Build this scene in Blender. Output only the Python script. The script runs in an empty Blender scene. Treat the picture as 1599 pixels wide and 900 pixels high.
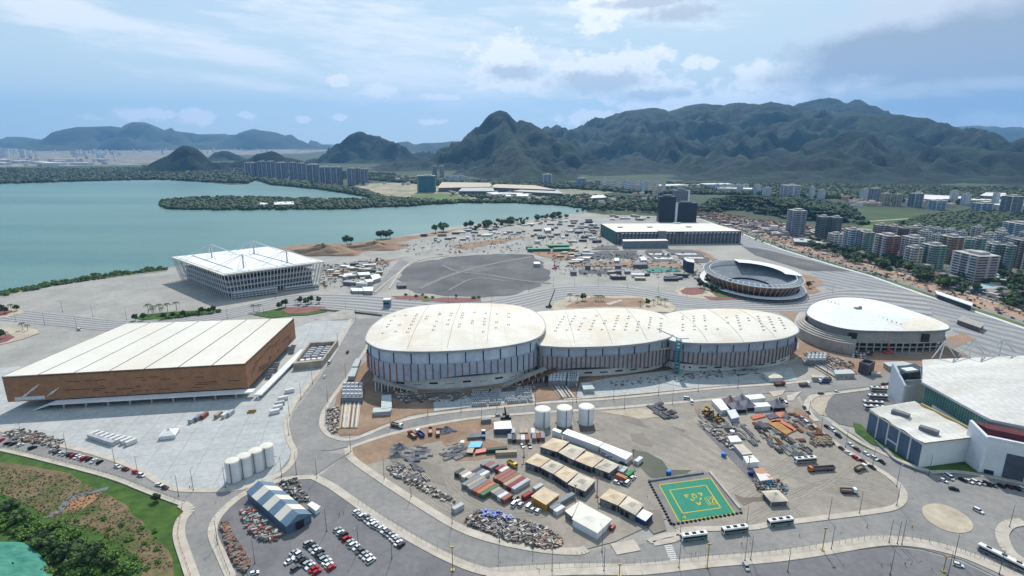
import bpy, math, random
import numpy as np
from mathutils import Vector
S = bpy.context.scene
COL = S.collection
R = random.Random(7)
# ------------------------------------------------------------------ camera
F, CX, CY, CAMH, HY = 888.0, 799.5, 450.0, 175.0, 218.0
PITCH = math.atan((CY - HY) / F)
cam = bpy.data.objects.new('camera', bpy.data.cameras.new('camera'))
COL.objects.link(cam)
cam.location = (0, 0, CAMH)
cam.rotation_euler = (math.pi / 2 - PITCH, 0, 0)
cam.data.sensor_width = 36
cam.data.lens = F / 1599 * 36
cam.data.clip_start = 1
cam.data.clip_end = 90000
S.camera = cam
# ------------------------------------------------------------------ light
SUN_EL, SUN_AZ = math.radians(48), math.radians(2.0)      # azimuth from +Y towards +X
sd = Vector((math.sin(SUN_AZ) * math.cos(SUN_EL), math.cos(SUN_AZ) * math.cos(SUN_EL), math.sin(SUN_EL)))
sl = bpy.data.lights.new('sun', 'SUN')
sl.energy = 4.1
sl.angle = math.radians(0.5)
sl.color = (1.0, 0.955, 0.89)
sun = bpy.data.objects.new('sun', sl)
sun.rotation_euler = (-sd).to_track_quat('-Z', 'Y').to_euler()
sun.location = (0, 0, 3000)
COL.objects.link(sun)
S.view_settings.view_transform = 'Standard'
S.view_settings.look = 'None'
S.view_settings.gamma = 1
S.view_settings.exposure = 0.2
S.cycles.use_denoising = True
S.cycles.max_bounces = 5
S.cycles.diffuse_bounces = 3
S.cycles.glossy_bounces = 2
S.cycles.volume_bounces = 0
S.cycles.sample_clamp_indirect = 4

_s, _c = math.sin(PITCH), math.cos(PITCH)
def ray(x, y):
    u = (x - CX) / F; v = -(y - CY) / F
    return u, _c + v * _s, -_s + v * _c
def P(x, y, z=0.0):
    d = ray(x, y); t = (z - CAMH) / d[2]
    return (d[0] * t, d[1] * t)
def PZ(x, y, z=0.0):
    a = P(x, y, z); return (a[0], a[1], z)
def PL(pts, z=0.0): return [P(x, y, z) for x, y in pts]
def RD(x, y, dist):                      # point on the ray at a horizontal distance
    d = ray(x, y); t = dist / math.hypot(d[0], d[1])
    return (d[0] * t, d[1] * t, CAMH + d[2] * t)
def topz(Y, py):                         # height that a vertical at forward distance Y reaches at picture row py
    d = ray(0, py); return CAMH + Y * d[2] / d[1]
def hd(x, y, dx, dy, z=0):
    a = P(x, y, z); b = P(x + dx, y + dy, z)
    return math.atan2(b[1] - a[1], b[0] - a[0])
def dist(a, b): return math.hypot(a[0] - b[0], a[1] - b[1])

# ------------------------------------------------------------------ world
def lin(c):
    def f(v):
        v /= 255.0
        return v / 12.92 if v <= 0.04045 else ((v + 0.055) / 1.055) ** 2.4
    return (f(c[0]), f(c[1]), f(c[2]), 1)
W = bpy.data.worlds.new('World'); S.world = W; W.use_nodes = True
nt = W.node_tree; N = nt.nodes; L = nt.links
for n in list(N): N.remove(n)
out = N.new('ShaderNodeOutputWorld'); bg = N.new('ShaderNodeBackground')
sky = N.new('ShaderNodeTexSky'); sky.sky_type = 'NISHITA'; sky.sun_disc = False
sky.sun_elevation = SUN_EL; sky.sun_rotation = SUN_AZ
sky.altitude = 100; sky.air_density = 1.0; sky.dust_density = 0.6; sky.ozone_density = 0.9
bg.inputs[1].default_value = 0.1
L.new(bg.outputs[0], out.inputs[0])
def M(op, a, b=None, clamp=False):
    n = N.new('ShaderNodeMath'); n.operation = op; n.use_clamp = clamp
    for i, v in enumerate((a, b)):
        if v is None: continue
        if isinstance(v, (int, float)): n.inputs[i].default_value = v
        else: L.new(v, n.inputs[i])
    return n.outputs[0]
tc = N.new('ShaderNodeTexCoord'); sp = N.new('ShaderNodeSeparateXYZ'); L.new(tc.outputs['Generated'], sp.inputs[0])
AZ = M('ARCTAN2', sp.outputs[0], sp.outputs[1]); EL = M('ARCSINE', sp.outputs[2])
def wnoise(kx, kz, scale, detail=8, rough=.6, skew=0.0, seed=0.0):
    cb = N.new('ShaderNodeCombineXYZ')
    L.new(M('MULTIPLY', M('ADD', AZ, M('MULTIPLY', EL, skew)), kx), cb.inputs[0])
    L.new(M('MULTIPLY', EL, kz), cb.inputs[1]); cb.inputs[2].default_value = seed
    n = N.new('ShaderNodeTexNoise'); n.inputs['Scale'].default_value = scale
    n.inputs['Detail'].default_value = detail; n.inputs['Roughness'].default_value = rough
    L.new(cb.outputs[0], n.inputs['Vector']); return n.outputs[0]
def azel(x, y):
    d = ray(x, y); return math.atan2(d[0], d[1]), math.asin(d[2] / math.sqrt(d[0]**2 + d[1]**2 + d[2]**2))
nz1 = wnoise(1, 1.5, 30, 10, .62); nz2 = wnoise(1, 5, 9, 8, .66, 1.6, 3.3); nz3 = wnoise(1, 1.6, 8, 9, .58, 0, 9.1)
def blob(x, y, rx, ry, tilt=0.0):
    a0, e0 = azel(x, y)
    du = M('SUBTRACT', AZ, a0); dv = M('SUBTRACT', EL, e0)
    if tilt: dv = M('ADD', dv, M('MULTIPLY', du, tilt))
    q = M('ADD', M('POWER', M('DIVIDE', M('ABSOLUTE', du), rx / F), 2), M('POWER', M('DIVIDE', M('ABSOLUTE', dv), ry / F), 2))
    return M('SUBTRACT', 1, M('SQRT', q))
def field(blobs, nz, k, lo, gain, wide=1.0):
    acc = None
    for b in blobs:
        v = blob(*b); acc = v if acc is None else M('MAXIMUM', acc, v)
    acc = M('ADD', acc, M('MULTIPLY', M('SUBTRACT', nz, .5), k))
    return M('MULTIPLY', M('SUBTRACT', acc, lo), gain, True)
def mixc(fac, a, b):
    n = N.new('ShaderNodeMix'); n.data_type = 'RGBA'
    L.new(fac, n.inputs[0])
    for i, v in ((6, a), (7, b)):
        if isinstance(v, tuple): n.inputs[i].default_value = v
        else: L.new(v, n.inputs[i])
    return n.outputs[2]
def cc(r, g, b, k=11.0): return (r * k * .76, g * k * .76, b * k * .76, 1)
c = sky.outputs[0]
# thin veil, thicker to the right and low down
veil = M('ADD', M('MULTIPLY', AZ, .9), .75, True)
veil = M('MULTIPLY', veil, M('ADD', M('MULTIPLY', nz3, .9), .45), True)
c = mixc(veil, c, cc(.88, .95, .98))
c = mixc(M('ADD', M('MULTIPLY', AZ, 0), .5, True), c, cc(.50, .74, .96))
hor = M('SUBTRACT', 1, M('DIVIDE', M('MAXIMUM', EL, 0), .30), True)
c = mixc(M('MULTIPLY', hor, .9), c, cc(.80, .95, .96))
cir = field([(150, 35, 230, 26, .12), (340, 75, 200, 22, .2), (560, 20, 150, 26, .1), (370, 128, 130, 12, .12), (620, 50, 260, 42, .15),
             (980, 10, 170, 34, 0), (100, 5, 150, 18, .15), (650, 125, 240, 40, .05)], nz2, 3.4, -.05, 1.1)
c = mixc(M('MULTIPLY', cir, .85), c, cc(1.05, 1.1, 1.14))
cum = field([(795, 98, 68, 38), (765, 110, 36, 20), (940, 118, 112, 36), (1010, 138, 66, 26), (905, 108, 48, 25), (930, 183, 45, 14), (910, 186, 40, 12),
             (820, 130, 90, 16), (1060, 158, 110, 14), (1280, 130, 80, 20), (1000, 90, 60, 14), (1080, 100, 16, 12), (1105, 100, 14, 9), (222, 180, 52, 10), (305, 182, 34, 12), (595, 143, 36, 11), (530, 128, 18, 8), (695, 153, 32, 6),
             (675, 190, 22, 6), (525, 184, 16, 5), (475, 188, 12, 5), (382, 181, 16, 5), (1200, 120, 70, 26), (1150, 160, 190, 20), (940, 12, 44, 38)], nz1, 3.0, .02, 2.6)
c = mixc(M('MULTIPLY', cum, .95), c, cc(1.16, 1.18, 1.2))
cumd = field([(800, 114, 56, 15), (940, 130, 92, 20), (1015, 148, 60, 12), (930, 192, 22, 6), (1060, 20, 60, 14), (1000, 6, 80, 8)], nz1, 2.2, .0, 1.9)
c = mixc(M('MULTIPLY', cumd, .75), c, cc(.56, .62, .71))
big = field([(1400, 90, 150, 50), (1500, 60, 240, 82, -.1), (1420, 30, 150, 52), (1540, 118, 200, 70), (1650, 60, 250, 110)], nz3, 2.2, .0, 1.6)
c = mixc(M('MULTIPLY', big, .9), c, cc(.80, .86, .94))
bigd = field([(1440, 70, 120, 30), (1500, 85, 190, 50), (1560, 110, 180, 62), (1490, 162, 150, 20), (1640, 120, 200, 80)], nz3, 2.2, -.1, 1.8)
c = mixc(M('MULTIPLY', bigd, .92), c, cc(.40, .47, .57))
st = field([(1420, 142, 80, 13), (1540, 132, 90, 11, .03), (1555, 190, 70, 18)], nz1, 1.4, .12, 1.7)
c = mixc(M('MULTIPLY', st, .55), c, cc(.80, .86, .94))
L.new(c, bg.inputs[0])

# ------------------------------------------------------------------ materials
MATS = {}
def mat(key, col, col2=None, scale=.05, rough=.85, metal=0.0, detail=5, spread=(.35, .65), col3=None, s3=.01, sp3=(.5, .6), bump=0.0, stretch=None, nrough=.6, grain=None, gs=.35):
    """one procedural material: two colours blended by noise in world metres, optional large patches of a third"""
    if key in MATS: return MATS[key]
    m = bpy.data.materials.new(key); m.use_nodes = True
    t = m.node_tree; b = t.nodes['Principled BSDF']
    b.inputs['Roughness'].default_value = rough; b.inputs['Metallic'].default_value = metal
    b.inputs['Specular IOR Level'].default_value = .3
    if col2 is None:
        col2 = tuple(v * .86 for v in col)
    geo = t.nodes.new('ShaderNodeNewGeometry'); vec = geo.outputs['Position']
    if stretch:
        mp = t.nodes.new('ShaderNodeMapping'); mp.inputs['Rotation'].default_value = (0, 0, -stretch[0])
        mp.inputs['Scale'].default_value = (stretch[1], 1, 1); mp.vector_type = 'TEXTURE' if False else 'POINT'
        t.links.new(vec, mp.inputs[0]); vec = mp.outputs[0]
    def nz(s, d, lo, hi):
        n = t.nodes.new('ShaderNodeTexNoise'); n.inputs['Scale'].default_value = s; n.inputs['Detail'].default_value = d
        n.inputs['Roughness'].default_value = nrough
        t.links.new(vec, n.inputs['Vector'])
        r = t.nodes.new('ShaderNodeMapRange'); r.inputs[1].default_value = lo; r.inputs[2].default_value = hi
        t.links.new(n.outputs[0], r.inputs[0]); return r.outputs[0], n.outputs[0]
    def mx(f, a, c2):
        n = t.nodes.new('ShaderNodeMix'); n.data_type = 'RGBA'; t.links.new(f, n.inputs[0])
        if isinstance(a, tuple): n.inputs[6].default_value = a
        else: t.links.new(a, n.inputs[6])
        n.inputs[7].default_value = c2; return n.outputs[2]
    f, raw = nz(scale, detail, *spread)
    c = mx(f, lin(col), lin(col2))
    if col3 is not None:
        f3, _ = nz(s3, 4, *sp3); c = mx(f3, c, lin(col3))
    if grain is None: grain = .16 if scale <= .1 else 0
    if grain:
        g_ = t.nodes.new('ShaderNodeTexNoise'); g_.inputs['Scale'].default_value = gs; g_.inputs['Detail'].default_value = 5; g_.inputs['Roughness'].default_value = .75
        t.links.new(geo.outputs['Position'], g_.inputs['Vector'])
        r2 = t.nodes.new('ShaderNodeMapRange'); r2.inputs[1].default_value = .3; r2.inputs[2].default_value = .7; r2.inputs[3].default_value = 1 - grain; r2.inputs[4].default_value = 1 + grain
        t.links.new(g_.outputs[0], r2.inputs[0]); vm = t.nodes.new('ShaderNodeVectorMath'); vm.operation = 'SCALE'
        t.links.new(c, vm.inputs[0]); t.links.new(r2.outputs[0], vm.inputs['Scale']); c = vm.outputs[0]
    t.links.new(c, b.inputs['Base Color'])
    if bump:
        bp = t.nodes.new('ShaderNodeBump'); bp.inputs['Distance'].default_value = bump; bp.inputs['Strength'].default_value = 1
        t.links.new(raw, bp.inputs['Height']); t.links.new(bp.outputs[0], b.inputs['Normal'])
    MATS[key] = m; return m
def stripes(m, direction, period, colb, width=.5, wob=0.0, soft=.08, amt=1.0):
    """add parallel bands running along `direction` (radians) to a material"""
    t = m.node_tree; b = t.nodes['Principled BSDF']; geo = t.nodes.new('ShaderNodeNewGeometry')
    vec = geo.outputs['Position']
    dp = t.nodes.new('ShaderNodeVectorMath'); dp.operation = 'DOT_PRODUCT'; t.links.new(vec, dp.inputs[0])
    dp.inputs[1].default_value = (-math.sin(direction) / period, math.cos(direction) / period, 0)
    v = dp.outputs['Value']
    def mm(op, a, bb):
        n = t.nodes.new('ShaderNodeMath'); n.operation = op
        for i, q in enumerate((a, bb)):
            if isinstance(q, (int, float)): n.inputs[i].default_value = q
            else: t.links.new(q, n.inputs[i])
        return n.outputs[0]
    if wob:
        n = t.nodes.new('ShaderNodeTexNoise'); n.inputs['Scale'].default_value = .012; n.inputs['Detail'].default_value = 3
        t.links.new(vec, n.inputs['Vector']); v = mm('ADD', v, mm('MULTIPLY', n.outputs[0], wob))
    fr = mm('FRACT', v, 0); d = mm('ABSOLUTE', mm('SUBTRACT', fr, .5), 0)
    r = t.nodes.new('ShaderNodeMapRange'); r.inputs[1].default_value = width / 2 - soft / 2; r.inputs[2].default_value = width / 2 + soft / 2
    r.inputs[3].default_value = amt; r.inputs[4].default_value = 0
    t.links.new(d, r.inputs[0])
    old = b.inputs['Base Color'].links[0].from_socket
    n = t.nodes.new('ShaderNodeMix'); n.data_type = 'RGBA'; t.links.new(r.outputs[0], n.inputs[0]); t.links.new(old, n.inputs[6])
    n.inputs[7].default_value = lin(colb); t.links.new(n.outputs[2], b.inputs['Base Color'])
    return m
def paint(rgb, rough=.45, metal=0.0):
    return mat('paint_%d_%d_%d' % rgb, rgb, tuple(v * .9 for v in rgb), .8, rough, metal)

# ------------------------------------------------------------------ mesh helpers
class MB:
    def __init__(s): s.v = []; s.f = []; s.m = []
    def add(s, vs, fs, m=0):
        o = len(s.v); s.v += [tuple(q) for q in vs]
        for f in fs: s.f.append([i + o for i in f]); s.m.append(m)
        return s
    def prism(s, poly, z0, z1, m=0, mt=None, bottom=True):
        a = sum(poly[i - 1][0] * poly[i][1] - poly[i][0] * poly[i - 1][1] for i in range(len(poly)))
        if a < 0: poly = poly[::-1]
        n = len(poly); f0 = (lambda x, y: z0) if not callable(z0) else z0; f1 = (lambda x, y: z1) if not callable(z1) else z1
        vs = [(x, y, f0(x, y)) for x, y in poly] + [(x, y, f1(x, y)) for x, y in poly]
        s.add(vs, [[i, (i + 1) % n, n + (i + 1) % n, n + i] for i in range(n)], m)
        s.add(vs[n:], [list(range(n))], m if mt is None else mt)
        if bottom: s.add(vs[:n], [list(range(n))[::-1]], m)
        return s
    def box(s, x, y, z, lx, ly, lz, a=0.0, m=0, mt=None):
        c, t = math.cos(a), math.sin(a)
        return s.prism([(x + c * u - t * w, y + t * u + c * w) for u, w in ((-lx/2, -ly/2), (lx/2, -ly/2), (lx/2, ly/2), (-lx/2, ly/2))], z, z + lz, m, mt)
    def cyl(s, x, y, z0, z1, r, n=12, m=0, r2=None, mt=None):
        r2 = r if r2 is None else r2
        A = [2 * math.pi * i / n for i in range(n)]
        vs = [(x + r * math.cos(t), y + r * math.sin(t), z0) for t in A] + [(x + r2 * math.cos(t), y + r2 * math.sin(t), z1) for t in A]
        s.add(vs, [[i, (i + 1) % n, n + (i + 1) % n, n + i] for i in range(n)], m)
        s.add(vs[n:], [list(range(n))], m if mt is None else mt); s.add(vs[:n], [list(range(n))[::-1]], m)
        return s
    def tube(s, p, q, r, n=5, m=0, r2=None):
        r2 = r if r2 is None else r2
        p, q = Vector(p), Vector(q); d = (q - p)
        if d.length < 1e-6: return s
        d.normalize(); u = d.orthogonal().normalized(); w = d.cross(u)
        vs = []
        for c, rr in ((p, r), (q, r2)):
            for i in range(n):
                t = 2 * math.pi * i / n; vs.append(c + u * math.cos(t) * rr + w * math.sin(t) * rr)
        s.add(vs, [[i, (i + 1) % n, n + (i + 1) % n, n + i] for i in range(n)] + [list(range(n))[::-1], list(range(n, 2 * n))], m)
        return s
    def ribbon(s, pts, w, z0, z1, m=0):
        for i in range(len(pts) - 1):
            a, b = pts[i], pts[i + 1]; l = dist(a, b)
            if l < .01: continue
            nx, ny = -(b[1] - a[1]) / l * w / 2, (b[0] - a[0]) / l * w / 2
            e = .02 * (i % 2)
            s.prism([(a[0] + nx, a[1] + ny), (a[0] - nx, a[1] - ny), (b[0] - nx, b[1] - ny), (b[0] + nx, b[1] + ny)], z0, z1 + e, m)
        return s
    def extr(s, prof, y0, y1, m=0):            # profile in x-z, extruded along y
        n = len(prof)
        vs = [(x, y0, z) for x, z in prof] + [(x, y1, z) for x, z in prof]
        return s.add(vs, [[i, (i + 1) % n, n + (i + 1) % n, n + i][::-1] for i in range(n)] + [list(range(n)), list(range(n, 2 * n))[::-1]], m)
    def build(s, name, mats, parent=None, smooth=False):
        me = bpy.data.meshes.new(name)
        off = tuple(parent_world(parent)) if parent is not None else (0, 0, 0)
        me.from_pydata([(x - off[0], y - off[1], z - off[2]) for x, y, z in s.v], [], s.f)
        if not isinstance(mats, (list, tuple)): mats = [mats]
        for q in mats: me.materials.append(q)
        if len(mats) > 1: me.polygons.foreach_set('material_index', s.m)
        if smooth: me.polygons.foreach_set('use_smooth', [True] * len(me.polygons))
        me.update()
        o = bpy.data.objects.new(name, me); COL.objects.link(o)
        if parent is not None: o.parent = parent
        return o
def parent_world(o):
    v = Vector((0, 0, 0))
    while o is not None: v += o.location; o = o.parent
    return v
def T(o, label, cat, group=None, kind=None):
    if label: o['label'] = label
    if cat: o['category'] = cat
    if group: o['group'] = group
    if kind: o['kind'] = kind
    return o
def thing(name, label, cat, loc=(0, 0, 0), group=None):
    o = bpy.data.objects.new(name, None); o.location = loc if len(loc) == 3 else (loc[0], loc[1], 0)
    o.empty_display_size = .5; COL.objects.link(o); return T(o, label, cat, group)
def setting(name, mb, m, label=None, smooth=False):
    o = mb.build(name, m, smooth=smooth); o['kind'] = 'structure'
    if label: o['label'] = label; o['category'] = name.replace('_', ' ')
    return o
_used = set()
def place(root, loc, rot=0.0, label=None, group=None, scale=None):
    """first call moves the prototype, later calls copy it with its parts"""
    if root.name in _used: r = deep(root, None)
    else: r = root; _used.add(root.name)
    r.location = loc if len(loc) == 3 else (loc[0], loc[1], 0)
    r.rotation_euler = (0, 0, rot)
    if scale is not None: r.scale = (scale, scale, scale) if isinstance(scale, (int, float)) else scale
    if label: r['label'] = label
    if group: r['group'] = group
    return r
_kids = {}
def deep(o, parent):
    c = o.copy(); COL.objects.link(c)
    if parent is not None: c.parent = parent
    if o.name not in _kids: _kids[o.name] = list(o.children)
    for k in _kids[o.name]: deep(k, c)
    return c
ORD = 'first second third fourth fifth sixth seventh eighth ninth tenth eleventh twelfth thirteenth fourteenth fifteenth sixteenth seventeenth eighteenth nineteenth'.split()
TENS = {20: 'twent', 30: 'thirt', 40: 'fort', 50: 'fift', 60: 'sixt', 70: 'sevent', 80: 'eight', 90: 'ninet'}
def ordn(i):                                # 0 -> first
    n = i + 1
    if n < 20: return ORD[n - 1]
    if n >= 100: return 'hundred and ' + ordn(n - 101) if n > 100 else 'hundredth'
    t, u = n // 10 * 10, n % 10
    return TENS[t] + ('ieth' if u == 0 else 'y-' + ORD[u - 1])
def smooth_closed(pts, k=6):
    o = []; n = len(pts)
    for i in range(n):
        p0, p1, p2, p3 = pts[i - 1], pts[i], pts[(i + 1) % n], pts[(i + 2) % n]
        for j in range(k):
            t = j / k
            o.append(tuple(.5 * (2 * p1[a] + (p2[a] - p0[a]) * t + (2 * p0[a] - 5 * p1[a] + 4 * p2[a] - p3[a]) * t * t + (3 * p1[a] - p0[a] - 3 * p2[a] + p3[a]) * t ** 3) for a in (0, 1)))
    return o
def smooth_open(pts, k=6):
    q = [pts[0]] + list(pts) + [pts[-1]]; o = []
    for i in range(1, len(q) - 2):
        p0, p1, p2, p3 = q[i - 1], q[i], q[i + 1], q[i + 2]
        for j in range(k):
            t = j / k
            o.append(tuple(.5 * (2 * p1[a] + (p2[a] - p0[a]) * t + (2 * p0[a] - 5 * p1[a] + 4 * p2[a] - p3[a]) * t * t + (3 * p1[a] - p0[a] - 3 * p2[a] + p3[a]) * t ** 3) for a in range(len(pts[0]))))
    o.append(tuple(pts[-1])); return o
def resample(pts, step):
    o = [pts[0]]; acc = 0
    for i in range(1, len(pts)):
        a, b = pts[i - 1], pts[i]; l = dist(a, b); 
        while l > 1e-9 and acc + l >= step:
            t = (step - acc) / l; a = (a[0] + (b[0] - a[0]) * t, a[1] + (b[1] - a[1]) * t); o.append(a); l = dist(a, b); acc = 0
        acc += l
    return o
def inside(p, poly):
    x, y = p; r = False
    for i in range(len(poly)):
        a, b = poly[i - 1], poly[i]
        if (a[1] > y) != (b[1] > y) and x < (b[0] - a[0]) * (y - a[1]) / (b[1] - a[1]) + a[0]: r = not r
    return r
def scatter(poly, n, rnd=R, tries=60, mind=0.0):
    xs = [p[0] for p in poly]; ys = [p[1] for p in poly]; o = []
    for _ in range(n * tries):
        if len(o) >= n: break
        p = (rnd.uniform(min(xs), max(xs)), rnd.uniform(min(ys), max(ys)))
        if inside(p, poly) and (not mind or all(dist(p, q) > mind for q in o)): o.append(p)
    return o

# ------------------------------------------------------------------ noise for the terrain
_rg = np.random.RandomState(3); _tab = _rg.rand(256, 256)
def vnoise(x, y):
    xi = np.floor(x).astype(int); yi = np.floor(y).astype(int); fx = x - xi; fy = y - yi
    fx = fx * fx * fx * (fx * (fx * 6 - 15) + 10); fy = fy * fy * fy * (fy * (fy * 6 - 15) + 10)
    g = lambda a, b: _tab[a % 256, b % 256]
    return (g(xi, yi) * (1 - fx) + g(xi + 1, yi) * fx) * (1 - fy) + (g(xi, yi + 1) * (1 - fx) + g(xi + 1, yi + 1) * fx) * fy
def fbm(x, y, o=5, ridged=False):
    s = 0; a = 1; t = 0
    for k in range(o):
        n = vnoise(x * 2 ** k + 17.3 * k, y * 2 ** k + 5.1 * k)
        if ridged: n = 1 - abs(2 * n - 1)
        s = s + a * n; t += a; a *= .5
    return s / t
# ------------------------------------------------------------------ ground
g_far = mat('far_land', (44, 58, 38), (68, 78, 54), .004, .95, col3=(120, 112, 102), s3=.0016, sp3=(.62, .72), detail=8)
m_conc = mat('park_concrete', (158, 155, 148), (134, 131, 126), .02, .9, detail=8, col3=(166, 158, 144), s3=.006, sp3=(.5, .7), nrough=.7)
m_plaza = mat('light_plaza', (174, 175, 172), (156, 158, 157), .05, .9, detail=6, nrough=.75)
m_road = mat('road_asphalt', (138, 134, 130), (120, 118, 115), .03, .9, detail=7, nrough=.7)
m_dark = mat('dark_asphalt', (97, 95, 96), (78, 77, 79), .02, .9, detail=7, col3=(112, 110, 108), s3=.012, sp3=(.5, .7))
m_lot = mat('car_park_asphalt', (116, 113, 114), (102, 100, 102), .05, .9, detail=6)
m_yard = mat('yard_gravel', (146, 138, 127), (128, 121, 112), .03, .95, detail=8, col3=(158, 148, 134), s3=.012, sp3=(.48, .7), nrough=.7)
m_dirt = mat('dirt', (150, 126, 104), (124, 100, 82), .05, .95, detail=8)
m_orange = mat('orange_earth', (156, 124, 100), (132, 106, 90), .03, .95, detail=8, col3=(140, 126, 112), s3=.02, sp3=(.48, .62))
m_kerb = mat('kerb_concrete', (186, 176, 162), (166, 157, 145), .2, .9)
m_white = mat('white_line', (205, 203, 198), (190, 188, 184), .5, .8)
m_sand = mat('pale_sand', (182, 170, 150), (160, 148, 130), .06, .95, detail=7)
m_red = mat('red_paving', (132, 88, 82), (118, 76, 72), .1, .9)
m_grass = mat('grass', (70, 98, 36), (48, 74, 26), .15, .95, detail=8, bump=.2)
m_lawn2 = mat('dry_lawn', (98, 116, 58), (76, 92, 46), .02, .95, detail=8)
m_scrub = mat('scrub_ground', (128, 106, 82), (84, 80, 48), .07, .95, detail=9, col3=(66, 84, 34), s3=.03, sp3=(.5, .62), nrough=.7, bump=.4)
m_water = mat('lagoon_water', (80, 121, 112), (66, 103, 99), .004, .32, detail=7, col3=(96, 128, 118), s3=.0025, sp3=(.42, .62), stretch=(.12, .16), bump=.0, grain=.06, gs=.03)
_t = m_water.node_tree; _n = _t.nodes.new('ShaderNodeTexNoise'); _n.inputs['Scale'].default_value = .12; _n.inputs['Detail'].default_value = 8; _n.inputs['Roughness'].default_value = .7
_b = _t.nodes.new('ShaderNodeBump'); _b.inputs['Distance'].default_value = .9; _t.links.new(_n.outputs[0], _b.inputs['Height']); _t.links.new(_b.outputs[0], _t.nodes['Principled BSDF'].inputs['Normal'])
_g = _t.nodes.new('ShaderNodeNewGeometry'); _t.links.new(_g.outputs['Position'], _n.inputs['Vector'])
stripes(m_plaza, .2, 14, (140, 142, 142), .035, .6, .02, .7); stripes(m_plaza, .2 + math.pi / 2, 14, (140, 142, 142), .035, .6, .02, .7)
m_puddle = mat('wet_patch', (98, 88, 74), (84, 76, 66), .08, .5)
m_greenw = mat('murky_puddle', (78, 80, 58), (70, 72, 54), .05, .25)

mb = MB(); mb.add([(-20000, -2500, 0), (20000, -2500, 0), (20000, 21500, 0), (-20000, 21500, 0)], [[0, 1, 2, 3]])
setting('ground', mb, g_far)
def sheet(name, pts, m, z, world=False):
    q = pts if world else PL(pts)
    mb = MB(); a = sum(q[i - 1][0] * q[i][1] - q[i][0] * q[i - 1][1] for i in range(len(q)))
    if a < 0: q = q[::-1]
    mb.add([(x, y, z) for x, y in q], [list(range(len(q)))])
    return setting(name, mb, m)
NEAR_SHORE = [(-260, 512), (0, 458), (60, 448), (130, 437), (200, 428), (250, 421), (300, 412), (400, 402), (455, 396), (500, 384), (560, 380), (610, 372), (680, 361), (720, 353),
              (765, 348), (830, 344), (880, 337), (914, 332)]
FAR_SHORE = [(922, 328), (890, 323), (850, 319), (780, 317), (720, 318), (660, 321), (620, 323), (592, 320), (579, 312), (572, 308), (540, 303), (500, 297), (460, 293), (425, 290),
             (412, 286), (398, 283), (386, 288), (360, 289), (330, 286), (290, 283), (250, 281.5), (200, 282), (130, 284), (0, 288), (-260, 296)]
sheet('water', NEAR_SHORE + FAR_SHORE, m_water, .3)
sheet('ground', NEAR_SHORE + [(945, 336), (1030, 338), (1095, 338), (1160, 360), (1260, 396), (1400, 436), (1500, 468), (1599, 496), (1900, 590), (1900, 1100), (-400, 1100)], m_conc, .5)
ISLE = [(248, 322), (255, 315), (300, 311), (350, 309), (420, 311), (500, 313), (560, 313), (592, 316), (640, 318), (690, 318), (640, 323), (572, 325), (560, 327), (480, 328), (400, 328.5), (330, 329), (262, 327)]
sheet('ground', [(-80, 231), (560, 231), (470, 240), (340, 243), (220, 258), (-80, 262)], mat('far_city_ground', (150, 140, 134), (92, 98, 84), .006, .95, detail=9, spread=(.42, .56), nrough=.75), .25)
sheet('ground', ISLE, mat('mangrove_floor', (52, 66, 40)), .55)
m_site = mat('red_building_site', (158, 122, 100), (116, 92, 80), .008, .95, detail=9, col3=(140, 134, 126), s3=.01, sp3=(.46, .56), nrough=.75)
sheet('ground', [(1040, 326), (1100, 330), (1160, 340), (1240, 352), (1345, 357), (1400, 364), (1300, 372), (1250, 375), (1210, 378), (1150, 360), (1095, 338), (1060, 336)], m_site, .6)
sheet('ground', [(545, 288), (620, 286), (700, 290), (800, 303), (900, 314), (930, 322), (880, 318), (760, 313), (640, 316), (600, 305)], mat('cleared_land', (168, 150, 130), (120, 124, 88), .012, .95, detail=8, spread=(.45, .56), col3=(136, 132, 118), s3=.02, sp3=(.5, .6), nrough=.75), .35)
sheet('ground', [(640, 305), (690, 302), (740, 310), (700, 315), (650, 316)], m_lawn2, .45)
sheet('ground', [(690, 288), (850, 288), (960, 300), (900, 312), (800, 302), (720, 298)], mat('circuit_land', (108, 116, 84), (138, 130, 116), .02, .95, detail=7, spread=(.42, .58)), .38)
sheet('ground', [(1310, 366), (1360, 350), (1470, 352), (1500, 360), (1400, 372)], m_lawn2, .35)
sheet('ground', [(1150, 300), (1320, 318), (1480, 338), (1420, 352), (1300, 346), (1220, 330)], mat('meadow', (70, 88, 50), (52, 68, 40), .01, .95, detail=7), .33)
sheet('road', [(1320, 366), (1420, 372), (1520, 384), (1560, 390), (1560, 386), (1500, 378), (1420, 366), (1330, 361)], m_orange, .5)
for a, b, w in (((1330, 348), (1420, 342), 8), ((1420, 342), (1470, 350), 8), ((1180, 345), (1310, 360), 10), ((1040, 327), (1130, 336), 10)):
    mb = MB().ribbon([P(*a), P(*b)], w, .4, .7); setting('road', mb, m_sand)
# city ground on the right, behind the avenue
m_city = mat('city_ground', (112, 104, 94), (64, 78, 50), .03, .95, detail=8, spread=(.44, .54), col3=(156, 142, 126), s3=.02, sp3=(.54, .6), nrough=.75)
sheet('ground', [(1150, 350), (1250, 366), (1330, 372), (1450, 376), (1599, 388), (1900, 420), (1900, 590), (1599, 496), (1400, 436), (1260, 396), (1180, 366)], m_city, .42)

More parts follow.
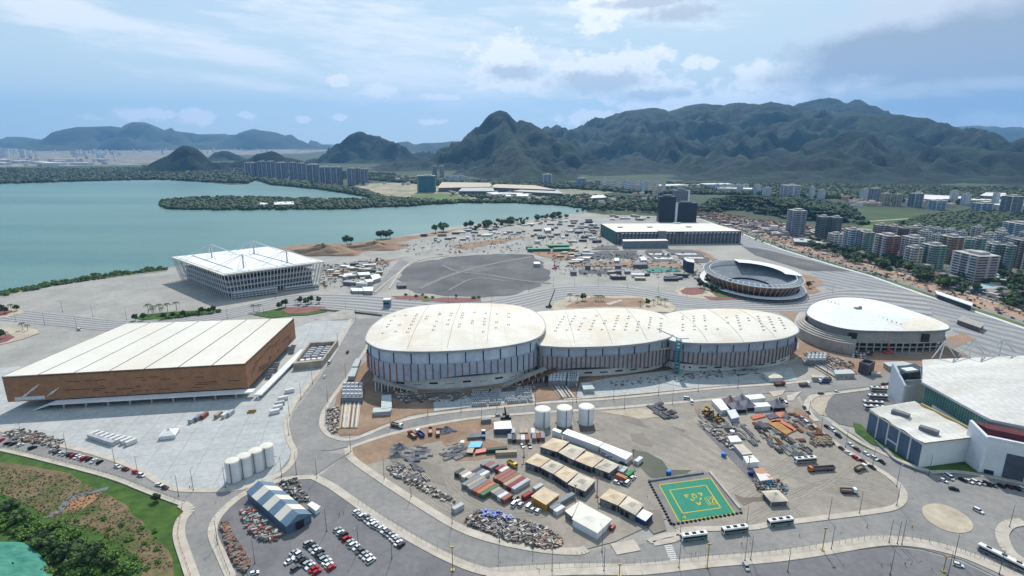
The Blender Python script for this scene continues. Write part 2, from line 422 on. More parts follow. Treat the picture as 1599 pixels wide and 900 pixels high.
# avenue along the right edge: earth verge, carriageway
AV = [(1112, 340), (1180, 362), (1260, 391), (1340, 414), (1400, 430), (1500, 463), (1599, 493), (1760, 545)]
av = [P(*p) for p in AV]
def offs(line, d):
    o = []
    for i, p in enumerate(line):
        a = line[max(0, i - 1)]; b = line[min(len(line) - 1, i + 1)]; l = dist(a, b)
        o.append((p[0] - (b[1] - a[1]) / l * d, p[1] + (b[0] - a[0]) / l * d))
    return o
setting('road', MB().ribbon(av, 34, .6, .7), mat('busway_earth', (168, 138, 116), (146, 122, 106), .02, .95, detail=7))
setting('road', MB().ribbon(offs(av, 26), 12, .6, .78), m_road)
setting('road', MB().ribbon(offs(av, -24), 9, .6, .78), m_road)
setting('pavement', MB().ribbon(offs(av, -40), 5, .6, .9), m_white)
setting('pavement', MB().ribbon(offs(av, 10), 4, .6, .9), m_sand)
setting('lawn', MB().ribbon(offs(av, -32), 7, .6, .74), m_lawn2)

# striped boulevard
up = [(-120, 470), (20, 483), (100, 492), (200, 502), (260, 498), (345, 485), (400, 473), (440, 464), (480, 460), (560, 461), (640, 467), (700, 471), (760, 470), (810, 461), (870, 449), (950, 447), (1000, 451), (1050, 460), (1100, 467), (1180, 470), (1250, 464), (1330, 452), (1440, 460)]
lo = [(-120, 488), (20, 503), (100, 511), (165, 517), (235, 513), (330, 503), (400, 490), (450, 481), (500, 480), (560, 486), (620, 492), (690, 494), (760, 492), (820, 482), (880, 467), (950, 465), (1000, 470), (1050, 479), (1100, 482), (1180, 487), (1260, 486), (1300, 480), (1460, 500)]
u = smooth_open(PL(up), 5); v = smooth_open(PL(lo), 5)
ma, mb_ = mat('stripe_light', (158, 156, 152), (148, 147, 144), .05), mat('stripe_dark', (112, 112, 114), (124, 123, 124), .05)
mb = MB(); NS = 11
for k in range(NS):
    for i in range(len(u) - 1):
        q = []
        for (ii, t) in ((i, k / NS), (i + 1, k / NS), (i + 1, (k + 1) / NS), (i, (k + 1) / NS)):
            q.append((u[ii][0] * (1 - t) + v[ii][0] * t, u[ii][1] * (1 - t) + v[ii][1] * t, .8))
        mb.add(q[::-1], [[0, 1, 2, 3]], k % 2)
setting('road', mb, [ma, mb_])
m_str = mat('striped_plaza', (150, 150, 149), (138, 138, 138), .02, .9, detail=7)
stripes(m_str, hd(1400, 440, 60, 12), 15, (110, 111, 114), .42, 1.6, .25, .75)
sheet('ground', [(1165, 368), (1250, 398), (1400, 441), (1500, 473), (1599, 501), (1700, 534), (1660, 600), (1500, 545), (1480, 500), (1300, 462), (1260, 420), (1200, 400), (1140, 378)], m_str, .62)
sheet('ground', [(1158, 385), (1200, 392), (1280, 412), (1330, 425), (1260, 424), (1180, 400)], m_dark, .66)

# patches inside the park
SH = [
 ('ground', m_dark, .64, [(622, 436), (634, 420), (650, 410), (700, 402), (770, 397), (830, 399), (848, 412), (862, 432), (850, 446), (812, 460), (760, 466), (700, 463), (655, 458), (630, 450)]),
 ('ground', m_dirt, .62, [(440, 388), (470, 382), (520, 381), (560, 380), (625, 371), (690, 361), (730, 357), (690, 366), (640, 376), (600, 388), (560, 396), (490, 398), (450, 397)]),
 ('ground', m_dirt, .66, [(700, 385), (780, 374), (830, 370), (780, 381), (720, 391)]),
 ('ground', m_orange, .63, [(505, 425), (560, 412), (640, 402), (600, 412), (570, 420), (520, 432)]),
 ('ground', m_plaza, .7, [(-300, 640), (0, 672), (60, 690), (130, 704), (205, 728), (262, 760), (300, 766), (380, 763), (430, 745), (452, 718), (460, 690), (450, 665), (455, 640), (480, 605), (520, 560), (555, 505), (500, 500), (440, 520), (200, 560), (-300, 600)]),
 ('road', m_road, .72, [(597, 497), (556, 499), (545, 515), (520, 560), (500, 590), (478, 622), (458, 646), (450, 668), (456, 690), (462, 705), (520, 705), (548, 698), (518, 686), (505, 672), (503, 655), (512, 630), (535, 600), (562, 560), (585, 525)]),
 ('road', m_road, .74, [(585, 462), (640, 411), (625, 405), (582, 455)]),
 ('road', m_road, .72, [(472, 707), (548, 699), (610, 678), (700, 660), (760, 652), (850, 646), (960, 639), (1100, 626), (1200, 616), (1245, 612), (1255, 632), (1262, 652), (1300, 690), (1345, 718), (1382, 741), (1404, 760), (1412, 778), (1404, 791), (1380, 800), (1290, 812), (1200, 824), (1060, 838), (1000, 852), (917, 863), (850, 861), (780, 849), (720, 828), (660, 793), (600, 754), (560, 728), (540, 712), (500, 745), (560, 788), (610, 820), (660, 850), (700, 870), (745, 888), (790, 900), (1000, 896), (1280, 866), (1390, 853), (1440, 860), (1500, 876), (1560, 905), (1700, 980), (1700, 760), (1560, 742), (1450, 738), (1400, 720), (1340, 690), (1300, 664), (1262, 640), (1256, 625), (1270, 616), (1400, 600), (1440, 590), (1380, 580), (1330, 590), (1230, 600), (1060, 614), (960, 624), (850, 631), (780, 637), (700, 645), (640, 655), (600, 668), (555, 686), (520, 692)]),
 ('road', m_road, .72, [(-300, 640), (0, 672), (60, 690), (130, 704), (205, 728), (262, 762), (300, 768), (380, 765), (430, 747), (455, 716), (470, 700), (540, 712), (490, 745), (440, 750), (385, 770), (345, 800), (330, 830), (345, 870), (365, 910), (400, 1000), (300, 1000), (292, 900), (280, 850), (279, 828), (290, 802), (285, 790), (225, 768), (170, 747), (100, 729), (0, 703), (-300, 680)]),
 ('pavement', m_lot, .76, [(490, 745), (440, 751), (385, 772), (348, 802), (335, 830), (348, 870), (365, 910), (380, 960), (900, 1060), (740, 889), (700, 873), (650, 848), (600, 817), (560, 791), (520, 761)]),
 ('pavement', m_lot, .76, [(740, 930), (800, 903), (1000, 899), (1110, 889), (1280, 869), (1390, 856), (1440, 863), (1500, 880), (1560, 908), (1700, 990), (1700, 1090), (740, 1090)]),
 ('ground', m_yard, .76, [(545, 702), (610, 680), (700, 662), (760, 655), (850, 648), (960, 641), (1100, 629), (1200, 619), (1240, 616), (1250, 632), (1258, 655), (1298, 692), (1340, 719), (1378, 742), (1400, 762), (1407, 778), (1400, 789), (1380, 797), (1290, 808), (1200, 820), (1060, 834), (1040, 812), (960, 848), (915, 860), (850, 858), (780, 846), (720, 825), (660, 790), (600, 751), (560, 725)]),
 ('ground', m_dirt, .8, [(548, 700), (610, 682), (690, 664), (760, 657), (790, 660), (760, 676), (700, 690), (640, 700), (600, 722), (570, 728)]),
 ('ground', m_plaza, .74, [(905, 603), (960, 592), (1060, 580), (1180, 568), (1235, 575), (1245, 596), (1130, 604), (960, 620), (925, 624), (900, 622)]),
 ('ground', m_dirt, .68, [(575, 560), (600, 600), (640, 612), (760, 606), (850, 590), (860, 575), (960, 580), (1060, 570), (1180, 560), (1250, 545), (1250, 560), (1180, 574), (1060, 582), (960, 594), (905, 604), (900, 623), (780, 634), (700, 642), (640, 652), (600, 664), (560, 682), (530, 682), (515, 668), (512, 650), (530, 612), (560, 575)]),
 ('ground', mat('dark_trodden_earth', (108, 98, 90), (92, 84, 78), .06, .95, detail=7), .7, [(600, 598), (620, 620), (700, 622), (800, 606), (850, 590), (1000, 578), (1180, 562), (1240, 550), (1230, 560), (1060, 578), (900, 592), (800, 620), (640, 630), (600, 620)]),
 ('ground', m_plaza, .76, [(676, 625), (730, 619), (830, 610), (836, 628), (740, 636), (678, 644)]),
 ('ground', m_orange, .7, [(1215, 488), (1258, 490), (1262, 505), (1320, 550), (1440, 556), (1500, 520), (1520, 530), (1490, 548), (1520, 560), (1420, 580), (1385, 586), (1330, 588), (1290, 575), (1250, 560), (1245, 530), (1255, 515)]),
 ('ground', m_orange, .7, [(1096, 440), (1105, 452), (1160, 464), (1240, 466), (1280, 456), (1284, 440), (1270, 432), (1248, 430), (1240, 460), (1120, 460)]),
 ('ground', m_sand, .72, [(1050, 456), (1064, 450), (1095, 448), (1110, 458), (1160, 464), (1170, 468), (1120, 470), (1060, 464)]),
 ('ground', mat('dark_court', (112, 110, 108), (100, 98, 98), .05), .72, [(1264, 632), (1280, 620), (1340, 614), (1385, 606), (1420, 604), (1408, 640), (1350, 672), (1310, 664)]),
 ('ground', m_sand, .74, [(1264, 630), (1276, 619), (1310, 615), (1290, 625), (1292, 652), (1280, 650)]),
 ('ground', m_red, .78, [(1400, 616), (1428, 604), (1428, 640), (1392, 640)]),
 ('ground', m_grass, .8, [(1332, 662), (1345, 665), (1352, 674), (1384, 698), (1380, 702), (1360, 696), (1335, 676)]),
 ('ground', m_grass, .8, [(1386, 702), (1396, 703), (1436, 730), (1430, 740), (1405, 722)]),
 ('ground', m_grass, .8, [(1436, 731), (1520, 718), (1530, 738), (1460, 742)]), ('ground', m_grass, .8, [(1530, 738), (1560, 744), (1600, 752), (1700, 790), (1700, 780), (1600, 738)]),
 ('ground', m_grass, .8, [(1297, 664), (1310, 668), (1345, 694), (1368, 708), (1350, 702), (1325, 686)]),
 ('ground', m_puddle, .79, [(972, 652), (990, 648), (1000, 658), (1014, 670), (995, 666), (976, 660)]), ('ground', m_puddle, .79, [(982, 680), (1005, 678), (1020, 700), (1000, 696), (985, 690)]),
 ('ground', m_puddle, .79, [(1052, 668), (1072, 674), (1068, 678)]), ('ground', m_puddle, .79, [(1145, 774), (1160, 779), (1195, 778), (1200, 784), (1175, 785), (1160, 792), (1150, 782)]),
 ('water', m_greenw, .79, [(985, 704), (1010, 708), (1035, 722), (1045, 736), (1080, 737), (1070, 744), (1016, 748), (1006, 740), (992, 722)]),
 ('ground', m_puddle, .79, [(610, 720), (640, 716), (690, 730), (700, 760), (660, 752), (625, 738)]), ('ground', m_dirt, .79, [(690, 690), (740, 682), (800, 700), (780, 716), (720, 722)]), ('ground', m_puddle, .79, [(810, 700), (830, 696), (822, 716)]), ('ground', m_dirt, .79, [(1240, 640), (1255, 640), (1300, 690), (1290, 700), (1250, 670)]), ('ground', m_dirt, .79, [(1085, 640), (1110, 640), (1160, 700), (1140, 706)]),
 ('ground', m_puddle, .79, [(1000, 800), (1030, 800), (1040, 830), (1020, 836), (1005, 820)]), ('ground', m_puddle, .79, [(840, 668), (930, 662), (940, 672), (880, 676)]), ('ground', m_sand, .79, [(930, 646), (1000, 640), (1060, 650), (1000, 655)]),
 ('ground', m_lot, .78, [(1088, 664), (1100, 662), (1200, 760), (1185, 766)]),
 ('ground', m_red, .82, [(0, 524), (14, 523), (24, 528), (10, 536), (0, 538), (-60, 545), (-60, 520)]), ('ground', m_red, .82, [(0, 484), (10, 484), (20, 488), (10, 494), (0, 495), (-60, 500), (-60, 480)]),
 ('ground', m_sand, .78, [(-60, 550), (10, 538), (40, 530), (62, 522), (55, 516), (20, 512), (-60, 514)]),
 ('ground', m_sand, .78, [(-60, 504), (10, 497), (36, 490), (30, 482), (0, 478), (-60, 476)]),
 ('ground', m_grass, .82, [(205, 498), (230, 492), (300, 486), (350, 484), (330, 492), (260, 500), (225, 501)]),
 ('ground', m_grass, .82, [(395, 492), (420, 486), (440, 482), (500, 484), (512, 488), (480, 494), (430, 498)]),
 ('ground', m_red, .86, [(440, 486), (450, 482), (505, 480), (510, 484), (480, 490), (450, 491)]),
 ('ground', m_red, .82, [(610, 464), (640, 463), (670, 466), (660, 470), (620, 468)]), ('ground', m_red, .82, [(664, 470), (690, 466), (748, 467), (752, 472), (700, 474)]),
 ('ground', m_lawn2, .78, [(650, 462), (668, 463), (680, 470), (662, 472)]),
 ('ground', m_sand, .82, [(862, 478), (885, 466), (940, 464), (1000, 465), (1040, 472), (1056, 480), (1050, 490), (950, 486), (850, 490)]),
 ('ground', m_dirt, .84, [(925, 466), (1000, 467), (1010, 474), (1000, 480), (880, 482), (890, 476)]),
 ('path', m_kerb, .9, [(945, 476), (970, 469), (972, 471), (952, 478)]),
 ('ground', m_red, .84, [(1062, 456), (1070, 451), (1090, 450), (1100, 455), (1098, 460), (1080, 462), (1066, 460)]),
 ('ground', m_lawn2, .84, [(1110, 458), (1125, 457), (1150, 460), (1145, 466), (1120, 465)]), ('ground', m_red, .86, [(1098, 464), (1150, 467), (1160, 469), (1110, 470)]),
 ('ground', m_kerb, .84, [(1200, 614), (1226, 611), (1222, 618), (1208, 622)]), ('ground', m_kerb, .84, [(1228, 620), (1254, 612), (1246, 618), (1238, 628), (1230, 628)]),
 ('water', mat('green_sheet_pool', (70, 132, 118), (60, 120, 108), .05), .86, [(1008, 420), (1056, 419), (1064, 425), (1012, 427)]),
 ('ground', m_dark, .8, [(917, 395), (955, 393), (962, 404), (925, 406)]), ('ground', m_dark, .8, [(958, 393), (995, 392), (1000, 403), (965, 405)]),
 ('ground', m_dark, .8, [(1010, 392), (1034, 392), (1058, 411), (1020, 411)]), ('ground', m_dark, .8, [(1042, 392), (1085, 391), (1112, 411), (1075, 412)]),
 ('ground', m_white, .86, [(1012, 397), (1040, 397), (1044, 399), (1014, 399)]), ('ground', m_white, .86, [(1020, 403), (1048, 403), (1052, 406), (1024, 406)]),
 ('ground', m_white, .86, [(1054, 397), (1086, 397), (1089, 399), (1057, 399)]), ('ground', m_white, .86, [(1066, 403), (1096, 403), (1100, 405), (1070, 405)]),
 ('ground', m_dark, .8, [(903, 422), (958, 421), (960, 428), (905, 429)]),
 ('ground', m_orange, .76, [(900, 410), (1060, 411), (1072, 422), (1005, 418), (900, 417)]), ('ground', m_orange, .76, [(825, 393), (905, 393), (905, 404), (870, 408)]),
 ('ground', m_orange, .78, [(1085, 391), (1095, 391), (1120, 406), (1112, 408)]),
 ('ground', m_dark, .78, [(930, 385), (962, 384), (968, 391), (925, 392)]),
]
def rag(pts, amp=1.0, step=5.0):
    q = PL(pts); o = []
    for i in range(len(q)):
        a, b = q[i], q[(i + 1) % len(q)]; l = dist(a, b); k = max(1, min(40, int(l / step)))
        for j in range(k):
            t = j / k; x = a[0] + (b[0] - a[0]) * t; y = a[1] + (b[1] - a[1]) * t
            g = amp * min(1, l / 30) * (4 if y > 600 else 2.4)
            n = float(fbm(np.array([x * .045 + 31]), np.array([y * .045 + 7]), 4)[0]) - .5; n2 = float(fbm(np.array([x * .045 + 3]), np.array([y * .045 + 77]), 4)[0]) - .5
            o.append((x + n * g * 3, y + n2 * g * 3))
    return o
RAG = {m_dirt, m_orange, m_puddle, m_greenw, m_sand, m_scrub, m_grass, m_lawn2, m_dark}
for i, (n, m, z, pts) in enumerate(SH):
    sheet(n, rag(pts, 1.3) if m in RAG or m.name == 'dark_trodden_earth' else pts, m, z + i * .004, world=(m in RAG or m.name == 'dark_trodden_earth'))
# paths across the dark yard
for pts, w in (([(690, 415), (715, 425), (760, 430), (800, 437), (860, 444)], 5), ([(655, 452), (700, 432), (760, 415), (830, 402)], 7), ([(700, 455), (740, 436), (790, 440)], 4)):
    setting('path', MB().ribbon(smooth_open(PL(pts), 4), w, .6, .9), mat('track_dust', (122, 119, 115), (108, 105, 103), .05))

# kerbed pavements
_wk = [0]
def walk(pts, w, m=m_kerb, z=.95, name='pavement'):
    _wk[0] += 1; z += _wk[0] * .012
    q = smooth_open(PL(pts), 4)
    setting(name, MB().ribbon(q, w, .5, z), m)
walk([(548, 500), (522, 545), (500, 578), (476, 610), (455, 640), (447, 662), (452, 690), (460, 708), (452, 730), (420, 752), (370, 766), (300, 768), (262, 762), (205, 730), (130, 705), (60, 691), (0, 673), (-80, 660)], 3.4)
walk([(590, 515), (560, 566), (535, 602), (512, 634), (503, 656), (506, 674), (524, 686), (552, 688), (600, 669), (640, 656), (700, 646), (780, 638), (850, 631), (960, 624), (1060, 614), (1130, 607), (1230, 600), (1330, 590)], 3.2)
walk([(544, 702), (610, 680), (700, 661), (760, 653), (850, 646), (960, 639), (1100, 627), (1150, 622)], 3)
walk([(544, 702), (546, 714), (562, 728), (600, 754), (660, 793), (720, 828), (780, 848), (850, 861), (900, 864), (916, 860)], 4.5)
walk([(490, 747), (440, 752), (386, 771), (347, 802), (332, 832), (345, 868), (362, 905)], 4)
walk([(490, 747), (520, 763), (560, 791), (600, 818), (650, 848), (700, 874), (745, 892), (800, 903)], 4.5)
walk([(760, 899), (900, 892), (1000, 892), (1110, 880), (1200, 873), (1280, 862), (1350, 850), (1390, 847), (1440, 852), (1500, 867), (1560, 892), (1640, 930)], 6.5)
walk([(1060, 838), (1068, 830), (1140, 828), (1180, 826), (1200, 822), (1290, 811), (1380, 799), (1404, 790), (1411, 776), (1403, 760), (1380, 741), (1340, 718), (1298, 690), (1262, 660)], 3.4)
walk([(1013, 849), (1035, 840), (1060, 837), (1055, 845), (1020, 852)], 3); walk([(958, 861), (995, 854)], 7)
walk([(1300, 618), (1272, 620), (1260, 632), (1264, 648), (1275, 660)], 4); walk([(1300, 617), (1385, 606), (1440, 596)], 2.5)
walk([(1300, 664), (1345, 694), (1400, 720), (1452, 739)], 3); walk([(1452, 740), (1500, 740), (1560, 750), (1620, 762)], 3)
walk([(285, 790), (296, 800), (284, 815), (280, 838), (290, 872), (304, 912)], 5)
walk([(0, 704), (60, 718), (170, 747), (230, 770), (285, 790)], 2.6)
walk([(1599, 818), (1575, 822), (1564, 836), (1572, 860), (1590, 876), (1610, 885)], 5)
walk([(0, 461), (130, 440), (260, 424)], 3, m_sand); walk([(905, 603), (960, 592), (1060, 580), (1190, 568), (1225, 570), (1250, 558)], 1.6); walk([(880, 626), (960, 620), (1130, 604)], 1.6)
walk([(585, 458), (640, 413)], 2.2); walk([(608, 452), (632, 418), (660, 406), (700, 400)], 2.2)
# roundabout island
isl = smooth_closed(PL([(1440, 795), (1458, 789), (1480, 793), (1505, 806), (1518, 820), (1515, 832), (1495, 835), (1468, 828), (1445, 812)]), 5)
setting('pavement', MB().prism(isl, .5, .95), m_sand)
# zebra crossing
mb = MB(); a, b = P(1043, 853), P(1056, 888); w = P(1052, 852); n = 11
for i in range(n):
    t = (i + .5) / n; c = (a[0] + (b[0] - a[0]) * t, a[1] + (b[1] - a[1]) * t)
    mb.box(c[0], c[1], .73, 3.6, dist(a, b) / n * .5, .02, hd(1050, 870, 30, -3))
setting('road_marking', mb, m_white)
m_lane = MB()
for x0, y0, x1, y1, k in ((560, 740, 720, 846, 9), (1100, 856, 1400, 822, 14), (800, 868, 1000, 870, 9)):
    for i in range(k):
        if i % 2: continue
        m_lane.ribbon([P(x0 + (x1 - x0) * i / k, y0 + (y1 - y0) * i / k), P(x0 + (x1 - x0) * (i + .6) / k, y0 + (y1 - y0) * (i + .6) / k)], .2, .72, .745)
setting('road_marking', m_lane, m_white)

# waste ground bottom left
sheet('lawn', [(-300, 683), (0, 705), (60, 720), (170, 749), (230, 771), (284, 792), (288, 802), (280, 815), (277, 838), (288, 875), (304, 930), (320, 1000), (-300, 1000)], m_grass, .6)
RG = [(-200, 716), (0, 724), (60, 733), (110, 742), (150, 760), (190, 788), (225, 815), (255, 850), (270, 885), (275, 920), (200, 960), (215, 880), (190, 850), (130, 826), (80, 812), (40, 790), (0, 770), (-200, 745)]
sheet('ground', rag(RG, 1.0, 3.0), m_scrub, .7, world=True)
sheet('water', [(98, 800), (112, 785), (130, 777), (160, 771), (150, 782), (128, 798)], mat('muddy_pond', (156, 112, 76), (150, 106, 72), .1, .3), .78)
sheet('path', [(66, 812), (90, 799), (100, 784), (118, 775), (146, 768), (172, 762), (168, 768), (134, 775), (112, 784), (100, 799), (80, 810)], mat('rubble_bank', (120, 118, 120), (90, 90, 96), .4, .9, bump=.4), .82)

# ------------------------------------------------------------------ haze
HZ = MB().prism([(-20500, -3000), (20500, -3000), (20500, 22000), (-20500, 22000)], -1, 1500)
hz = HZ.build('haze', bpy.data.materials.new('haze'))
T(hz, 'thin blue haze filling the air over the bay and mountains', 'haze', kind='stuff')
hm = hz.data.materials[0]; hm.use_nodes = True
for n in list(hm.node_tree.nodes): hm.node_tree.nodes.remove(n)
ho = hm.node_tree.nodes.new('ShaderNodeOutputMaterial'); hv = hm.node_tree.nodes.new('ShaderNodeVolumePrincipled')
hv.inputs['Color'].default_value = (.24, .55, 1.0, 1); hv.inputs['Density'].default_value = 4.8e-5; hv.inputs['Anisotropy'].default_value = .25
hm.node_tree.links.new(hv.outputs[0], ho.inputs['Volume'])
hz.display_type = 'WIRE'

# ------------------------------------------------------------------ mountains
HILLS = {}
def mountain(name, label, ridges, step, m, rough=.35, spur=420., seed=0., pad=0, pw=1.35):
    """ridges: list of (points[(px,py,dist)], width); every ridge is a real crest line at its own distance"""
    S_ = []
    for pts, wd in ridges:
        q = smooth_open([(*RD(*p[:3]), p[3] if len(p) > 3 else wd) for p in pts], 8)
        S_ += [(a, b, c, max(100, w_)) for a, b, c, w_ in q]
    S_ = np.array(S_)
    x0, x1 = (S_[:, 0] - S_[:, 3]).min(), (S_[:, 0] + S_[:, 3]).max(); y0, y1 = (S_[:, 1] - S_[:, 3]).min(), (S_[:, 1] + S_[:, 3]).max()
    nx, ny = int((x1 - x0) / step) + 2, int((y1 - y0) / step) + 2
    X, Y = np.meshgrid(np.linspace(x0, x1, nx), np.linspace(y0, y1, ny))
    wr = 1 + rough * (fbm(X / spur + seed, Y / spur + seed, 4, True) - .62) * 2.2
    Hh = np.full(X.shape, -60.0); Zc = np.full(X.shape, 1.0)
    for sx, sy, sz, wd in S_:
        d = np.hypot(X - sx, Y - sy)
        uu = np.clip(d / (wd * wr), 0, 1)
        hn = (sz + 60) * ((1 - uu) ** pw + .25 * uu * (1 - uu)) - 60; mk = hn > Hh; Hh = np.where(mk, hn, Hh); Zc = np.where(mk, sz + 60, Zc)
    top = np.clip(Hh / (S_[:, 2].max()), 0, 1); rt = np.clip((Hh + 60) / Zc, 0, 1); dmp = np.clip((1.0 - rt) * 5, .12, 1)
    Hh = Hh + (fbm(X / (spur * .45) + seed + 9, Y / (spur * .45), 5, True) - .86) * spur * .36 * np.clip(top * 4, 0, 1) * dmp
    Hh = Hh + (fbm(X / (spur * .16) + seed, Y / (spur * .16) + 3, 3, True) - .8) * spur * .16 * np.clip(top * 5, 0, 1) * dmp
    Hh = Hh + (vnoise(X / (step * 1.3), Y / (step * 1.3)) - .5) * 7 * np.clip(top * 6, 0, 1)
    vs = np.stack([X.ravel(), Y.ravel(), Hh.ravel()], 1)
    idx = np.arange(nx * ny).reshape(ny, nx)
    keep = (Hh[:-1, :-1] > -40) | (Hh[1:, 1:] > -40) | (Hh[1:, :-1] > -40) | (Hh[:-1, 1:] > -40)
    fs = np.stack([idx[:-1, :-1], idx[:-1, 1:], idx[1:, 1:], idx[1:, :-1]], -1)[keep]
    me = bpy.data.meshes.new(name); me.from_pydata(vs.tolist(), [], fs.reshape(-1, 4).tolist())
    me.materials.append(m); me.polygons.foreach_set('use_smooth', [True] * len(me.polygons)); me.update()
    o = bpy.data.objects.new(name, me); COL.objects.link(o); o['kind'] = 'structure'; o['label'] = label; o['category'] = 'mountain'
    HILLS[label] = vs[vs[:, 2] > 3]
    return o
m_for = mat('forest_slopes', (25, 46, 34), (9, 21, 20), .009, .95, detail=12, nrough=.72, col3=(40, 62, 40), s3=.003, sp3=(.5, .68), bump=30, grain=.5, gs=.035)  # mottling also puts sunny spurs and darker slopes into the colour
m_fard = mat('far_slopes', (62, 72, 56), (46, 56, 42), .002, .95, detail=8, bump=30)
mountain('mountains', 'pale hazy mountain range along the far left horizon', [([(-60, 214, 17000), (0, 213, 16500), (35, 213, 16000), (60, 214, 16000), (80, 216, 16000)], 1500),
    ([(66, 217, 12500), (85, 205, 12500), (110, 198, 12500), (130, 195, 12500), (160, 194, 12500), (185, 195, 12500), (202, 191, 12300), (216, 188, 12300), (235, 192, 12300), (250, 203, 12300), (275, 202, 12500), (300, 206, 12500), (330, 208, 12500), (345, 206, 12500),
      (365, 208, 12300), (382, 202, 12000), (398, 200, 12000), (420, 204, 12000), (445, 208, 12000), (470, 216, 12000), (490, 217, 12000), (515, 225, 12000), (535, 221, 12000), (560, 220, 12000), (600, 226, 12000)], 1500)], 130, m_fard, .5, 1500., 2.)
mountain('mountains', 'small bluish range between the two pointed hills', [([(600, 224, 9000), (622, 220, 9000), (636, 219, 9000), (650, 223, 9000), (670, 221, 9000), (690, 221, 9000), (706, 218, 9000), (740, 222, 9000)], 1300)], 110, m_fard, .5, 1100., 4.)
mountain('hill', 'small rounded green hill beyond the left lagoon shore', [([(240, 252, 3700), (262, 240, 3700), (280, 228, 3700), (292, 226, 3700), (308, 231, 3700), (330, 246, 3700), (350, 256, 3650)], 200)], 22, m_for, .3, 240., 5., pw=1.05)
mountain('hill', 'low wooded hill just behind the lakeside towers', [([(345, 252, 4100), (380, 248, 3900), (405, 239, 3800), (425, 234.5, 3800), (445, 243, 3800), (475, 250, 3800)], 260), ([(335, 238, 5600), (352, 235, 5600), (372, 240, 5600)], 260)], 24, m_for, .3, 240., 6., pw=1.05)
mountain('hill', 'steep rounded granite hump in the middle distance', [([(516, 244, 4700), (532, 222, 4800), (546, 210, 4800), (563, 204, 4800), (580, 209, 4800), (600, 214, 4700), (622, 222, 4600), (642, 235, 4500), (660, 246, 4400)], 370)], 26, m_for, .35, 420., 7., pw=1.1)
mountain('mountains', 'tall central peak with a bare rock shoulder', [([(655, 262, 3500), (680, 247, 3600), (700, 226, 3700), (730, 206, 3800), (748, 190, 3800), (765, 176, 3800), (778, 171, 3800), (790, 171.5, 3800), (800, 182, 3800), (818, 187, 3700), (836, 196, 3600), (852, 206, 3600), (868, 217, 3500), (886, 232, 3400), (905, 246, 3300), (930, 262, 3100)], 600),
    ([(782, 172, 3800), (800, 215, 3300), (815, 240, 2900), (830, 262, 2600)], 420)], 20, m_for, .4, 420., 11., pw=1.1)
mountain('mountains', 'long forested mountain massif filling the right horizon', [
    ([(858, 216, 6800, 450), (875, 206, 6600, 520), (905, 202, 6200, 700), (930, 190, 6000, 900), (955, 179, 5800, 1200), (980, 172, 5600, 1600), (1005, 169, 5500, 2100), (1020, 167, 5500), (1040, 172, 5500), (1060, 168, 5600), (1090, 162, 5600), (1130, 161, 5600), (1155, 158, 5500), (1180, 162, 5500), (1200, 159, 5400), (1214, 160, 5400), (1232, 168, 5500), (1250, 172, 5500)], 2500),
    ([(1236, 170, 7000), (1258, 159, 7000), (1282, 152, 7000), (1304, 152, 7000), (1318, 160, 7000), (1330, 157, 7000), (1342, 155, 7000), (1356, 163, 7000), (1382, 178, 7000)], 1500),
    ([(1240, 178, 5400), (1290, 174, 5200), (1330, 174, 5000), (1380, 178, 4900), (1400, 178, 4900), (1430, 181, 4900), (1452, 186, 4900), (1480, 194, 4900), (1510, 202, 4900), (1540, 212, 4800), (1599, 221, 4600), (1700, 232, 4600)], 1900),
    ([(1160, 285, 2500), (1220, 262, 2900), (1262, 238, 3200), (1300, 214, 3500), (1322, 203, 3600), (1342, 201, 3600), (1362, 204, 3600), (1385, 216, 3600), (1420, 226, 3600), (1480, 226, 3700), (1540, 234, 3600), (1620, 238, 3600)], 1000),
    ([(1120, 180, 5200), (1140, 215, 4300), (1160, 250, 3300)], 800), ([(1000, 180, 5200), (990, 215, 4400), (1000, 252, 3400)], 800)], 30, m_for, .45, 620., 21., pw=1.15)
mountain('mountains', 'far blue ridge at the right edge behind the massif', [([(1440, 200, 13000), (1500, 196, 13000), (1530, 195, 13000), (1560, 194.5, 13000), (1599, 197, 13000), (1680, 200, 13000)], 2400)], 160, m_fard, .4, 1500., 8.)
mountain('hill', 'low wooded knoll behind the building site', [([(1095, 325, 1500), (1130, 312, 1600), (1160, 305, 1650), (1200, 307, 1600), (1240, 318, 1500), (1290, 326, 1450)], 220)], 16, m_for, .3, 160., 13., pw=.9)

# tyre tracks and dusty trails
m_tr1, m_tr2 = mat('tyre_track', (132, 125, 116), (146, 138, 127), .3, .95), mat('dusty_track', (152, 144, 133), (142, 134, 124), .3, .95)
r_ = random.Random(9); k_ = 0
for pts, off in (([(960, 650), (1050, 690), (1180, 740), (1320, 785)], 26), ([(1010, 660), (1100, 720), (1210, 800)], 30), ([(1200, 810), (1300, 760), (1390, 770)], 26), ([(700, 690), (680, 740), (740, 795), (860, 800)], 14), ([(1180, 780), (1300, 700), (1260, 660)], 22)):
    for j in range(4):
        o1, o2 = r_.uniform(-off, off), r_.uniform(-off * .5, off * .5)
        q = offs(smooth_open([(x + o1, y + o2 * .5) for x, y in PL(pts, .8)], 8), 0); mb = MB(); k_ += 1
        for s in (-.9, .9): mb.ribbon(offs(q, s), .32 if j % 2 else .5, .8, .86 + k_ * .0012)
        setting('path', mb, m_tr1 if j % 2 else m_tr2)
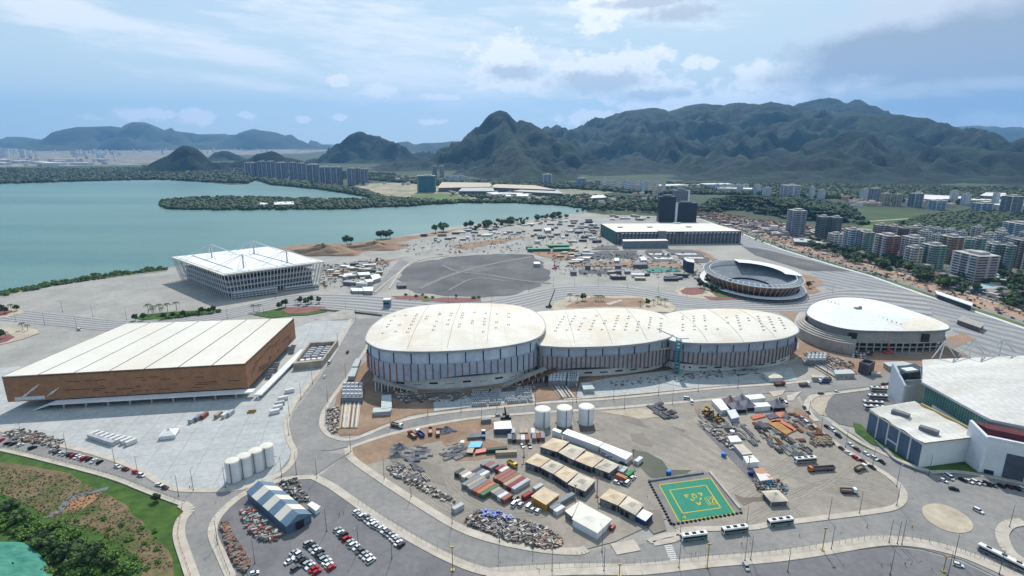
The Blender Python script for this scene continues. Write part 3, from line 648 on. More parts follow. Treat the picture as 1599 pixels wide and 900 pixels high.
# ================================================================== big buildings
m_roofw = mat('white_roof_membrane', (214, 209, 198), (202, 196, 184), .03, .7, detail=8, grain=.05, col3=(206, 196, 178), s3=.014, sp3=(.5, .72), nrough=.7)
m_wood = mat('brown_slat_cladding', (160, 114, 82), (130, 92, 66), .25, .7, detail=8, nrough=.8)
stripes(m_wood, 0, 1.0, (96, 58, 36), .3, 0, .2, 0)
m_steel = mat('white_painted_steel', (205, 206, 206), (186, 188, 190), .4, .5)
m_grey = mat('grey_metal', (120, 124, 130), (104, 108, 114), .2, .5)
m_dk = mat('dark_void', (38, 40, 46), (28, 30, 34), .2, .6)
m_cw = mat('white_wall', (220, 220, 220), (204, 204, 206), .12, .7)
m_cr = mat('raw_concrete', (176, 170, 162), (150, 144, 136), .12, .9, detail=8)
m_bl = mat('blue_white_panel', (188, 200, 214), (168, 182, 198), .08, .45)
m_gl = mat('dark_glass', (38, 52, 62), (28, 38, 48), .1, .18)
m_glg = mat('green_glass', (58, 108, 100), (44, 86, 80), .1, .2)
m_slate = mat('slate_panel', (88, 108, 130), (74, 94, 114), .15, .5)
def poly_grow(poly, d):
    cx = sum(p[0] for p in poly) / len(poly); cy = sum(p[1] for p in poly) / len(poly)
    return [(x + (x - cx) / dist((x, y), (cx, cy)) * d, y + (y - cy) / dist((x, y), (cx, cy)) * d) for x, y in poly]
def walls(mb, poly, z0, z1, m=0):
    """thin closed ring of wall faces"""
    a = sum(poly[i - 1][0] * poly[i][1] - poly[i][0] * poly[i - 1][1] for i in range(len(poly)))
    if a < 0: poly = poly[::-1]
    n = len(poly); g0 = z0 if callable(z0) else (lambda i: z0); g1 = z1 if callable(z1) else (lambda i: z1)
    return mb.add([(poly[i][0], poly[i][1], g0(i)) for i in range(n)] + [(poly[i][0], poly[i][1], g1(i)) for i in range(n)],
                  [[i, (i + 1) % n, n + (i + 1) % n, n + i] for i in range(n)], m)
def lerp(a, b, t): return tuple(a[i] + (b[i] - a[i]) * t for i in range(len(a)))

# ---- brown clad hall, left
zr = 24.
FL, FR, BR, BL = P(3, 590, zr), P(383, 569.5, zr), P(459, 498.5, zr), P(196, 507, zr)
hall = thing('exhibition_hall', 'long low hall clad in brown slats under a white seven-panel roof', 'arena', lerp(FL, BR, .5))
z0 = 6.5
mb = MB(); walls(mb, [FL, FR, BR, BL], z0, zr + .8); mb.build('slat_wall', m_wood, hall)
def inset(q, d):
    cx = sum(p[0] for p in q) / 4; cy = sum(p[1] for p in q) / 4
    return [(p[0] - math.copysign(d, p[0] - cx), p[1] - math.copysign(d, p[1] - cy)) for p in q]
q = inset([FL, FR, BR, BL], 9); q[0] = lerp(q[0], q[1], .14); q[3] = lerp(q[3], q[2], .14)
mb = MB().prism(q, .5, z0 + .4); mb.build('base_wall', mat('dark_glass_base', (92, 96, 104), (72, 76, 84), .1, .8), hall)  # recessed base wall in the grey of its dark glass
NP = 7
for k in range(NP):
    a, b = lerp(FL, FR, (k + .022) / NP), lerp(FL, FR, (k + .978) / NP); d, c_ = lerp(BL, BR, (k + .022) / NP), lerp(BL, BR, (k + .978) / NP)
    MB().prism([a, b, c_, d], zr + .1, zr + .82).build('roof_panel', m_roofw, hall)
MB().prism([FL, FR, BR, BL], zr - .6, zr + .05).build('roof_deck', m_dk, hall)
# dark strips on the cladding, coloured for the shade of open slots
def facebox(mb, a, b, t0, t1, z0, z1, d=.15, m=0):
    p, r = lerp(a, b, t0), lerp(a, b, t1); l = dist(a, b); nx, ny = (b[1] - a[1]) / l * d, -(b[0] - a[0]) / l * d
    return mb.prism([p, r, (r[0] + nx, r[1] + ny), (p[0] + nx, p[1] + ny)], z0, z1, m)
mb = MB(); rr = random.Random(4)
for k in range(34):
    t = rr.uniform(.2, .95); w = rr.uniform(.015, .05); z = rr.choice([9, 11, 12.4, 14.2, 16.4, 18.4]); facebox(mb, FL, FR, t, min(.98, t + w), z, z + .3)
for k in range(30):
    t = rr.uniform(.05, .85); w = rr.uniform(.04, .1); z = rr.choice([9, 11, 12.4, 14.2, 16.4, 18.4, 20]); facebox(mb, FR, BR, t, t + w, z, z + .35)
mb.build('slot_pattern', mat('slot_shadow', (70, 42, 28), (60, 36, 24), .3), hall)
for x0, z1 in ((.05, 12), (.085, 16), (.16, 13)):                       # bare frame showing at the open left end
    mb = MB()
    for k in range(3): a = lerp(FL, FR, x0 + k * .012); b = lerp(FL, FR, x0 + .03 + k * .012); mb.tube((a[0], a[1] - .3, z1 - 4 + k), (b[0], b[1] - .3, z1 + k), .35, 4)
    mb.build('frame_brace', m_steel, hall)
mb = MB(); facebox(mb, FL, FR, .03, .15, 7.2, 9.6, .2); mb.build('opening', m_steel, hall)
# white gallery and ramps in front
mb = MB(); a, b = lerp(FL, FR, .19), lerp(FL, FR, 1.0)
mb.prism([(a[0], a[1] - 5), (b[0] + 5, b[1] - 5), (b[0] + 5, b[1] + 1), (a[0], a[1] + 1)], 4.6, 5.6)
mb.add([(a[0], a[1] - 5, 5.6), (a[0], a[1] + 1, 5.6), (a[0] - 13, a[1] + 1, .6), (a[0] - 13, a[1] - 5, .6), (a[0], a[1] - 5, 4.8), (a[0] - 13, a[1] - 5, .2)], [[0, 1, 2, 3], [0, 3, 5, 4]])
mb.build('access_ramp', m_cw, hall)
for k in range(9):
    c_ = lerp(a, b, (k + .5) / 9); MB().box(c_[0], c_[1] - 3.5, .5, 1.0, 1.0, 4.1).build('pillar', m_cr, hall)
mb = MB(); a, b = P(470, 618, .5), P(556, 503, .5)
a, b = (FR[0] + 9, FR[1] - 6), (BR[0] + 14, BR[1] - 22)
mb.ribbon([a, lerp(a, b, .45), b], 5, 3.2, 4.2)
for k in range(12): c_ = lerp(a, b, k / 11); mb.box(c_[0], c_[1], .5, .8, .8, 2.7)
mb.build('side_ramp', m_cw, hall)
for t in (.3, .42, .8):
    c_ = lerp(FR, BR, t); mb = MB()
    for s in range(8): mb.box(c_[0] + 3, c_[1] + s * 1.2 - 4, .5 + s * .7, 4, 1.25, .7, 0)
    mb.build('stairs', m_grey, hall)

# ---- aquatics hall with masts
zt = 30.
A_, B_, C_, D_ = P(267.5, 401.5, zt), P(347.8, 429.5, zt), P(507, 408.5, zt), P(420.5, 385, zt)
aq = thing('aquatics_hall', 'square white stadium on slanting white columns with four cable masts by the lagoon', 'stadium', lerp(A_, C_, .5))
MB().prism([A_, B_, C_, D_], zt - 1.4, zt).build('roof', [m_roofw], aq)
MB().prism([lerp(A_, C_, .03), lerp(B_, D_, .03), lerp(C_, A_, .03), lerp(D_, B_, .03)], zt + .05, zt + .5).build('roof_skin', mat('bright_membrane', (228, 230, 232), (214, 216, 220), .04, .5), aq)
cen = lerp(A_, C_, .5)
bw = [lerp(p, cen, .18) for p in (A_, B_, C_, D_)]
MB().prism(bw, .5, 19).build('inner_wall', mat('stadium_core', (104, 110, 118), (70, 76, 86), .06, .8, detail=6), aq)
for k, z in enumerate((6, 12, 18)):
    MB().prism([lerp(p, cen, .12) for p in (A_, B_, C_, D_)], z, z + .8).build('gallery', m_steel, aq)
mb = MB(); walls(mb, [lerp(p, cen, .16) for p in (A_, B_, C_, D_)], 24, zt - 1.5); mb.build('upper_wall', mat('pale_upper', (150, 160, 168), (130, 140, 150), .1), aq)
for (p, r, n) in ((A_, B_, 24), (B_, C_, 30), (C_, D_, 20), (D_, A_, 24)):
    for k in range(n):
        t = (k + .3) / n; a = lerp(p, r, t); b = lerp(lerp(p, r, t), cen, .085)
        MB().tube((a[0], a[1], zt - 1.4), (b[0], b[1], .5), .42, 5).build('column', m_steel, aq)
    mb = MB()
    for z, s in ((8, .065), (15, .043), (22, .022)):
        a, b = lerp(p, cen, s), lerp(r, cen, s); mb.tube((a[0], a[1], z), (b[0], b[1], z), .22, 4)
    mb.build('girder', m_steel, aq)
# low white truss sheds against the front side
for t0, t1, h in ((.12, .52, 9), (.62, .95, 6)):
    mb = MB(); a, b = lerp(B_, C_, t0), lerp(B_, C_, t1)
    for z in (2, 4.5, 7):
        if z < h: mb.ribbon([(a[0] - 6, a[1] - 2), (b[0] - 2, b[1] - 5)], 6, z, z + .5)
    for k in range(14): c_ = lerp((a[0] - 6, a[1] - 2), (b[0] - 2, b[1] - 5), k / 13); mb.box(c_[0], c_[1] - 3, .5, .4, .4, h - 1)
    mb.build('stand_frame', m_steel, aq)
for (tx, ty, bx, by) in ((326.5, 381.3, 331, 402.7), (395.8, 376, 397, 395.5), (376, 397, 380.7, 418.7), (445.5, 390, 448.8, 410.7)):
    g = P(bx, by, zt + .5); zm = topz(g[1], ty)
    mast = MB().tube((g[0], g[1], zt), (g[0], g[1], zm), 1.1, 8, r2=.6).build('mast', mat('mast_steel', (190, 184, 176), (176, 172, 168), .3), aq)
    mb = MB()
    for dx, dy in ((30, 0), (-30, 0), (0, 22), (0, -22), (34, -16), (-34, 16)):
        ca, sa = math.cos(.68), math.sin(.68); e = (g[0] + dx * ca - dy * sa, g[1] + dx * sa + dy * ca)
        mb.tube((g[0], g[1], zm - .3), (e[0], e[1], zt + .4), .33, 4)
    mb.build('cable', m_steel, mast)
MB().ribbon([P(300, 399.5, zt + .5), P(363, 431 - 10, zt + .5)], .9, zt + .5, zt + 1).build('roof_gutter', m_grey, aq)
MB().ribbon([P(420 - 25, 396, zt + .5), P(455, 412, zt + .5)], .9, zt + .5, zt + 1).build('roof_gutter', m_grey, aq)

# ---- three joined arenas
def catsm(px, z, k=5): return smooth_closed(PL(px, z), k)
m_fin_o = mat('rust_fin', (160, 92, 64), (136, 80, 60), .2, .7)
m_fin_d = mat('brown_fin', (112, 98, 92), (94, 84, 82), .2, .7)
m_blslat = mat('blue_grey_skin', (172, 178, 192), (152, 158, 174), .05, .6)
m_under = mat('grey_soffit', (120, 120, 124), (104, 104, 108), .1)
m_dome = mat('dome_membrane', (214, 208, 196), (200, 193, 180), .04, .7, detail=9, grain=.06, col3=(202, 188, 166), s3=.02, sp3=(.48, .68), nrough=.7)
stripes(m_dome, 0.1, 5.5, (184, 178, 166), .05, 0, .04, .6); stripes(m_dome, 0.1 + math.pi / 2, 24, (176, 170, 160), .012, 0, .008, .8)
AR = [
 ('largest of the three linked oval arenas with blue upper panels and rust fins', 31., 4.5, 9.6, 13., [(571, 527), (577, 537), (600, 546), (650, 549), (720, 547), (790, 540), (836, 529), (851, 513), (846, 496), (824, 482), (785, 475), (710, 474), (650, 479), (610, 490), (583, 507)], 9, 30, (.62, .45), 1),
 ('middle of the three linked arenas with a narrow bronze fin skirt', 26., 4., 7.2, 11., [(838, 536), (862, 541), (900, 542), (960, 540), (1010, 535), (1045, 527), (1056, 515), (1048, 500), (1025, 488), (985, 482), (930, 482), (870, 485), (835, 489), (824, 510)], 10, 22, (.6, .3), 0),
 ('smallest right-hand one of the three linked arenas with a dark fin skirt', 25., 4., 7., 10.5, [(1042, 529), (1062, 534), (1100, 536), (1160, 535), (1215, 530), (1242, 522), (1247, 514), (1235, 501), (1208, 490), (1160, 483), (1095, 483), (1050, 488), (1030, 496), (1022, 512)], 8, 22, (.6, .3), 0)]
for ai, (lab, z, dome, zb, zs, px, hatchn, nfin, _, blue) in enumerate(AR):
    o = catsm(px, z, 6); n = len(o)
    cx = sum(p[0] for p in o) / n; cy = sum(p[1] for p in o) / n
    ar = thing('oval_arena', lab, 'arena', (cx, cy, 0), 'linked oval arenas')
    # domed roof
    mb = MB(); rings = [1, .985, .94, .85, .7, .5, .25]
    vs = []
    for r_ in rings:
        for (x, y) in o: vs.append((cx + (x - cx) * r_, cy + (y - cy) * r_, z + dome * (1 - r_ ** 2.2)))
    vs.append((cx, cy, z + dome)); fs = []
    for k in range(len(rings) - 1):
        for i in range(n): fs.append([k * n + i, k * n + (i + 1) % n, (k + 1) * n + (i + 1) % n, (k + 1) * n + i][::-1])
    for i in range(n): fs.append([(len(rings) - 1) * n + i, (len(rings) - 1) * n + (i + 1) % n, len(vs) - 1][::-1])
    mb.add(vs, fs)
    dome_o = mb.build('roof', m_dome, ar, smooth=True)
    def zroof(x, y):
        best = 2
        for (ox, oy) in o:
            pass
        a = math.atan2(y - cy, x - cx); bi = min(range(n), key=lambda i: abs((math.atan2(o[i][1] - cy, o[i][0] - cx) - a + math.pi) % (2 * math.pi) - math.pi))
        r_ = dist((x, y), (cx, cy)) / dist(o[bi], (cx, cy)); return z + dome * (1 - min(1, r_) ** 2.2), r_
    MB().prism(poly_grow(o, .5), z - 1.5, z + .06).build('roof_rim', mat('rim_grey', (150, 154, 158), (136, 140, 144), .1, .5), ar)
    # seams on the membrane
    for k in range(3):
        xx = cx + (k - 1) * 28; mb = MB(); pr = None
        for j in range(-16, 17):
            yy = cy + j * 4.2; zz, r_ = zroof(xx, yy)
            if r_ > .97: pr = None; continue
            if pr: mb.tube(pr, (xx, yy, zz + .05), .12, 4)
            pr = (xx, yy, zz + .05)
        if mb.v: mb.build('roof_seam', m_under, ar)
    rr = random.Random(11 + ai)
    xs = [p[0] for p in o]; ys = [p[1] for p in o]; cnt = 0
    if ai == 0: rows = [(cx + (c_ - 5.5) * 9.5, cy - 22 + r_ * 7.5 + rr.uniform(-2, 2)) for c_ in range(11) for r_ in range(7) if rr.random() < .6]
    else: rows = [(cx + (c_ - 4.5) * 9.2 + r_ * 2, cy - 18 + r_ * 7) for c_ in range(10) for r_ in range(6) if rr.random() < .72]
    for (x, y) in rows:
        zz, r_ = zroof(x, y)
        if r_ < .86:
            MB().box(x, y, zz - .2, .6, .6, .9).box(x + 1.2, y + .3, zz - .2, .5, .5, .8).build('roof_vent', mat('vent_dark', (120, 116, 112), (104, 100, 98), .5), ar)
    # skins
    inner = poly_grow(o, -3.5)
    walls(MB(), inner, zs + 9, z - 1.4, 0).build('upper_wall', m_bl if blue else mat('pale_panel', (150, 156, 166), (120, 128, 142), .05, .6), ar)
    outer = poly_grow(o, -.6)
    def wav(i, poly=outer):
        x = poly[i][0] - cx; return zb + 2.0 * math.sin(x * .055 + ai * 2 + .6) - (2.2 if poly[i][1] > cy else 0)
    a_ = sum(outer[i - 1][0] * outer[i][1] - outer[i][0] * outer[i - 1][1] for i in range(n))
    if a_ < 0: outer = outer[::-1]
    def zsk(i): return z * .66 + (1.2 if blue else .6)
    walls(MB(), outer, lambda i: wav(i, outer), lambda i: z * .66 + .5).build('skirt_wall', m_blslat if ai == 0 else mat('warm_grey_skin', (158, 152, 154), (138, 132, 136), .05, .6), ar)
    band = poly_grow(o, -1.6); walls(MB(), band, z * .64, z - 1.3).build('panel_band', m_bl if blue else mat('dull_band', (160, 166, 178), (140, 148, 162), .05, .6), ar)
    fine = resample(outer + [outer[0]], 5.2 if ai == 0 else 3.6)
    fo = MB(); fd = MB()
    for i, p in enumerate(fine[:100]):
        if p[1] > cy + 12: continue
        x = p[0] - cx; zl = zb + 2.0 * math.sin(x * .055 + ai * 2 + .6) - .1; d = dist(p, (cx, cy)); ux, uy = (p[0] - cx) / d, (p[1] - cy) / d
        rust = (ai == 0 and (x < -30 or (i % 3 == 0 and x < 10)))
        MB().box(p[0] + ux * .3, p[1] + uy * .3, zl, .7, .5 if ai == 0 else .8, z * .66 + .4 - zl, math.atan2(uy, ux)).build('fin', m_fin_o if rust else m_fin_d, ar)
    for i, p in enumerate(resample(outer + [outer[0]], 13)):
        if p[1] > cy + 5: continue
        d = dist(p, (cx, cy)); ux, uy = (p[0] - cx) / d, (p[1] - cy) / d
        MB().box(p[0] - ux * .8, p[1] - uy * .8, z * .66 - .3, .5, .6, z * .34 - 1.3, math.atan2(uy, ux)).build('mullion', m_dk, ar)
    # ground floor
    bse = poly_grow(o, -4.2); zbs = 9.4 if ai == 0 else 6.8
    MB().prism(bse, .5, zbs).build('base_wall', mat('white_base_wall', (210, 210, 208), (184, 182, 178), .05, .8, detail=7), ar)
    MB().prism(poly_grow(o, -3.6), zbs - .5, zbs + .1).build('soffit', m_under, ar)
    mb = MB(); fr = resample(bse + [bse[0]], 6)
    for i in range(0, len(fr) - 1):
        a, b = fr[i], fr[i + 1]
        if a[1] > cy or i % 2: continue
        dd = dist(a, (cx, cy)); ux, uy = (a[0] - cx) / dd * .12, (a[1] - cy) / dd * .12
        mb.prism([(a[0] + ux, a[1] + uy), (b[0] + ux, b[1] + uy), (b[0] - ux * 3, b[1] - uy * 3), (a[0] - ux * 3, a[1] - uy * 3)], 4.2 if ai == 0 else 3, (5.6 if ai == 0 else 4.2) if i % 4 else 3.9)
    mb.build('window_strip', m_dk, ar)
# raking stairs and bare frames between the arenas
m_rust = mat('rusty_steel', (120, 82, 60), (96, 70, 58), .3, .8)
for (x0, y0, x1, y1, lab) in ((583, 592, 652, 611, 'raking concrete stair at the left end of the largest arena'), (782, 604, 852, 575, 'long raking stair between the largest and middle arenas'), (812, 600, 870, 576, 'second raking stair beside the middle arena, the one nearer the yellow lift'),
                         (1035, 570, 1052, 556, 'short stair frame between the middle and smallest arenas')):
    h0, h1 = (9.5, .8) if x0 < 600 else (.8, 9.5)
    a, b = P(x0, y0, h0), P(x1, y1, h1) 
    st_ = thing('stair_frame', lab, 'staircase', lerp(a, b, .5), 'raking stairs along the arenas')
    mb = MB(); nn = 16
    for k in range(nn):
        p = lerp((a[0], a[1], h0), (b[0], b[1], h1), (k + .5) / nn); mb.box(p[0], p[1], p[2] - .3, dist(a, b) / nn * 1.02, 5, .5, math.atan2(b[1] - a[1], b[0] - a[0]))
    mb.build('steps', m_rust if x0 > 800 else m_cr, st_)
    mb = MB()
    for k in range(7):
        p = lerp((a[0], a[1], h0), (b[0], b[1], h1), (k + .5) / 7)
        for s in (-2, 2): mb.box(p[0] + s * .3, p[1] + s, .5, .5, .5, max(.3, p[2] - .9))
    mb.build('frame', m_cw, st_)
for (x, y, w, lab) in ((836, 556, 26, 'dark entrance link joining the largest and middle arenas'), (1043, 550, 24, 'dark entrance link joining the middle and smallest arenas')):
    g = P(x, y, 16); b = thing('link_building', lab, 'building', g)
    MB().box(g[0] + 4, g[1] + 26, .5, w, 34, 17, .1).build('wall', m_fin_d, b)
    MB().prism([P(x - 26, y - 4, 19), P(x + 6, y - 8, 19), P(x + 24, y - 4, 19), P(x + 20, y - 16, 19), P(x - 2, y - 26, 19)], 17.6, 18.4).build('roof', m_kerb, b)
g = P(1056, 584, .5)
lf = thing('scaffold_tower', 'tall turquoise hoist tower between the middle and smallest arenas', 'scaffold', g); mb = MB()
for dx in (-1.5, 1.5):
    for dy in (-1.5, 1.5): mb.tube((g[0] + dx, g[1] + dy, .5), (g[0] + dx, g[1] + dy, 29), .3, 4)
for k in range(10): mb.box(g[0], g[1], 2 + k * 2.8, 3.4, 3.4, .3)
mb.build('frame', paint((58, 132, 150)), lf); MB().tube((g[0], g[1], 29), (g[0] - 14, g[1] + 12, 33), .35, 4).tube((g[0], g[1], 29), (g[0] + 7, g[1] - 2, 30), .3, 4).build('boom', paint((70, 120, 140)), lf)

# ---- velodrome
z = 20.
px = [(1262, 483), (1268, 476), (1285, 469), (1312, 465), (1345, 466), (1380, 472), (1425, 486), (1462, 499), (1482, 509), (1476, 515), (1440, 517), (1380, 517), (1332, 515), (1296, 508), (1270, 498), (1260, 490)]
o = catsm(px, z, 5); n = len(o); cx = sum(p[0] for p in o) / n; cy = sum(p[1] for p in o) / n
ve = thing('velodrome', 'round unfinished arena with a bright white teardrop roof on raw concrete', 'arena', (cx, cy, 0))
mb = MB(); vs = []; rings = [1, .97, .88, .7, .45, .2]
for r_ in rings:
    for (x, y) in o: vs.append((cx + (x - cx) * r_, cy + (y - cy) * r_, z + 4.5 * (1 - r_ ** 2.2)))
vs.append((cx, cy, z + 4.5)); fs = []
for k in range(len(rings) - 1):
    for i in range(n): fs.append([k * n + i, k * n + (i + 1) % n, (k + 1) * n + (i + 1) % n, (k + 1) * n + i][::-1])
for i in range(n): fs.append([(len(rings) - 1) * n + i, (len(rings) - 1) * n + (i + 1) % n, len(vs) - 1][::-1])
mb.add(vs, fs).build('roof', mat('fresh_white_roof', (222, 226, 230), (206, 210, 216), .02, .9, col3=(214, 204, 188), s3=.012, sp3=(.55, .6)), ve, smooth=True)
MB().box(cx - 6, cy + 4, z + 4, 5, 4, 1.6).box(cx - 3, cy + 5, z + 4, 2, 2, 2.4).build('roof_hatch', m_grey, ve)
mb = MB()
for j in range(-9, 14): 
    p = (cx - 8 + j * 1.3, cy - j * 4 + 6); 
    if inside(p, poly_grow(o, -8)): mb.box(p[0], p[1], z + 2.8, .5, .5, 1.3)
mb.build('roof_seam', m_grey, ve)
MB().prism(poly_grow(o, .8), z - 1.3, z + .05).build('roof_rim', m_grey, ve)
MB().prism(poly_grow(o, -2), 9.5, z - 1.4).build('upper_wall', mat('concrete_panels', (166, 162, 158), (142, 140, 138), .06, .9), ve)
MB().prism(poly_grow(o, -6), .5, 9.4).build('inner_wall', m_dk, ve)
fr = resample(poly_grow(o, -1.5) + [poly_grow(o, -1.5)[0]], 6)
for i, p in enumerate(fr):
    if p[1] < cy + 25: MB().box(p[0], p[1], .5, .9, .9, 9.2).build('column', m_cr, ve)
walls(MB(), poly_grow(o, -1.4), 4.6, 5.6).build('slab_edge', m_cr, ve); walls(MB(), poly_grow(o, -.9), 8.6, 9.9).build('slab_edge', m_cr, ve)
mb = MB()
for k in (14, 27, 33): 
    if k < len(fr): p = fr[k]
for t in (.25, .62, .8):
    p = fr[int(t * len(fr)) % len(fr)]; 
    if p[1] < cy: mb.box(p[0], p[1], 10, 6, 2, 6.5)
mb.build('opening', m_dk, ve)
ter = [p for p in poly_grow(o, 9)]
for k in range(4):
    q = poly_grow(o, 2 + k * 2.2); q = [p for p in q]
    mb = MB(); nn = len(q)
    for i in range(nn):
        a, b = q[i], q[(i + 1) % nn]
        if a[0] < cx - 34 and b[0] < cx - 34: mb.ribbon([a, b], 2.1, 1, z - 6 - k * 1.2)
    if mb.v: mb.build('terrace', m_cr, ve)

# ---- tennis bowl
z = 17.
c0 = P(1174, 432, 9); ax, ay = 47, 47
e1 = P(1102, 424, z); e2 = P(1247, 428, z); cx, cy = (e1[0] + e2[0]) / 2, (P(0, 406, z)[1] + P(0, 450, z)[1]) / 2
rx = (e2[0] - e1[0]) / 2; ry = (P(0, 404, z)[1] - P(0, 447, z)[1]) / 2
tn = thing('tennis_stadium', 'round open bowl stadium with yellow upper stand and white rim trusses', 'stadium', (cx, cy, 0))
def ell(k, nn=56, s=0): return [(cx + rx * k * math.cos(2 * math.pi * i / nn), cy + ry * k * math.sin(2 * math.pi * i / nn)) for i in range(nn)]
def bowl(r0, z0, r1, z1, m, name):
    a, b = ell(r0), ell(r1); nn = len(a); mb = MB()
    mb.add([(x, y, z0) for x, y in a] + [(x, y, z1) for x, y in b], [[i, (i + 1) % nn, nn + (i + 1) % nn, nn + i] for i in range(nn)]); return mb.build(name, m, tn)
bowl(.8, 6, .97, z - 1, mat('mustard_stand', (168, 116, 54), (136, 92, 58), .1, .8), 'outer_stand'); bowl(.72, 1.5, .84, 6, m_red, 'lower_stand')
bowl(.96, z - .4, .42, 3, mat('grey_terrace', (124, 130, 134), (104, 110, 116), .1, .85), 'inner_seating')
bowl(.44, 3.2, .44, .6, m_dk, 'court_wall'); MB().prism(ell(.43), .8, 1.0).build('court', m_slate, tn)
a, b, nn = ell(1.0), ell(.86), 56
for nm, ra, rb, zz in (('rim_ring', 1.0, .985, z), ('rim_ring', .87, .855, z + .8)):
    a, b = ell(ra), ell(rb); MB().add([(x, y, zz) for x, y in a] + [(x, y, zz) for x, y in b] + [(x, y, zz - .9) for x, y in a], [[i, (i + 1) % nn, nn + (i + 1) % nn, nn + i] for i in range(nn)] + [[2 * nn + i, 2 * nn + (i + 1) % nn, (i + 1) % nn, i] for i in range(nn)]).build(nm, m_steel, tn)
a, b = ell(1.0), ell(.86); e = ell(.84)
for i in range(nn):
    MB().tube((a[i][0], a[i][1], z), (b[i][0], b[i][1], z + .9), .4, 4).build('truss', m_steel, tn)
    if a[i][1] < cy + 10: MB().tube((a[i][0], a[i][1], z), (e[i][0], e[i][1], 1.5), .33, 4).build('strut', m_steel, tn)
mb = MB(); q = ell(.995); r_ = ell(.66)
ks = [i for i in range(nn) if -4 <= i <= 14 or i >= nn - 4]
for i in list(range(-3, 13)): 
    i0, i1 = i % nn, (i + 1) % nn; mb.add([(q[i0][0], q[i0][1], z + 1.2), (q[i1][0], q[i1][1], z + 1.2), (r_[i1][0], r_[i1][1], z + 2), (r_[i0][0], r_[i0][1], z + 2), (q[i0][0], q[i0][1], z + .9), (q[i1][0], q[i1][1], z + .9), (r_[i1][0], r_[i1][1], z + 1.7), (r_[i0][0], r_[i0][1], z + 1.7)], [[0, 1, 2, 3], [7, 6, 5, 4], [0, 4, 5, 1], [2, 6, 7, 3]])
mb.build('canopy', m_cw, tn)
for nm, zz in (('walkway', 5.2), ('walkway', 2.4)):
    a, b = ell(1.05 if zz > 4 else 1.03), ell(.93); mb = MB()
    MB().add([(x, y, zz) for x, y in a] + [(x, y, zz) for x, y in b] + [(x, y, zz - .8) for x, y in a], [[i, (i + 1) % nn, nn + (i + 1) % nn, nn + i] for i in range(nn)] + [[2 * nn + i, 2 * nn + (i + 1) % nn, (i + 1) % nn, i] for i in range(nn)]).build(nm, m_cw if zz > 4 else m_under, tn)
for i in range(0, nn): 
    if a[i][1] < cy + 14: MB().box(a[i][0], a[i][1] + .6, .5, .6, .6, 4.2).build('column', m_grey, tn)

# ---- broadcast hall with green end, grey box, dark tower
def box_building(name, label, cat, px4, z, wall, roofm, wallm2=None):
    q = PL(px4, z); b = thing(name, label, cat, (sum(p[0] for p in q) / 4, sum(p[1] for p in q) / 4, 0))
    MB().prism(q, .4, z, 0, 1).build('wall', [wall, roofm], b)
    return b, q
z = 22.
mc, q = box_building('broadcast_centre', 'very long white-roofed hall with dark louvred front and green end wall', 'building', [(962.5, 362.5), (1158, 361), (1112, 349), (938.5, 349.5)], z, mat('louvre_wall', (86, 92, 100), (60, 66, 76), .12, .7, detail=7), m_roofw)
facebox(MB(), q[3], q[0], .0, 1, 2, z - .1, .5).build('end_wall', mat('green_cladding', (44, 96, 94), (38, 84, 84), .1, .6), mc)
for k in range(34):
    t = (k + .3) / 34
    facebox(MB(), q[0], q[1], t, t + .012, 1, z - 3, 1.2).build('pier', m_under, mc)
    if k % 17 not in (0, 16): facebox(MB(), q[0], q[1], t + .003, t + .02, z - 3.2, z - 2, 1.5).build('roof_vent', m_cw, mc)
facebox(MB(), q[0], q[1], 0, 1, 11, 12, .8).build('floor_edge', m_under, mc)
for t in (.1, .35, .68): a = lerp(lerp(q[3], q[0], .5), lerp(q[2], q[1], .5), t); MB().box(a[0], a[1], z, 9, 5, 1.2).build('roof_plant', m_under, mc)
a = lerp(q[3], q[2], .82); MB().box(a[0] - 30, a[1] - 4, z, 14, 4, 2).build('roof_plant', m_steel, mc)
c_ = lerp(q[0], q[1], .36); MB().box(c_[0], c_[1] - 2, .5, 14, 6, z + 1).build('stair_core', m_grey, mc)
gb, q = box_building('grey_annex', 'long plain grey box in front of the white-roofed broadcast hall', 'building', [(973, 377), (1044, 376), (1040, 373.5), (972, 374)], 13., mat('grey_ribbed', (120, 126, 134), (106, 112, 120), .2), m_roofw)
for zz in (3.5, 6.5, 9.5): facebox(MB(), q[0], q[1], .0, 1, zz, zz + .3, .2).build('rail_band', m_grey, gb)
def slab_tower(name, label, x0, x1, yt, yb, wall, glass, ang=0.0, d=16, strip=None, roofh=2, cat='tower block', vert=0, group=None):
    g = P((x0 + x1) / 2, yb, .4); sc = g[1] / F * 1.0
    l = math.hypot(g[0], g[1]); dep = g[1] * _c + (CAMH) * _s
    w = (x1 - x0) * dep / F
    return g, w, topz(g[1] + d / 2, yt)
m_black = mat('black_curtain_wall', (40, 44, 54), (30, 34, 42), .04, .25, detail=6)
def dark_block(label, x0, x1, yt, yb, m, d=18, mull=None, dy=0):
    g, w, h = slab_tower('', '', x0, x1, yt, yb, None, None, d=d)
    t = thing('office_tower', label, 'office tower', (g[0], g[1] + dy, 0)); X, Y = g[0], g[1] + dy
    MB().box(X, Y + d / 2, .4, w, d, h).build('wall', m, t)
    for k in range(int(h / 4)): MB().box(X, Y - .12, 3 + k * 4, w * .96, .25, .5).build('floor_line', m_dk if m is not m_black else mat('spandrel', (58, 62, 72), (50, 54, 64), .1), t)
    MB().box(X, Y + d / 2, h + .4, w * .5, d * .5, 3).build('roof_plant', m_under, t)
    return t, X, Y, w, h
dark_block('tall black glass office tower, the left half of the dark pair', 1028, 1053, 307, 347, m_black)
t, X, Y, w, h = dark_block('black glass block with a white stair strip beside the tallest dark tower', 1053.5, 1087, 317, 347, m_black)
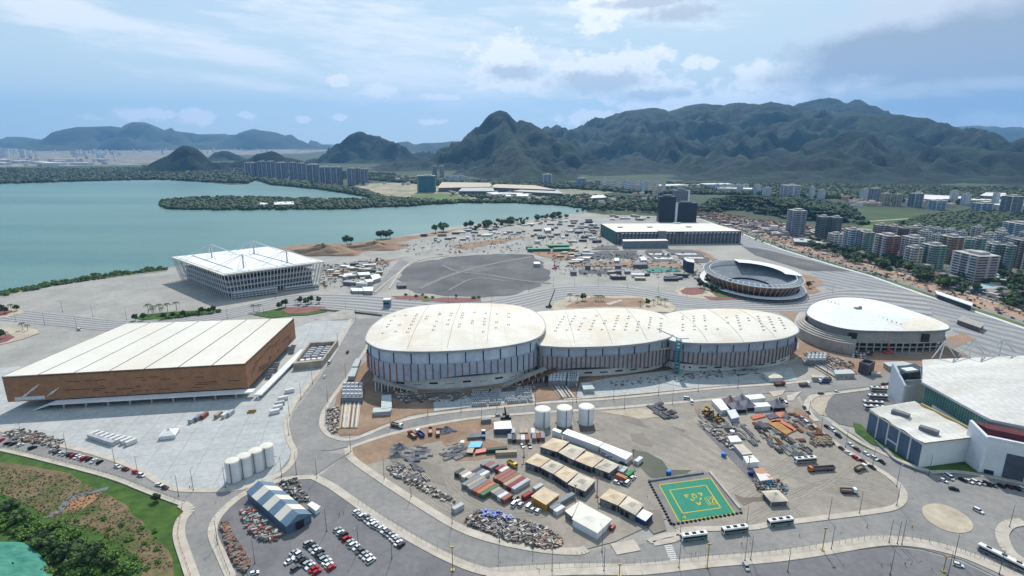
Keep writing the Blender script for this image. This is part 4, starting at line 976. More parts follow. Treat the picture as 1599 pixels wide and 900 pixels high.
MB().box(X - w / 2 + 2, Y - .6, .4, 5, 1, h + 1).build('stair_strip', m_cw, t)
t, X, Y, w, h = dark_block('grey slab with white end fins rising behind the black office block', 1062, 1087, 301, 343, mat('grey_slab', (120, 126, 134), (104, 110, 120), .1), dy=60)
MB().box(X + w / 2 - 2, Y - .6, .4, 4, 1, h + 1).build('end_fin', m_cw, t)

# ---- right-hand multi-use arena
ra = thing('multiuse_arena', 'big arena with a stained curved white roof and cable masts at the right edge', 'arena', P(1500, 690, 0))
zr1, zr2 = 31., 26.
NW = P(1440, 562, zr1); W1 = P(1440, 597, zr2); W2 = P(1546, 655, zr2); SE = P(1640, 674, zr2); NE = P(1660, 553, zr1)
mb = MB(); nu, nv = 18, 14; vs = []
for i in range(nu + 1):
    for j in range(nv + 1):
        u_, v_ = i / nu, j / nv
        bot = lerp(W1, W2, u_ / .55) if u_ < .55 else lerp(W2, SE, (u_ - .55) / .45)
        top = lerp(NW, NE, u_); p = lerp(bot, top, v_)
        vs.append((p[0], p[1], zr2 + (zr1 - zr2) * v_ + 3.0 * math.sin(math.pi * min(1, v_ * 1.0)) * math.sin(math.pi * (.15 + .7 * u_))))
fs = [[i * (nv + 1) + j, (i + 1) * (nv + 1) + j, (i + 1) * (nv + 1) + j + 1, i * (nv + 1) + j + 1] for i in range(nu) for j in range(nv)]
mb.add(vs, fs)
m_stain = mat('stained_roof', (212, 209, 202), (190, 187, 180), .05, .7, detail=9, col3=(172, 166, 154), s3=.03, sp3=(.5, .75), stretch=(1.1, .2), nrough=.7)
stripes(m_stain, hd(1480, 620, 60, 34, 28), 4.2, (176, 172, 160), .1, 0, .1, .7)
mb.build('roof', m_stain, ra, smooth=True)
walls(MB(), [W1, W2, SE, NE, NW], zr2 - 1.4, zr2 - .02).build('roof_rim', mat('rim_pale', (190, 196, 198), (178, 184, 188), .1), ra)
# west glazed wall
a, b = (W1[0] + 3, W1[1] - 0), (W2[0] + 1, W2[1] + 1)
MB().prism([a, b, (b[0] + 20, b[1] + 30), (a[0] + 50, a[1] + 10)], .5, zr2 - 1.3).build('glass_wall', m_glg, ra)
mb = MB()
for k in range(26): facebox(mb, a, b, k / 26, k / 26 + .01, 6, zr2 - 1.4, .3)
for k in range(12): facebox(mb, a, b, 0, 1, 8 + k * 1.45, 8.35 + k * 1.45, .38)
mb.build('glazing_bar', mat('pale_green_bar', (110, 150, 140), (98, 136, 128), .2), ra)
facebox(MB(), a, b, .18, .76, 11.6, 14.6, .9).build('white_band', m_cw, ra)
for k in range(5): facebox(MB(), a, b, .3 + k * .1, .312 + k * .1, 10.8, 12.8, 1.4).build('vent', m_dk, ra)
# gable blocks: far left one and the front one
def wedge(poly, z0, ztops, m, name, par=ra):
    n = len(poly); mb = MB(); vs = [(x, y, z0) for x, y in poly] + [(poly[i][0], poly[i][1], ztops[i]) for i in range(n)]
    a = sum(poly[i - 1][0] * poly[i][1] - poly[i][0] * poly[i - 1][1] for i in range(n))
    fs = [[i, (i + 1) % n, n + (i + 1) % n, n + i] for i in range(n)] + [list(range(n, 2 * n))]
    if a < 0: fs = [f[::-1] for f in fs]
    mb.add(vs, fs); return mb.build(name, m, par)
p1 = P(1407, 636, .5); p2 = P(1446, 628, .5); p3 = (p2[0] + 2, p2[1] + 16); p4 = (p1[0] + 1, p1[1] + 16)
wedge([p1, p2, p3, p4], .5, [15, 15, 15, 15], m_cw, 'gable_block')
wedge([(p1[0] - .8, p1[1] - .4), (p1[0] + .6, p1[1] - .4), (p4[0] + 1, p4[1]), (p4[0] - .8, p4[1])], .5, [16.5, 16.5, 26, 26], mat('bright_fin', (220, 222, 224), (206, 208, 212), .2), 'gable_fin')
MB().prism([(p1[0] + 1, p1[1] + 6), (p2[0], p2[1] + 5), (p2[0], p2[1] + 17), (p1[0] + 1, p1[1] + 16)], 15.05, 22).build('dark_gallery', m_gl, ra)
MB().box(p1[0] + 9, p1[1] + 11, 22, 9, 5, 1.5, .2).build('plant_box', m_cw, ra); MB().box(p1[0] + 9, p1[1] + 5, 17, 12, 1, 1.2, .1).build('gallery_beam', m_cw, ra)
f1 = P(1529, 738, .5); f2 = P(1640, 764, .5)
c1 = (f1[0] + 1, f1[1] + 13); c2 = (f2[0] + 1, f2[1] + 13)
wedge([f1, f2, c2, c1], .5, [21, 21, 21, 21], m_cw, 'front_block')
wedge([(f1[0] - 1, f1[1] - .5), (f1[0] + .8, f1[1] - .5), (c1[0] + .5, c1[1]), (c1[0] - 1, c1[1])], .5, [22, 22, zr2 - 1, zr2 - 1], mat('bright_fin', (220, 222, 224)), 'front_fin')
MB().prism([(f1[0] + 3, f1[1] + 4), (f2[0] + 3, f2[1] + 4), c2, c1], 21.05, zr2 - 1.45).build('red_gallery', mat('dark_red_band', (96, 40, 48), (76, 34, 42), .1), ra)
facebox(MB(), f1, f2, .0, 1, 21.1, 22.2, -1.5).build('gallery_rail', m_cw, ra)
facebox(MB(), f1, f2, .32, .62, 1, 15, .25).build('shutter_window', mat('grey_shutter', (84, 88, 96), (70, 74, 82), .3), ra)
facebox(MB(), f1, f2, .06, .2, 1.0, 3.2, .3).build('door', m_gl, ra)
facebox(MB(), f1, f2, .62, .66, .6, 15, .8).build('pilaster', mat('bright_fin', (220, 222, 224)), ra)
# annex with slate panels
za = 15.
r1, r2, r3, r4 = P(1358, 641, za), P(1443, 694, za), P(1535, 683, za), P(1428, 629, za)
an = thing('annex_hall', 'low annex with five slate-blue panels and a rippled stained roof', 'building', lerp(r1, r3, .5))
MB().prism([r1, r2, r3, r4], .5, za - .1).build('wall', m_cw, an)
mb = MB(); nu, nv = 22, 4; vs = []
for i in range(nu + 1):
    for j in range(nv + 1):
        p = lerp(lerp(r1, r2, i / nu), lerp(r4, r3, i / nu), j / nv); p = lerp(p, lerp(r1, r3, .5), -.015); vs.append((p[0], p[1], za + .25 + .4 * (1 + math.cos(i / nu * math.pi * 6)) * (1 if j < nv else .8)))
mb.add(vs, [[i * (nv + 1) + j, (i + 1) * (nv + 1) + j, (i + 1) * (nv + 1) + j + 1, i * (nv + 1) + j + 1] for i in range(nu) for j in range(nv)])
mb.build('roof', m_stain, an, smooth=True)
walls(MB(), [lerp(p, lerp(r1, r3, .5), -.016) for p in (r1, r2, r3, r4)], za - .8, za + .4).build('roof_edge', m_roofw, an)
for k in range(5):
    facebox(MB(), r1, r2, k / 5 + .012, (k + 1) / 5 - .012, .6, za - .9, .25).build('slate_panel', m_slate, an)
    facebox(MB(), r1, r2, (k + 1) / 5 - .012, (k + 1) / 5 + .006 if k < 4 else 1, .5, za - .2, .5).build('pilaster', m_cw, an)
facebox(MB(), r1, r2, .4, .6, 4.8, 5.6, .6).build('lintel', m_cw, an)
for x, y in ((1406, 648), (1450, 674)):
    g = P(x, y, za + 1); MB().box(g[0], g[1], za, 9, 3.5, 3, -.9).build('roof_plant', m_under, an)
MB().ribbon([(p[0], p[1]) for p in (lerp(r4, r3, .1), r3)], 1.0, za + .3, za + 1.8).build('parapet', mat('ochre_trim', (186, 160, 104), (170, 146, 96), .2), an)
# masts on the far side
for (tx, ty, lab_, legs) in ((1476, 533, 0, ((1455, 560), (1467, 562), (1492, 558), (1503, 556), (1518, 560))), (1519, 533, 0, ((1497, 556), (1512, 562), (1536, 552), (1545, 550), (1560, 556))), (1566, 530, 0, ((1545, 552), (1560, 556), (1585, 550), (1600, 550)))):
    base = P(legs[1][0], legs[1][1], zr1); zt_ = topz(base[1] + 4, ty); apex = (P(tx, ty, zt_)[0], base[1] + 4, zt_)
    mb = MB()
    for lx, ly in legs:
        q = P(lx, ly, zr1 - .5); mb.tube(apex, (q[0], q[1], zr1 - .5), .36, 4)
    mb.build('mast', m_steel, ra)
# ================================================================== small buildings, vehicles and yard
_ser = {}
def nxt(key):
    _ser[key] = _ser.get(key, -1) + 1; return _ser[key]
WH, GY, DK, RU = paint((226, 226, 224)), paint((140, 144, 148)), paint((44, 46, 52)), paint((138, 84, 66), .7)
m_gls = mat('car_glass', (26, 30, 36), (34, 38, 44), 1, .12); m_tyre = mat('tyre', (30, 30, 32), (24, 24, 26), 2, .9)
# ---- cars
CARC = {'white': (222, 222, 222), 'silver': (166, 170, 174), 'black': (26, 27, 30), 'grey': (92, 95, 100), 'red': (168, 26, 32), 'dark blue': (34, 46, 78), 'dark red': (92, 26, 34)}
_car = {}
def car_proto(col, kind):
    if (col, kind) in _car: return _car[(col, kind)]
    L_, Wd, Hh = {'hatchback': (3.9, 1.7, 1.48), 'saloon': (4.5, 1.76, 1.45), 'estate': (4.5, 1.82, 1.7), 'van': (4.9, 1.95, 2.1)}[kind]
    h = L_ / 2; mb = MB()
    if kind == 'van': low = [(-h, .32), (h, .32), (h, .8), (h - .55, 1.05), (-h, 1.1)]; cab = [(-h + .03, 1.1), (h - .6, 1.05), (h - 1.3, Hh - .06), (-h + .1, Hh - .06)]
    elif kind == 'saloon': low = [(-h, .32), (h, .32), (h, .72), (h - 1.1, .92), (-h + .8, .95), (-h, .9)]; cab = [(-h + .75, .94), (h - 1.15, .91), (h - 1.85, Hh - .05), (-h + 1.35, Hh - .05)]
    else: low = [(-h, .32), (h, .32), (h, .74), (h - .95, .94), (-h, .96)]; cab = [(-h + .08, .95), (h - 1.0, .93), (h - 1.7, Hh - .05), (-h + .45, Hh - .05)]
    mb.extr(low, -Wd / 2, Wd / 2)
    x0, x1 = cab[3][0] + .02, cab[2][0] - .02; mb.box((x0 + x1) / 2, 0, Hh - .06, x1 - x0, Wd * .78, .07)
    for sx in (-1, 1):
        for sy in (-1, 1):
            mb.tube((sx * L_ * .31, sy * (Wd / 2 - .12), .33), (sx * L_ * .31, sy * (Wd / 2 + .02), .33), .33, 8, 1)
    o = mb.build('parked_car', [paint(CARC[col], .3), m_tyre])
    MB().extr(cab, -Wd * .44, Wd * .44).build('window', m_gls, o)
    _car[(col, kind)] = o; T(o, 'car', 'car'); return o
def car(x, y, ang, col, kind, label, group, name='parked_car', z=.78):
    g = P(x, y, z); o = place(car_proto(col, kind), (g[0], g[1], z), ang, label, group); return o
KN = ['hatchback', 'saloon', 'hatchback', 'estate', 'saloon', 'hatchback', 'estate']
CB = {'w': 'white', 's': 'silver', 'b': 'black', 'g': 'grey', 'r': 'red', 'd': 'dark blue', 'm': 'dark red'}
def row(pts, cols, hv, rowname, group, jit=.05, end='top end'):
    """cars at pixels interpolated along pts; hv = pixel heading of the cars"""
    n = len(cols); q = resample(PL(pts, .78), sum(dist(P(*pts[i]), P(*pts[i + 1])) for i in range(len(pts) - 1)) / max(1, n - 1) * .9999)[:n]
    for i, c in enumerate(cols):
        if c == '.' or i >= len(q): continue
        k = KN[R.randrange(7)]; mx, my = pts[len(pts) // 2]
        a = hd(mx, my, *hv) + (math.pi if R.random() < .3 else 0) + R.uniform(-jit, jit)
        place(car_proto(CB[c], k), (q[i][0] + R.uniform(-.15, .15), q[i][1] + R.uniform(-.25, .25), .78), a, '%s %s, %s from the %s of %s' % (CB[c], k, ordn(i), end, rowname), group)
row([(557, 801), (585, 820), (612, 838), (631, 857)], 'wswgswwswwgswswbws'[:17], (11, -8), 'the lower car park fence row', 'cars in the fence row of the lower car park')
row([(527, 829), (545, 846), (565, 864), (585, 882)], 'swbrswwgswws', (11, -7), 'the lower car park middle row', 'cars in the middle row of the lower car park')
row([(482, 850), (500, 868), (522, 893)], 'sbswbgswwrm', (11, -7), 'the inner double row right file', 'cars in the double row of the lower car park')
row([(459, 865), (478, 880), (500, 900)], 'swgbswrrw', (11, -7), 'the inner double row left file', 'cars in the double row of the lower car park')
row([(452, 878), (462, 890), (470, 903)], 'wgw', (11, -7), 'the bottom edge file', 'cars in the double row of the lower car park')
car(397, 897, hd(397, 897, 10, -3), 'white', 'hatchback', 'white hatchback alone at the bottom edge beside the rusty scrap', 'cars parked singly')
for i, (x, y, c) in enumerate([(12, 694, 'b'), (20, 695, 'b'), (32, 696.5, 'w'), (51, 701, 'b'), (2, 689, 'r'), (82, 705, 's'), (89, 707, 'g'), (96, 709, 'w'), (102, 710, 's'), (109, 711.5, 'b'), (115, 713, 'r'), (121, 714.5, 'w'), (127, 716, 'w'), (132, 717.5, 'r'), (139, 718.5, 'b'), (147, 721, 'w'), (156, 723, 'b')]):
    car(x, y, hd(x, y, 9, -6) if i > 3 else hd(x, y, 8, -3), CB[c], KN[i % 7], '%s %s, %s along the left-hand access road' % (CB[c], KN[i % 7], ordn(i)), 'cars parked along the left access road')
for i, (x, y, c) in enumerate([(184, 730, 'w'), (196, 734, 'm'), (212, 739, 'r'), (221, 743.5, 'w'), (249, 758.5, 'w'), (258, 763, 'm')]):
    car(x, y, hd(x, y, 10, 3), CB[c], KN[i], '%s %s, %s of the six spaced out before the left junction' % (CB[c], KN[i], ordn(i)), 'cars parked along the left access road')
for i, (x, y, c) in enumerate([(1291, 668, 'b'), (1300, 673, 'w'), (1309, 682, 'b'), (1328, 696, 'w'), (1314, 702, 'm'), (1324, 709, 'w'), (1338, 703, 'm'), (1352, 710, 'w'), (1336, 717, 'r'), (1365, 717, 'w'), (1347, 722, 'm'), (1377, 723, 'b'), (1361, 731, 'b')]):
    car(x, y, hd(x, y, 9, 6), CB[c], KN[(i * 3) % 7], '%s %s, %s down the road beside the annex hall' % (CB[c], KN[(i * 3) % 7], ordn(i)), 'cars parked beside the annex hall')
for i, (x, y, c) in enumerate([(1473, 752, 'w'), (1503, 751, 'b'), (1512, 753, 'w'), (1523, 754.5, 'w'), (1532, 755.5, 's'), (1540, 757, 'b'), (1550, 759, 'g'), (1563, 760.5, 'b'), (1576, 762, 'm'), (1586, 764, 'b'), (1597, 766, 'w')]):
    car(x, y, hd(x, y, 9, 4), CB[c], KN[(i * 2) % 7], '%s %s, %s in front of the multi-use arena' % (CB[c], KN[(i * 2) % 7], ordn(i)), 'cars parked in front of the multi-use arena')
car(1482, 747, hd(1482, 747, 9, 6), 'white', 'van', 'white van in front of the multi-use arena', 'cars parked in front of the multi-use arena')
for x, y, c, k, v, l in [(1489, 765, 'black', 'saloon', (10, 2), 'black saloon driving past the end of the arena car row'), (1527, 799, 'white', 'estate', (10, 5), 'white estate driving towards the sandy roundabout'),
    (1496, 884, 'white', 'hatchback', (10, 3), 'white hatchback on the lower right asphalt beyond the pavement'), (1165, 887, 'silver', 'estate', (5, 9), 'silver-blue estate standing below the walkway under the lamp posts'),
    (507, 589, 'white', 'saloon', (5, -8), 'white car on the road left of the largest oval arena'), (515, 567, 'white', 'van', (6, -8), 'white van on the road beside the plant enclosure'), (543, 551, 'grey', 'van', (5, -9), 'grey pickup on the road left of the largest oval arena'),
    (778, 650, 'silver', 'hatchback', (10, -1), 'silver hatchback on the road above the white hut'), (790, 649, 'dark blue', 'estate', (10, -1), 'dark blue estate on the road above the white hut'),
    (124, 516, 'white', 'van', (10, 1), 'white van on the far left boulevard behind the brown hall'), (816, 698, 'white', 'hatchback', (5, 6), 'white car below the stacked containers'), (827, 698, 'black', 'estate', (3, 7), 'black estate below the red containers'),
    (956, 826, 'red', 'estate', (5, -8), 'red pickup beside the big white tent roof'), (944, 711, 'white', 'hatchback', (8, 5), 'white car outside the bunkhouse, nearest the arena'), (954, 716, 'white', 'saloon', (8, 5), 'white saloon outside the bunkhouse, second along'), (961, 717, 'white', 'hatchback', (8, 5), 'white hatchback outside the bunkhouse, third along'),
    (973, 726, 'black', 'saloon', (8, 5), 'black saloon at the far end of the bunkhouse'), (949, 747, 'dark blue', 'saloon', (8, 6), 'dark saloon behind the fourth tan canopy'), (963, 755, 'white', 'hatchback', (7, 3), 'white hatchback under the orange container'), (988, 748, 'white', 'estate', (7, -5), 'white estate beside the green container'), (980, 756, 'white', 'van', (6, -6), 'white van parked below the green container'),
    (972, 757, 'grey', 'hatchback', (7, 3), 'grey hatchback between the orange container and the white van'), (942, 789, 'silver', 'saloon', (8, 5), 'silver saloon under the edge of the tan canopies near the helipad'), (1227, 632, 'white', 'van', (6, 8), 'white van on the slip road by the dark pyramid tents'), (1220, 627, 'grey', 'van', (6, 8), 'grey van on the slip road by the dark pyramid tents'),
    (1256, 638, 'dark blue', 'saloon', (5, 8), 'dark blue saloon on the curve of the sandy corner'), (1262, 646, 'black', 'saloon', (6, 7), 'black saloon on the curve of the sandy corner'), (1252, 655, 'silver', 'estate', (7, 6), 'silver estate beside the timber yard'), (1259, 662, 'white', 'van', (7, 6), 'white van beside the timber yard'), (1269, 669, 'black', 'hatchback', (7, 6), 'black hatchback beside the timber yard'),
    (1380, 601, 'dark red', 'saloon', (9, -1), 'dark red saloon at the kerb beside the grey coach'), (1389, 600, 'black', 'saloon', (9, -1), 'black saloon at the kerb beyond the grey coach'), (1397, 599, 'white', 'hatchback', (9, -1), 'white hatchback at the kerb beyond the grey coach'), (1282, 616, 'grey', 'estate', (9, -1), 'grey estate turning at the slip road corner'), (1306, 613, 'white', 'hatchback', (9, -1), 'white hatchback driving along the kerb of the dark court'),
    (1073, 624, 'white', 'van', (9, 1), 'white van at the top kerb of the yard'), (1080, 630, 'white', 'van', (3, 8), 'white van turned into the yard from the top kerb')]:
    car(x, y, hd(x, y, *v), c, k, l, 'cars parked singly')
for i, (x, y, c) in enumerate([(803, 789, 'w'), (808, 785, 'w'), (813, 790, 's'), (826, 793, 'w'), (832, 797, 's'), (840, 800, 'w'), (805, 781, 'b')]):
    car(x, y, hd(x, y, 7, -8), CB[c], ['van', 'hatchback', 'estate'][i % 3], '%s %s, %s of those nosed in around the red container and tan canopy' % (CB[c], ['van', 'hatchback', 'estate'][i % 3], ordn(i)), 'cars around the red container')
for i in range(16):
    x, y = 1332 + (i % 6) * 5.8 + R.uniform(-1, 1), 549 + (i // 6) * 4.2 + (i % 6) * .5
    c = 'wwrgwmws'[i % 8]; car(x, y, hd(x, y, 2, 6), CB[c], KN[i % 7], '%s %s, %s of the cars on the earth below the velodrome' % (CB[c], KN[i % 7], ordn(i)), 'cars on the earth below the velodrome')
# ---- buses
def bus_proto(L_, trim, dark=False):
    mb = MB().box(0, 0, .45, L_, 2.5, 2.65, 0, 0); mb.box(0, 0, 3.1, L_ * .96, 2.3, .12, 0, 0)
    for k in (-.3, 0, .28): mb.box(L_ * k, 0, 3.22, 1.8, 1.2, .22, 0, 1)
    for x in (-.3, .33):
        for s in (-1, 1): mb.tube((x * L_, s * 1.1, .5), (x * L_, s * 1.28, .5), .5, 10, 1)
    o = mb.build('city_bus', [WH, m_tyre])
    for s in (-1, 1): MB().box(0, s * 1.27, 1.35, L_ * .94, .06, 1.15).build('side_window', m_gls, o); MB().box(0, s * 1.275, .55, L_ * .98, .05, .65).build('side_stripe', trim, o)
    MB().box(L_ / 2 + .03, 0, 1.2, .06, 2.2, 1.5).build('windscreen', m_gls, o); MB().box(-L_ / 2 - .03, 0, 1.6, .06, 2.1, 1.0).build('rear_window', m_gls, o)
    T(o, 'bus', 'bus'); return o
tealp = paint((30, 120, 110)); b1 = bus_proto(12.4, tealp); b2 = bus_proto(12.4, paint((150, 150, 154))); b3 = bus_proto(18, paint((60, 90, 120)))
for pr, x, y, v, l in [(b1, 1083, 842, (-20, 2.6), 'white and green bus at the kerb just right of the zebra crossing'), (b1, 1147, 831.5, (-20, 2.6), 'white and green bus in the middle of the three below the helipad'), (b1, 1218, 819, (-20, 2.6), 'white bus half on the pavement, rightmost of the three below the helipad'),
    (b3, 1566, 877, (20, 10), 'long articulated white bus at the bottom right corner'), (b2, 1257, 722, (20, -1.5), 'white coach with teal side behind the orange lorry'), (b2, 1373, 611, (20, 1), 'grey coach parked on the dark court, the furthest one'), (b2, 1370, 623, (20, 1), 'pale coach second from the top on the dark court'),
    (b2, 1363, 633, (20, 1.5), 'black-sided coach on the dark court behind the annex'), (b2, 1364, 640, (20, 1.2), 'white coach nearest the annex on the dark court')]:
    g = P(x, y, .8); place(pr, (g[0], g[1], .78), hd(x, y, *v), l, 'buses and coaches')
# ---- lorries
def truck_proto(cabc, bedc, L_=8, load=None):
    mb = MB().box(0, 0, .6, L_, 2.2, .35, 0, 0)
    for x in (-.36, -.22, .34):
        for s in (-1, 1): mb.tube((x * L_, s * .95, .5), (x * L_, s * 1.22, .5), .5, 8, 0)
    o = mb.build('tipper_lorry', m_tyre)
    c = MB().extr([(L_ * .5 - 2, .9), (L_ * .5, .9), (L_ * .5, 2), (L_ * .5 - .35, 2.9), (L_ * .5 - 2, 2.9)], -1.15, 1.15).build('cab', cabc, o)
    MB().box(L_ * .5 - .08, 0, 1.95, .3, 2.0, .75).build('windscreen', m_gls, c)
    b = MB(); b.box(-1.1, 0, .98, L_ - 2.3, 2.4, .2); 
    for s in (-1, 1): b.box(-1.1, s * 1.15, 1.15, L_ - 2.3, .1, 1.2)
    for s in (-1, 1): b.box(-1.1 + s * (L_ - 2.4) / 2, 0, 1.15, .1, 2.2, 1.2)
    b.build('tipper_bed', bedc, o)
    if load: MB().box(-1.1, 0, 1.2, L_ - 2.6, 2.1, .55).build('load', load, o)
    T(o, 'lorry', 'lorry'); return o
t1 = truck_proto(WH, paint((120, 104, 92)), 8, m_orange); t2 = truck_proto(paint((206, 104, 30)), paint((110, 104, 104)), 15); t3 = truck_proto(WH, paint((54, 84, 140)), 8); t4 = truck_proto(paint((150, 40, 34)), RU, 8, m_sand); t5 = truck_proto(paint((200, 170, 40)), paint((190, 160, 50)), 7)
for pr, x, y, v, l in [(t1, 1343, 734, (10, -4), 'white tipper lorry loaded with earth beside the annex road'), (t1, 1325, 770, (10, 0.5), 'white tipper lorry with a brown bed alone on the open gravel'), (t2, 1282, 735, (-20, 1.5), 'long orange lorry parked in the middle of the gravel yard'),
    (t3, 1286, 598, (-10, 0), 'blue flatbed lorry beside the container store'), (t3, 656, 680, (-10, -8), 'blue tipper by the upper kerb of the yard'), (t4, 644, 682, (-10, -8), 'brown tipper parked left of the blue one'), (t4, 672, 676, (0, -9), 'rust-brown tipper beside the grey gravel heap'), (t4, 684, 678, (0, -9), 'dark red tipper nearest the grey gravel heap'),
    (t3, 755, 682, (0, -9), 'small blue truck left of the stacked containers'), (t5, 1103, 643, (0, 8), 'yellow loader truck by the dark machines'), (t1, 1289, 595, (-10, 0), 'white lorry on the road below the white shed'), (t5, 800, 770 - 42, (6, 4), 'yellow truck by the north end of the containers'),
    (t1, 1256, 603, (9, -.5), 'lorry with timber load on the upper road'), (t4, 1217, 602, (9, -.5), 'rust lorry on the upper road beside the white pyramid kiosk'), (t1, 620, 667, (9, 2), 'concrete mixer lorry driving on the road above the yard')]:
    g = P(x, y, .8); place(pr, (g[0], g[1], .78), hd(x, y, *v), l, 'site lorries')
# ---- containers
CC = {'rust': (146, 88, 76), 'orange': (178, 110, 72), 'green': (66, 108, 76), 'tan': (164, 150, 130), 'grey': (126, 132, 138), 'white': (212, 210, 206), 'red': (136, 40, 44), 'dark green': (50, 70, 66), 'navy': (44, 52, 72), 'pale grey': (176, 180, 184), 'bright green': (46, 130, 74)}
_ct = {}
def cont(col, L_):
    if (col, L_) in _ct: return _ct[(col, L_)]
    m = paint(CC[col], .65); mb = MB().box(0, 0, .1, L_, 2.38, 2.5, 0, 0)
    n = int(L_ / .8)
    for i in range(n):
        x = -L_ / 2 + (i + .5) * L_ / n
        mb.box(x, 0, .25, L_ / n * .45, 2.46, 2.2, 0, 0).box(x, 0, 2.58, L_ / n * .4, 2.2, .05, 0, 0)
    o = mb.build('shipping_container', m)
    d = MB().box(-L_ / 2 - .05, 0, .2, .1, 2.2, 2.3)
    d.build('door', paint(tuple(int(v * .85) for v in CC[col]), .6), o)
    T(o, 'container', 'container'); _ct[(col, L_)] = o; return o
def crow(x, y, v, cols, L_, rowname, group, step=2.62, z=.8):
    g = P(x, y, z + 1.3); a = hd(x, y, *v); px_, py_ = math.sin(a), -math.cos(a)
    for i, c in enumerate(cols):
        if c is None: continue
        j = R.uniform(-.5, .5)
        place(cont(c, L_), (g[0] + px_ * step * i + math.cos(a) * j, g[1] + py_ * step * i + math.sin(a) * j, z), a, '%s container, %s in %s' % (c, ordn(i), rowname), group)
D1 = (30, -17.5); gc = 'containers in the yard cluster'
crow(719, 738, D1, ['dark green', 'tan', 'white', 'tan'], 6, 'the short top-left file of the yard cluster', gc)
crow(737, 752, D1, ['grey', 'tan', 'grey', 'rust', 'orange', 'green'], 12, 'the left file of the yard cluster', gc)
crow(745, 737, D1, ['navy', 'grey', 'white'], 6, 'the short file behind the left file', gc)
crow(759, 725, D1, ['grey', 'rust', 'grey'], 6, 'the topmost file of the cluster', gc)
crow(781, 733, D1, ['red', 'white'], 6, 'the dark red pair above the long rust file', gc)
crow(785, 743, D1, ['rust', 'rust', 'rust', 'tan', 'red', 'pale grey'], 12, 'the long right file of the yard cluster', gc)
crow(774, 769, D1, ['tan', 'grey', 'white', 'rust'], 6, 'the lower file of the yard cluster', gc)
crow(824, 774, D1, ['red'], 6, 'the open, beside the tan canopy', gc); crow(841, 762, D1, ['pale grey'], 6, 'the gap behind the lone tan canopy', gc)
crow(862, 789, D1, ['grey', 'grey', 'white'], 6, 'the file beside the ochre wall', gc); crow(882, 781, D1, ['grey'], 12, 'the gap behind the file beside the ochre wall', gc)
V = (0, -10); gn = 'containers stacked below the white hut'
crow(801, 675, V, ['pale grey', None, 'tan', 'tan'], 6, 'the upper rank below the white hut', gn); crow(796, 685, V, ['grey', 'navy', 'tan', 'white', 'rust'], 6, 'the lower rank below the white hut', gn)
crow(832, 675, V, ['white', 'tan', 'tan'], 6, 'the rank left of the silos', gn); crow(834, 683, V, ['grey', 'red', 'grey'], 6, 'the front rank left of the silos', gn)
crow(759, 657, (10, -1), ['grey'], 6, 'front of the road above the white hut', gn)
crow(967, 733, (6, -6), ['grey', 'pale grey'], 6, 'the pair right of the tan canopies', 'containers near the bunkhouse'); crow(983, 741, (-6, 5), ['bright green'], 6, 'front of the cars near the bunkhouse', 'containers near the bunkhouse')
crow(970, 746, (9, 4), ['orange'], 6, 'front of the bright green one', 'containers near the bunkhouse'); crow(997, 720, (6, -5), ['white'], 6, 'the edge of the murky puddle', 'containers near the bunkhouse')
gl = 'containers on the left plaza'; VL = (18, -4)
for i, (x, y, c) in enumerate([(453, 610, 'white'), (442, 622, 'white'), (436, 630, 'pale grey'), (433, 636, 'white'), (428, 643, 'white')]): crow(x, y, VL, [c], 6, 'spot %s beside the left plaza road' % ordn(i), gl)
for i, (x, y, c) in enumerate([(300, 656, 'pale grey'), (310, 652, 'grey'), (319, 649, 'rust'), (341, 648, 'tan'), (352, 648, 'white'), (360, 645, 'pale grey')]): crow(x, y, (8, -6), [c], 6, 'place %s from the left in front of the brown hall' % ordn(i), gl)
for i in range(8): crow(146 + i * 8.3, 678 + i * 1.8, (20, -8), ['white'], 6, 'place %s from the left in the site office block' % ordn(i), 'site office cabins on the left plaza')
crow(168, 690, (70, 21), ['pale grey'], 12, 'front of the white cabins, left half', 'site office cabins on the left plaza'); crow(150, 684, (70, 21), ['pale grey'], 12, 'front of the white cabins, leftmost', 'site office cabins on the left plaza')
crow(716, 796 - 3, (20, -11), ['pale grey'], 6, 'the corner of the scrap heap by the kerb', gc)
# skip on the left plaza
g = P(393, 644, .8); sk = thing('rubbish_skip', 'yellow open rubbish skip beside the brown hall', 'skip', (g[0], g[1], .8)); mb = MB()
mb.box(g[0], g[1], .8, 5, 2.2, .2, .2); mb.box(g[0], g[1] + 1, .8, 5, .12, 1.2, .2).box(g[0], g[1] - 1, .8, 5, .12, 1.2, .2); mb.build('body', paint((170, 130, 50)), sk)
# ---- silos
def silo(x, y, r, h, label, group):
    g = P(x, y, .8); t = thing('storage_silo', label, 'silo', (g[0], g[1], .8), group)
    mb = MB()
    for k in range(5): mb.cyl(g[0], g[1], .8 + h * k / 5, .8 + h * (k + 1) / 5 - .06, r, 28)
    mb.build('tank_wall', m_cw, t); MB().cyl(g[0], g[1], .8 + h - .06, .8 + h + .35, r + .12, 28, r2=r * .9).cyl(g[0], g[1], .8 + h + .35, .8 + h + .7, r * .9, 28, r2=.4).build('roof', m_roofw, t)
    MB().cyl(g[0], g[1], .78, 1.1, r + .6, 24).build('plinth', m_cr, t)
    mb = MB(); mb.box(g[0] + r * .15, g[1] - r - .25, 1.2, .5, .12, h).build('ladder', m_grey, t); MB().tube((g[0] - r - .6, g[1], 1.3), (g[0] - r + .5, g[1], 2.2), .35, 6).build('pipe', m_grey, t)
for i, (x, y) in enumerate([(366, 750), (384, 742), (402, 733.5), (419, 725.5)]): silo(x, y, 3.6, 11.6, 'white silo, %s from the left in the close row of four at the junction' % ordn(i), 'four white silos at the junction')
